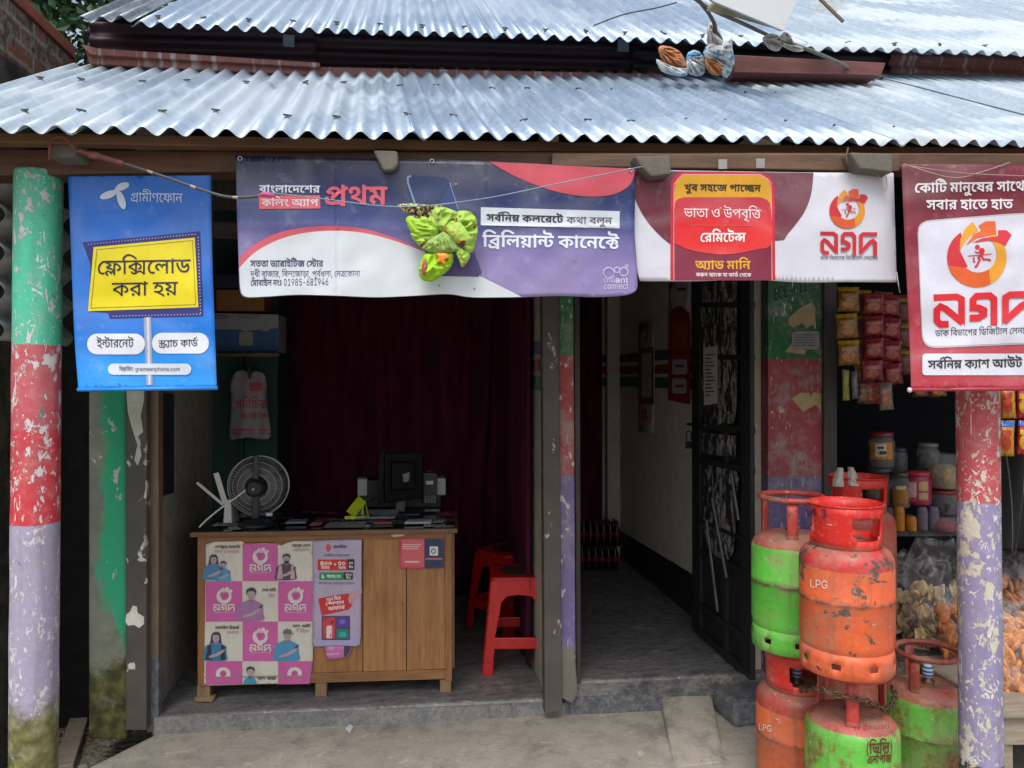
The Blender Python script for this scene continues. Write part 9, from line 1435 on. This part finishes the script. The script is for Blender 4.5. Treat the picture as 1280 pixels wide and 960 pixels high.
# shelf with jars
S0 = PD(1055, 663, 4.15); sh = thing('shelf', 'dark wooden shelf of jars inside the grocery', 'shelf', (S0.x, S0.y, S0.z))
ob('board', MB().prism([(S0.x - .1, S0.y, S0.z), (S0.x + 1.6, S0.y - .2, S0.z), (S0.x + 1.6, S0.y + .3, S0.z), (S0.x - .1, S0.y + .5, S0.z)], (0, 0, -.03)), DARKW, sh); ob('support', MB().box((S0.x + .1, S0.y + .3, S0.z / 2 - .02), (.06, .06, S0.z - .05)).box((S0.x + 1.4, S0.y + .1, S0.z / 2 - .02), (.06, .06, S0.z - .05)), DARKW, sh)
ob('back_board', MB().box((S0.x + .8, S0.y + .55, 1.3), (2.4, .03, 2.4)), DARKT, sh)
def jar(px, yb, w, h, D, fillc, lid, label, lab_=None, solid_body=None):
    c = PD(px, yb, D); r = w / 2 / FPX * D; hh = h / FPX * D; root = thing('jar', label, 'jar', c, 'jars and bottles on the grocery shelf')
    ob('glass', MB().lathe([(0, 0), (r * .95, 0), (r, hh * .06), (r, hh * .72), (r * .82, hh * .84), (r * .8, hh * .9)], c, 24), solid_body or JARM, root)
    if not solid_body: ob('contents', MB().lathe([(0, hh * .02), (r * .9, hh * .03), (r * .93, hh * .5), (r * .6, hh * .62), (0, hh * .6)], c, 18, wob=.3), M(fillc, .6, var=.5, scale=45), root)
    if lid: ob('lid', MB().lathe([(r * .86, hh * .86), (r * .9, hh * .88), (r * .9, hh * .98), (r * .8, hh), (0, hh)], c, 24), M(lid, .4), root)
    if lab_:
        m = cyl_map(c, r + .0012)
        for k, (x0, x1, y0, y1, cc) in enumerate(lab_): sheet('label', [rrect(px + x0 * w, yb - y1 * h, px + x1 * w, yb - y0 * h, 1.5)], m, .0008 * k, M(cc, .45, var=.15, scale=50), root, 5)
jar(1102, 584, 31, 44, 4.3, '#5a4030', '#7a2028', 'jar with an orange and white label and red lid, standing alone above the others', [(-.44, .44, .22, .7, '#c07a20'), (-.26, .2, .3, .66, '#c9c2b8'), (-.18, .1, .52, .58, '#3a2a22'), (-.1, .2, .36, .46, '#4a2f22')])
jar(1100, 634, 36, 50, 4.3, '#7c5a2c', '#33343a', 'clear jar of brown sweets directly under the orange labelled jar', None)
jar(1126, 634, 22, 44, 4.2, '#9a6a26', '#4a3a30', 'jar of amber sweets, left of the pink jar', [(-.4, .4, .1, .5, '#a06c1c'), (-.3, .3, .5, .6, '#c8b48c')])
jar(1147.5, 630, 31, 41, 4.2, '#a04058', '#b02c38', 'pink labelled jar with a red lid, on top of the purple bottles', [(-.44, .44, .08, .72, '#b03c5c'), (-.4, -.06, .2, .66, '#d6b0b0'), (.04, .4, .4, .68, '#b8a06a'), (.04, .4, .14, .34, '#b49c70')], M('#8e2c48', .3))
jar(1178, 610, 36, 48, 4.25, '#a58a5c', None, 'tall clear jar with square biscuits near the peeled pillar', None); jar(1179, 642, 34, 30, 4.25, '#2c2a2c', '#8e2530', 'clear jar with a red lid under the tall biscuit jar', None); jar(1178, 662, 36, 20, 4.15, '#a03048', None, 'low clear tub of red sweets on the shelf', None)
YB = M('#b8741a', .35, var=.2); PB = M('#6d6478', .35, var=.2); MB_ = M('#4a2440', .4)
for x, yb, w, h, m, l in ((1110, 662, 14, 32, MB_, 'dark purple bottle at the left end of the bottle row'), (1124, 663, 13, 34, YB, 'taller yellow drink bottle on the shelf'), (1139, 663, 13, 20, YB, 'shorter yellow drink bottle on the shelf'), (1153, 662, 13, 32, PB, 'greyish violet bottle, the left one under the pink jar'), (1167, 662, 13, 32, PB, 'greyish violet bottle, the right one under the pink jar')): jar(x, yb, w, h, 4.15, '#000000', None, l, None, m)
for x, yb, w, h, D, fc_, ld, l in ((1090, 661, 18, 36, 4.3, '#6b3a2a', '#5a2a2c', 'squat jar of brown sweets at the left end of the shelf'), (1160, 588, 26, 34, 4.4, '#4a4038', '#6d6a68', 'dim clear jar with a grey lid behind the pink jar'), (1124, 590, 20, 30, 4.45, '#3c3430', '#3a3a40', 'dim dark jar beside the orange labelled jar'), (1196, 640, 24, 44, 4.35, '#a0742c', '#9c8a2c', 'jar of yellow sweets close behind the peeled pillar')):
    jar(x, yb, w, h, D, fc_, ld, l)
# strips of snack packets
RJ = random.Random(12)
def packets(px, D, y0, y1, n, w, body, band, lab1, label, lean=0, cat='snack packets'):
    top_ = PD(px, y0, D); root = thing('packet_strip', label, cat, top_, 'hanging strips of snack packets'); h = (y1 - y0) / n; F_ = Plane(PXY(px - 20, D), PXY(px + 20, D))
    for k in range(n):
        a = y0 + k * h; b = a + h * .97; xo = lean * k
        jr = RJ.uniform(-.09, .09); xo += RJ.uniform(-1.3, 1.3); bul = RJ.uniform(.7, 1.4)
        def mp_(x, y, lift, a=a, b=b, xo=xo, jr=jr, bul=bul):
            u = (x - px - xo) / (w / 2); v = (y - a) / (b - a); e = sin(pi * min(1, max(0, v))) ** .6
            ym = (a + b) / 2; x, y = px + xo + (x - px - xo) * cos(jr) - (y - ym) * sin(jr) * .8, y + (x - px - xo) * sin(jr)
            return F_.at(x, y, .03 * bul * e * sqrt(max(0, 1 - u * u * .92)) + .004 * sin(u * 9 + k) * (1 - e) + lift)
        jag = [(px + xo - w / 2 + w * i / 8, a + (.6 if i % 2 else 0)) for i in range(9)] + [(px + xo + w * .46, (a + b) / 2)] + [(px + xo + w / 2 - w * i / 8, b - (.6 if i % 2 else 0)) for i in range(9)] + [(px + xo - w * .46, (a + b) / 2)]
        o = sheet('packet', [jag], mp_, 0, M(body, .25, var=.22, scale=26, bump=.3), root, 4, solid=.004)
        sheet('packet_band', [[(px + xo - w * .47, a + h * .03), (px + xo + w * .47, a + h * .03), (px + xo + w * .45, a + h * .17), (px + xo - w * .45, a + h * .17)]], mp_, .0035, M(band, .25, var=.15), o, 4)
        if lab1: sheet('packet_print', [ell(px + xo, a + h * .62, w * .3, h * .2, 14), rrect(px + xo - w * .3, a + h * .27, px + xo + w * .3, a + h * .42, 1)], mp_, .004, M(lab1, .35, var=.45, scale=60), o, 4)
packets(1060, 3.4, 358, 458, 3, 28, '#7c5a1e', '#b08a1e', '#a87452', 'strip of golden brown peanut packets, leftmost in the grocery'); packets(1077, 3.5, 362, 486, 4, 24, '#8a5526', '#b07f22', '#7a3a5c', 'strip of packets with purple spots behind the golden strip', 1)
packets(1091, 3.45, 366, 506, 5, 28, '#7a1f2a', '#8c2a35', '#a05a4a', 'longer strip of dark red packets, left one of two'); packets(1114, 3.48, 368, 482, 4, 26, '#7d2029', '#8c2a35', '#9c5048', 'shorter strip of dark red packets, right one of two', .5); packets(1103, 3.58, 364, 496, 5, 24, '#6d2028', '#8a5a24', '#8c4a3c', 'strip of brownish red packets hanging between and behind the two dark red strips')
packets(1126, 3.62, 368, 470, 4, 24, '#6b2a2c', '#7d2c34', '#a0603c', 'strip of rust coloured packets behind the shorter dark red strip')
packets(1133, 3.55, 372, 470, 3, 26, '#4a4a30', '#a58424', '#6d3a3a', 'strip of olive packets with yellow bands beside the tall banner')
packets(1150, 3.3, 480, 497, 1, 22, '#5a4030', '#6a4a34', '#a5603c', 'lone brown packet peeping under the tall banner, left'); packets(1172, 3.3, 478, 497, 1, 22, '#7a5a34', '#8a4030', '#c07a3a', 'lone tan packet peeping under the tall banner, right'); packets(1108, 3.4, 478, 514, 1, 18, '#7d7068', '#6a5a54', '#a5684a', 'small greyish packet at the foot of the red strips')
packets(1058, 3.42, 462, 502, 1, 9, '#8c8a3c', '#7c7a30', None, 'narrow yellow green sachet below the golden strip'); packets(1068, 3.44, 464, 500, 1, 9, '#6b6d6c', '#5c5c5c', None, 'narrow grey sachet below the golden strip'); packets(1080, 3.44, 480, 506, 1, 16, '#55402f', '#6a5038', '#7a5a4a', 'small brown sachet below the purple spotted strip')
packets(1259, 2.9, 478, 572, 2, 20, '#c08a22', '#2a6cc0', '#b03a28', 'strip of yellow and red crisp packets with blue bands, just right of the peeled pillar'); packets(1279, 2.92, 480, 570, 2, 18, '#c02a2a', '#2a6cc0', '#c99a2c', 'strip of red and yellow crisp packets with blue bands at the right edge')
gpn = NT('pinstripe'); p = gpn.wpos(); GPM = gpn.fin(gpn.mix(gpn.mth('GREATER_THAN', gpn.mth('FRACT', gpn.mth('MULTIPLY', gpn.mth('ADD', gpn.xyz(p, 0), gpn.mth('MULTIPLY', gpn.xyz(p, 2), .08)), 42)), .93), H('#1c1c1f'), H('#6d6d70')), .85)
G0 = PXY(1244, 3.05)
tag(ob('hanging_garment', MB().grid(lambda u, v: Vector((G0.x + .5 * u, G0.y + .05 * sin(u * 16 + 2 * v) + .03 * sin(u * 37) - .05 * u, PD(1260, 690, 3.05).z + .42 * v)), 60, 20), GPM, solid=.003), 'black pinstriped garment hanging beside the peeled pillar', 'garment')
# ------------------------------------------------------------------ bits on the ground
pk = MB().beam(GZ(78, 962, -.09), GZ(108, 872, -.09), .08, .03); tag(ob('plank', pk, WT, bevel=.004), 'grey plank lying on the gravel behind the left pillar', 'plank')
tag(ob('plank', MB().beam(GZ(52, 905, -.1), GZ(88, 880, -.1), .06, .03), DARKW, bevel=.004), 'dark short plank lying against the neighbour wall at the left', 'plank')
R = random.Random(9); st = MB()
for k in range(260):
    x = R.uniform(-2.3, -1.33); y = R.uniform(2.3, 4.6); s = R.uniform(.008, .024)
    if y < 3.2 and x > -1.5: x -= .3
    st.lathe([(0, -s * .6), (s * .9, -s * .3), (s, 0), (s * .7, s * .5), (0, s * .65)], (x, y, -.125 + s * .3), 6, wob=.8)
so_ = ob('pebbles', st, M('#8a847a', .9, var=.45, scale=8), smooth=False); so_['kind'] = 'stuff'
lt_ = MB().prism([GZ(432, 913, .002), GZ(437, 908, .002), GZ(442, 911, .002), GZ(438, 917, .002)], (0, 0, .012)); tag(ob('litter', lt_, M('#c9cdd2', .6), bevel=.002), 'tiny white scrap of paper on the walkway', 'litter')
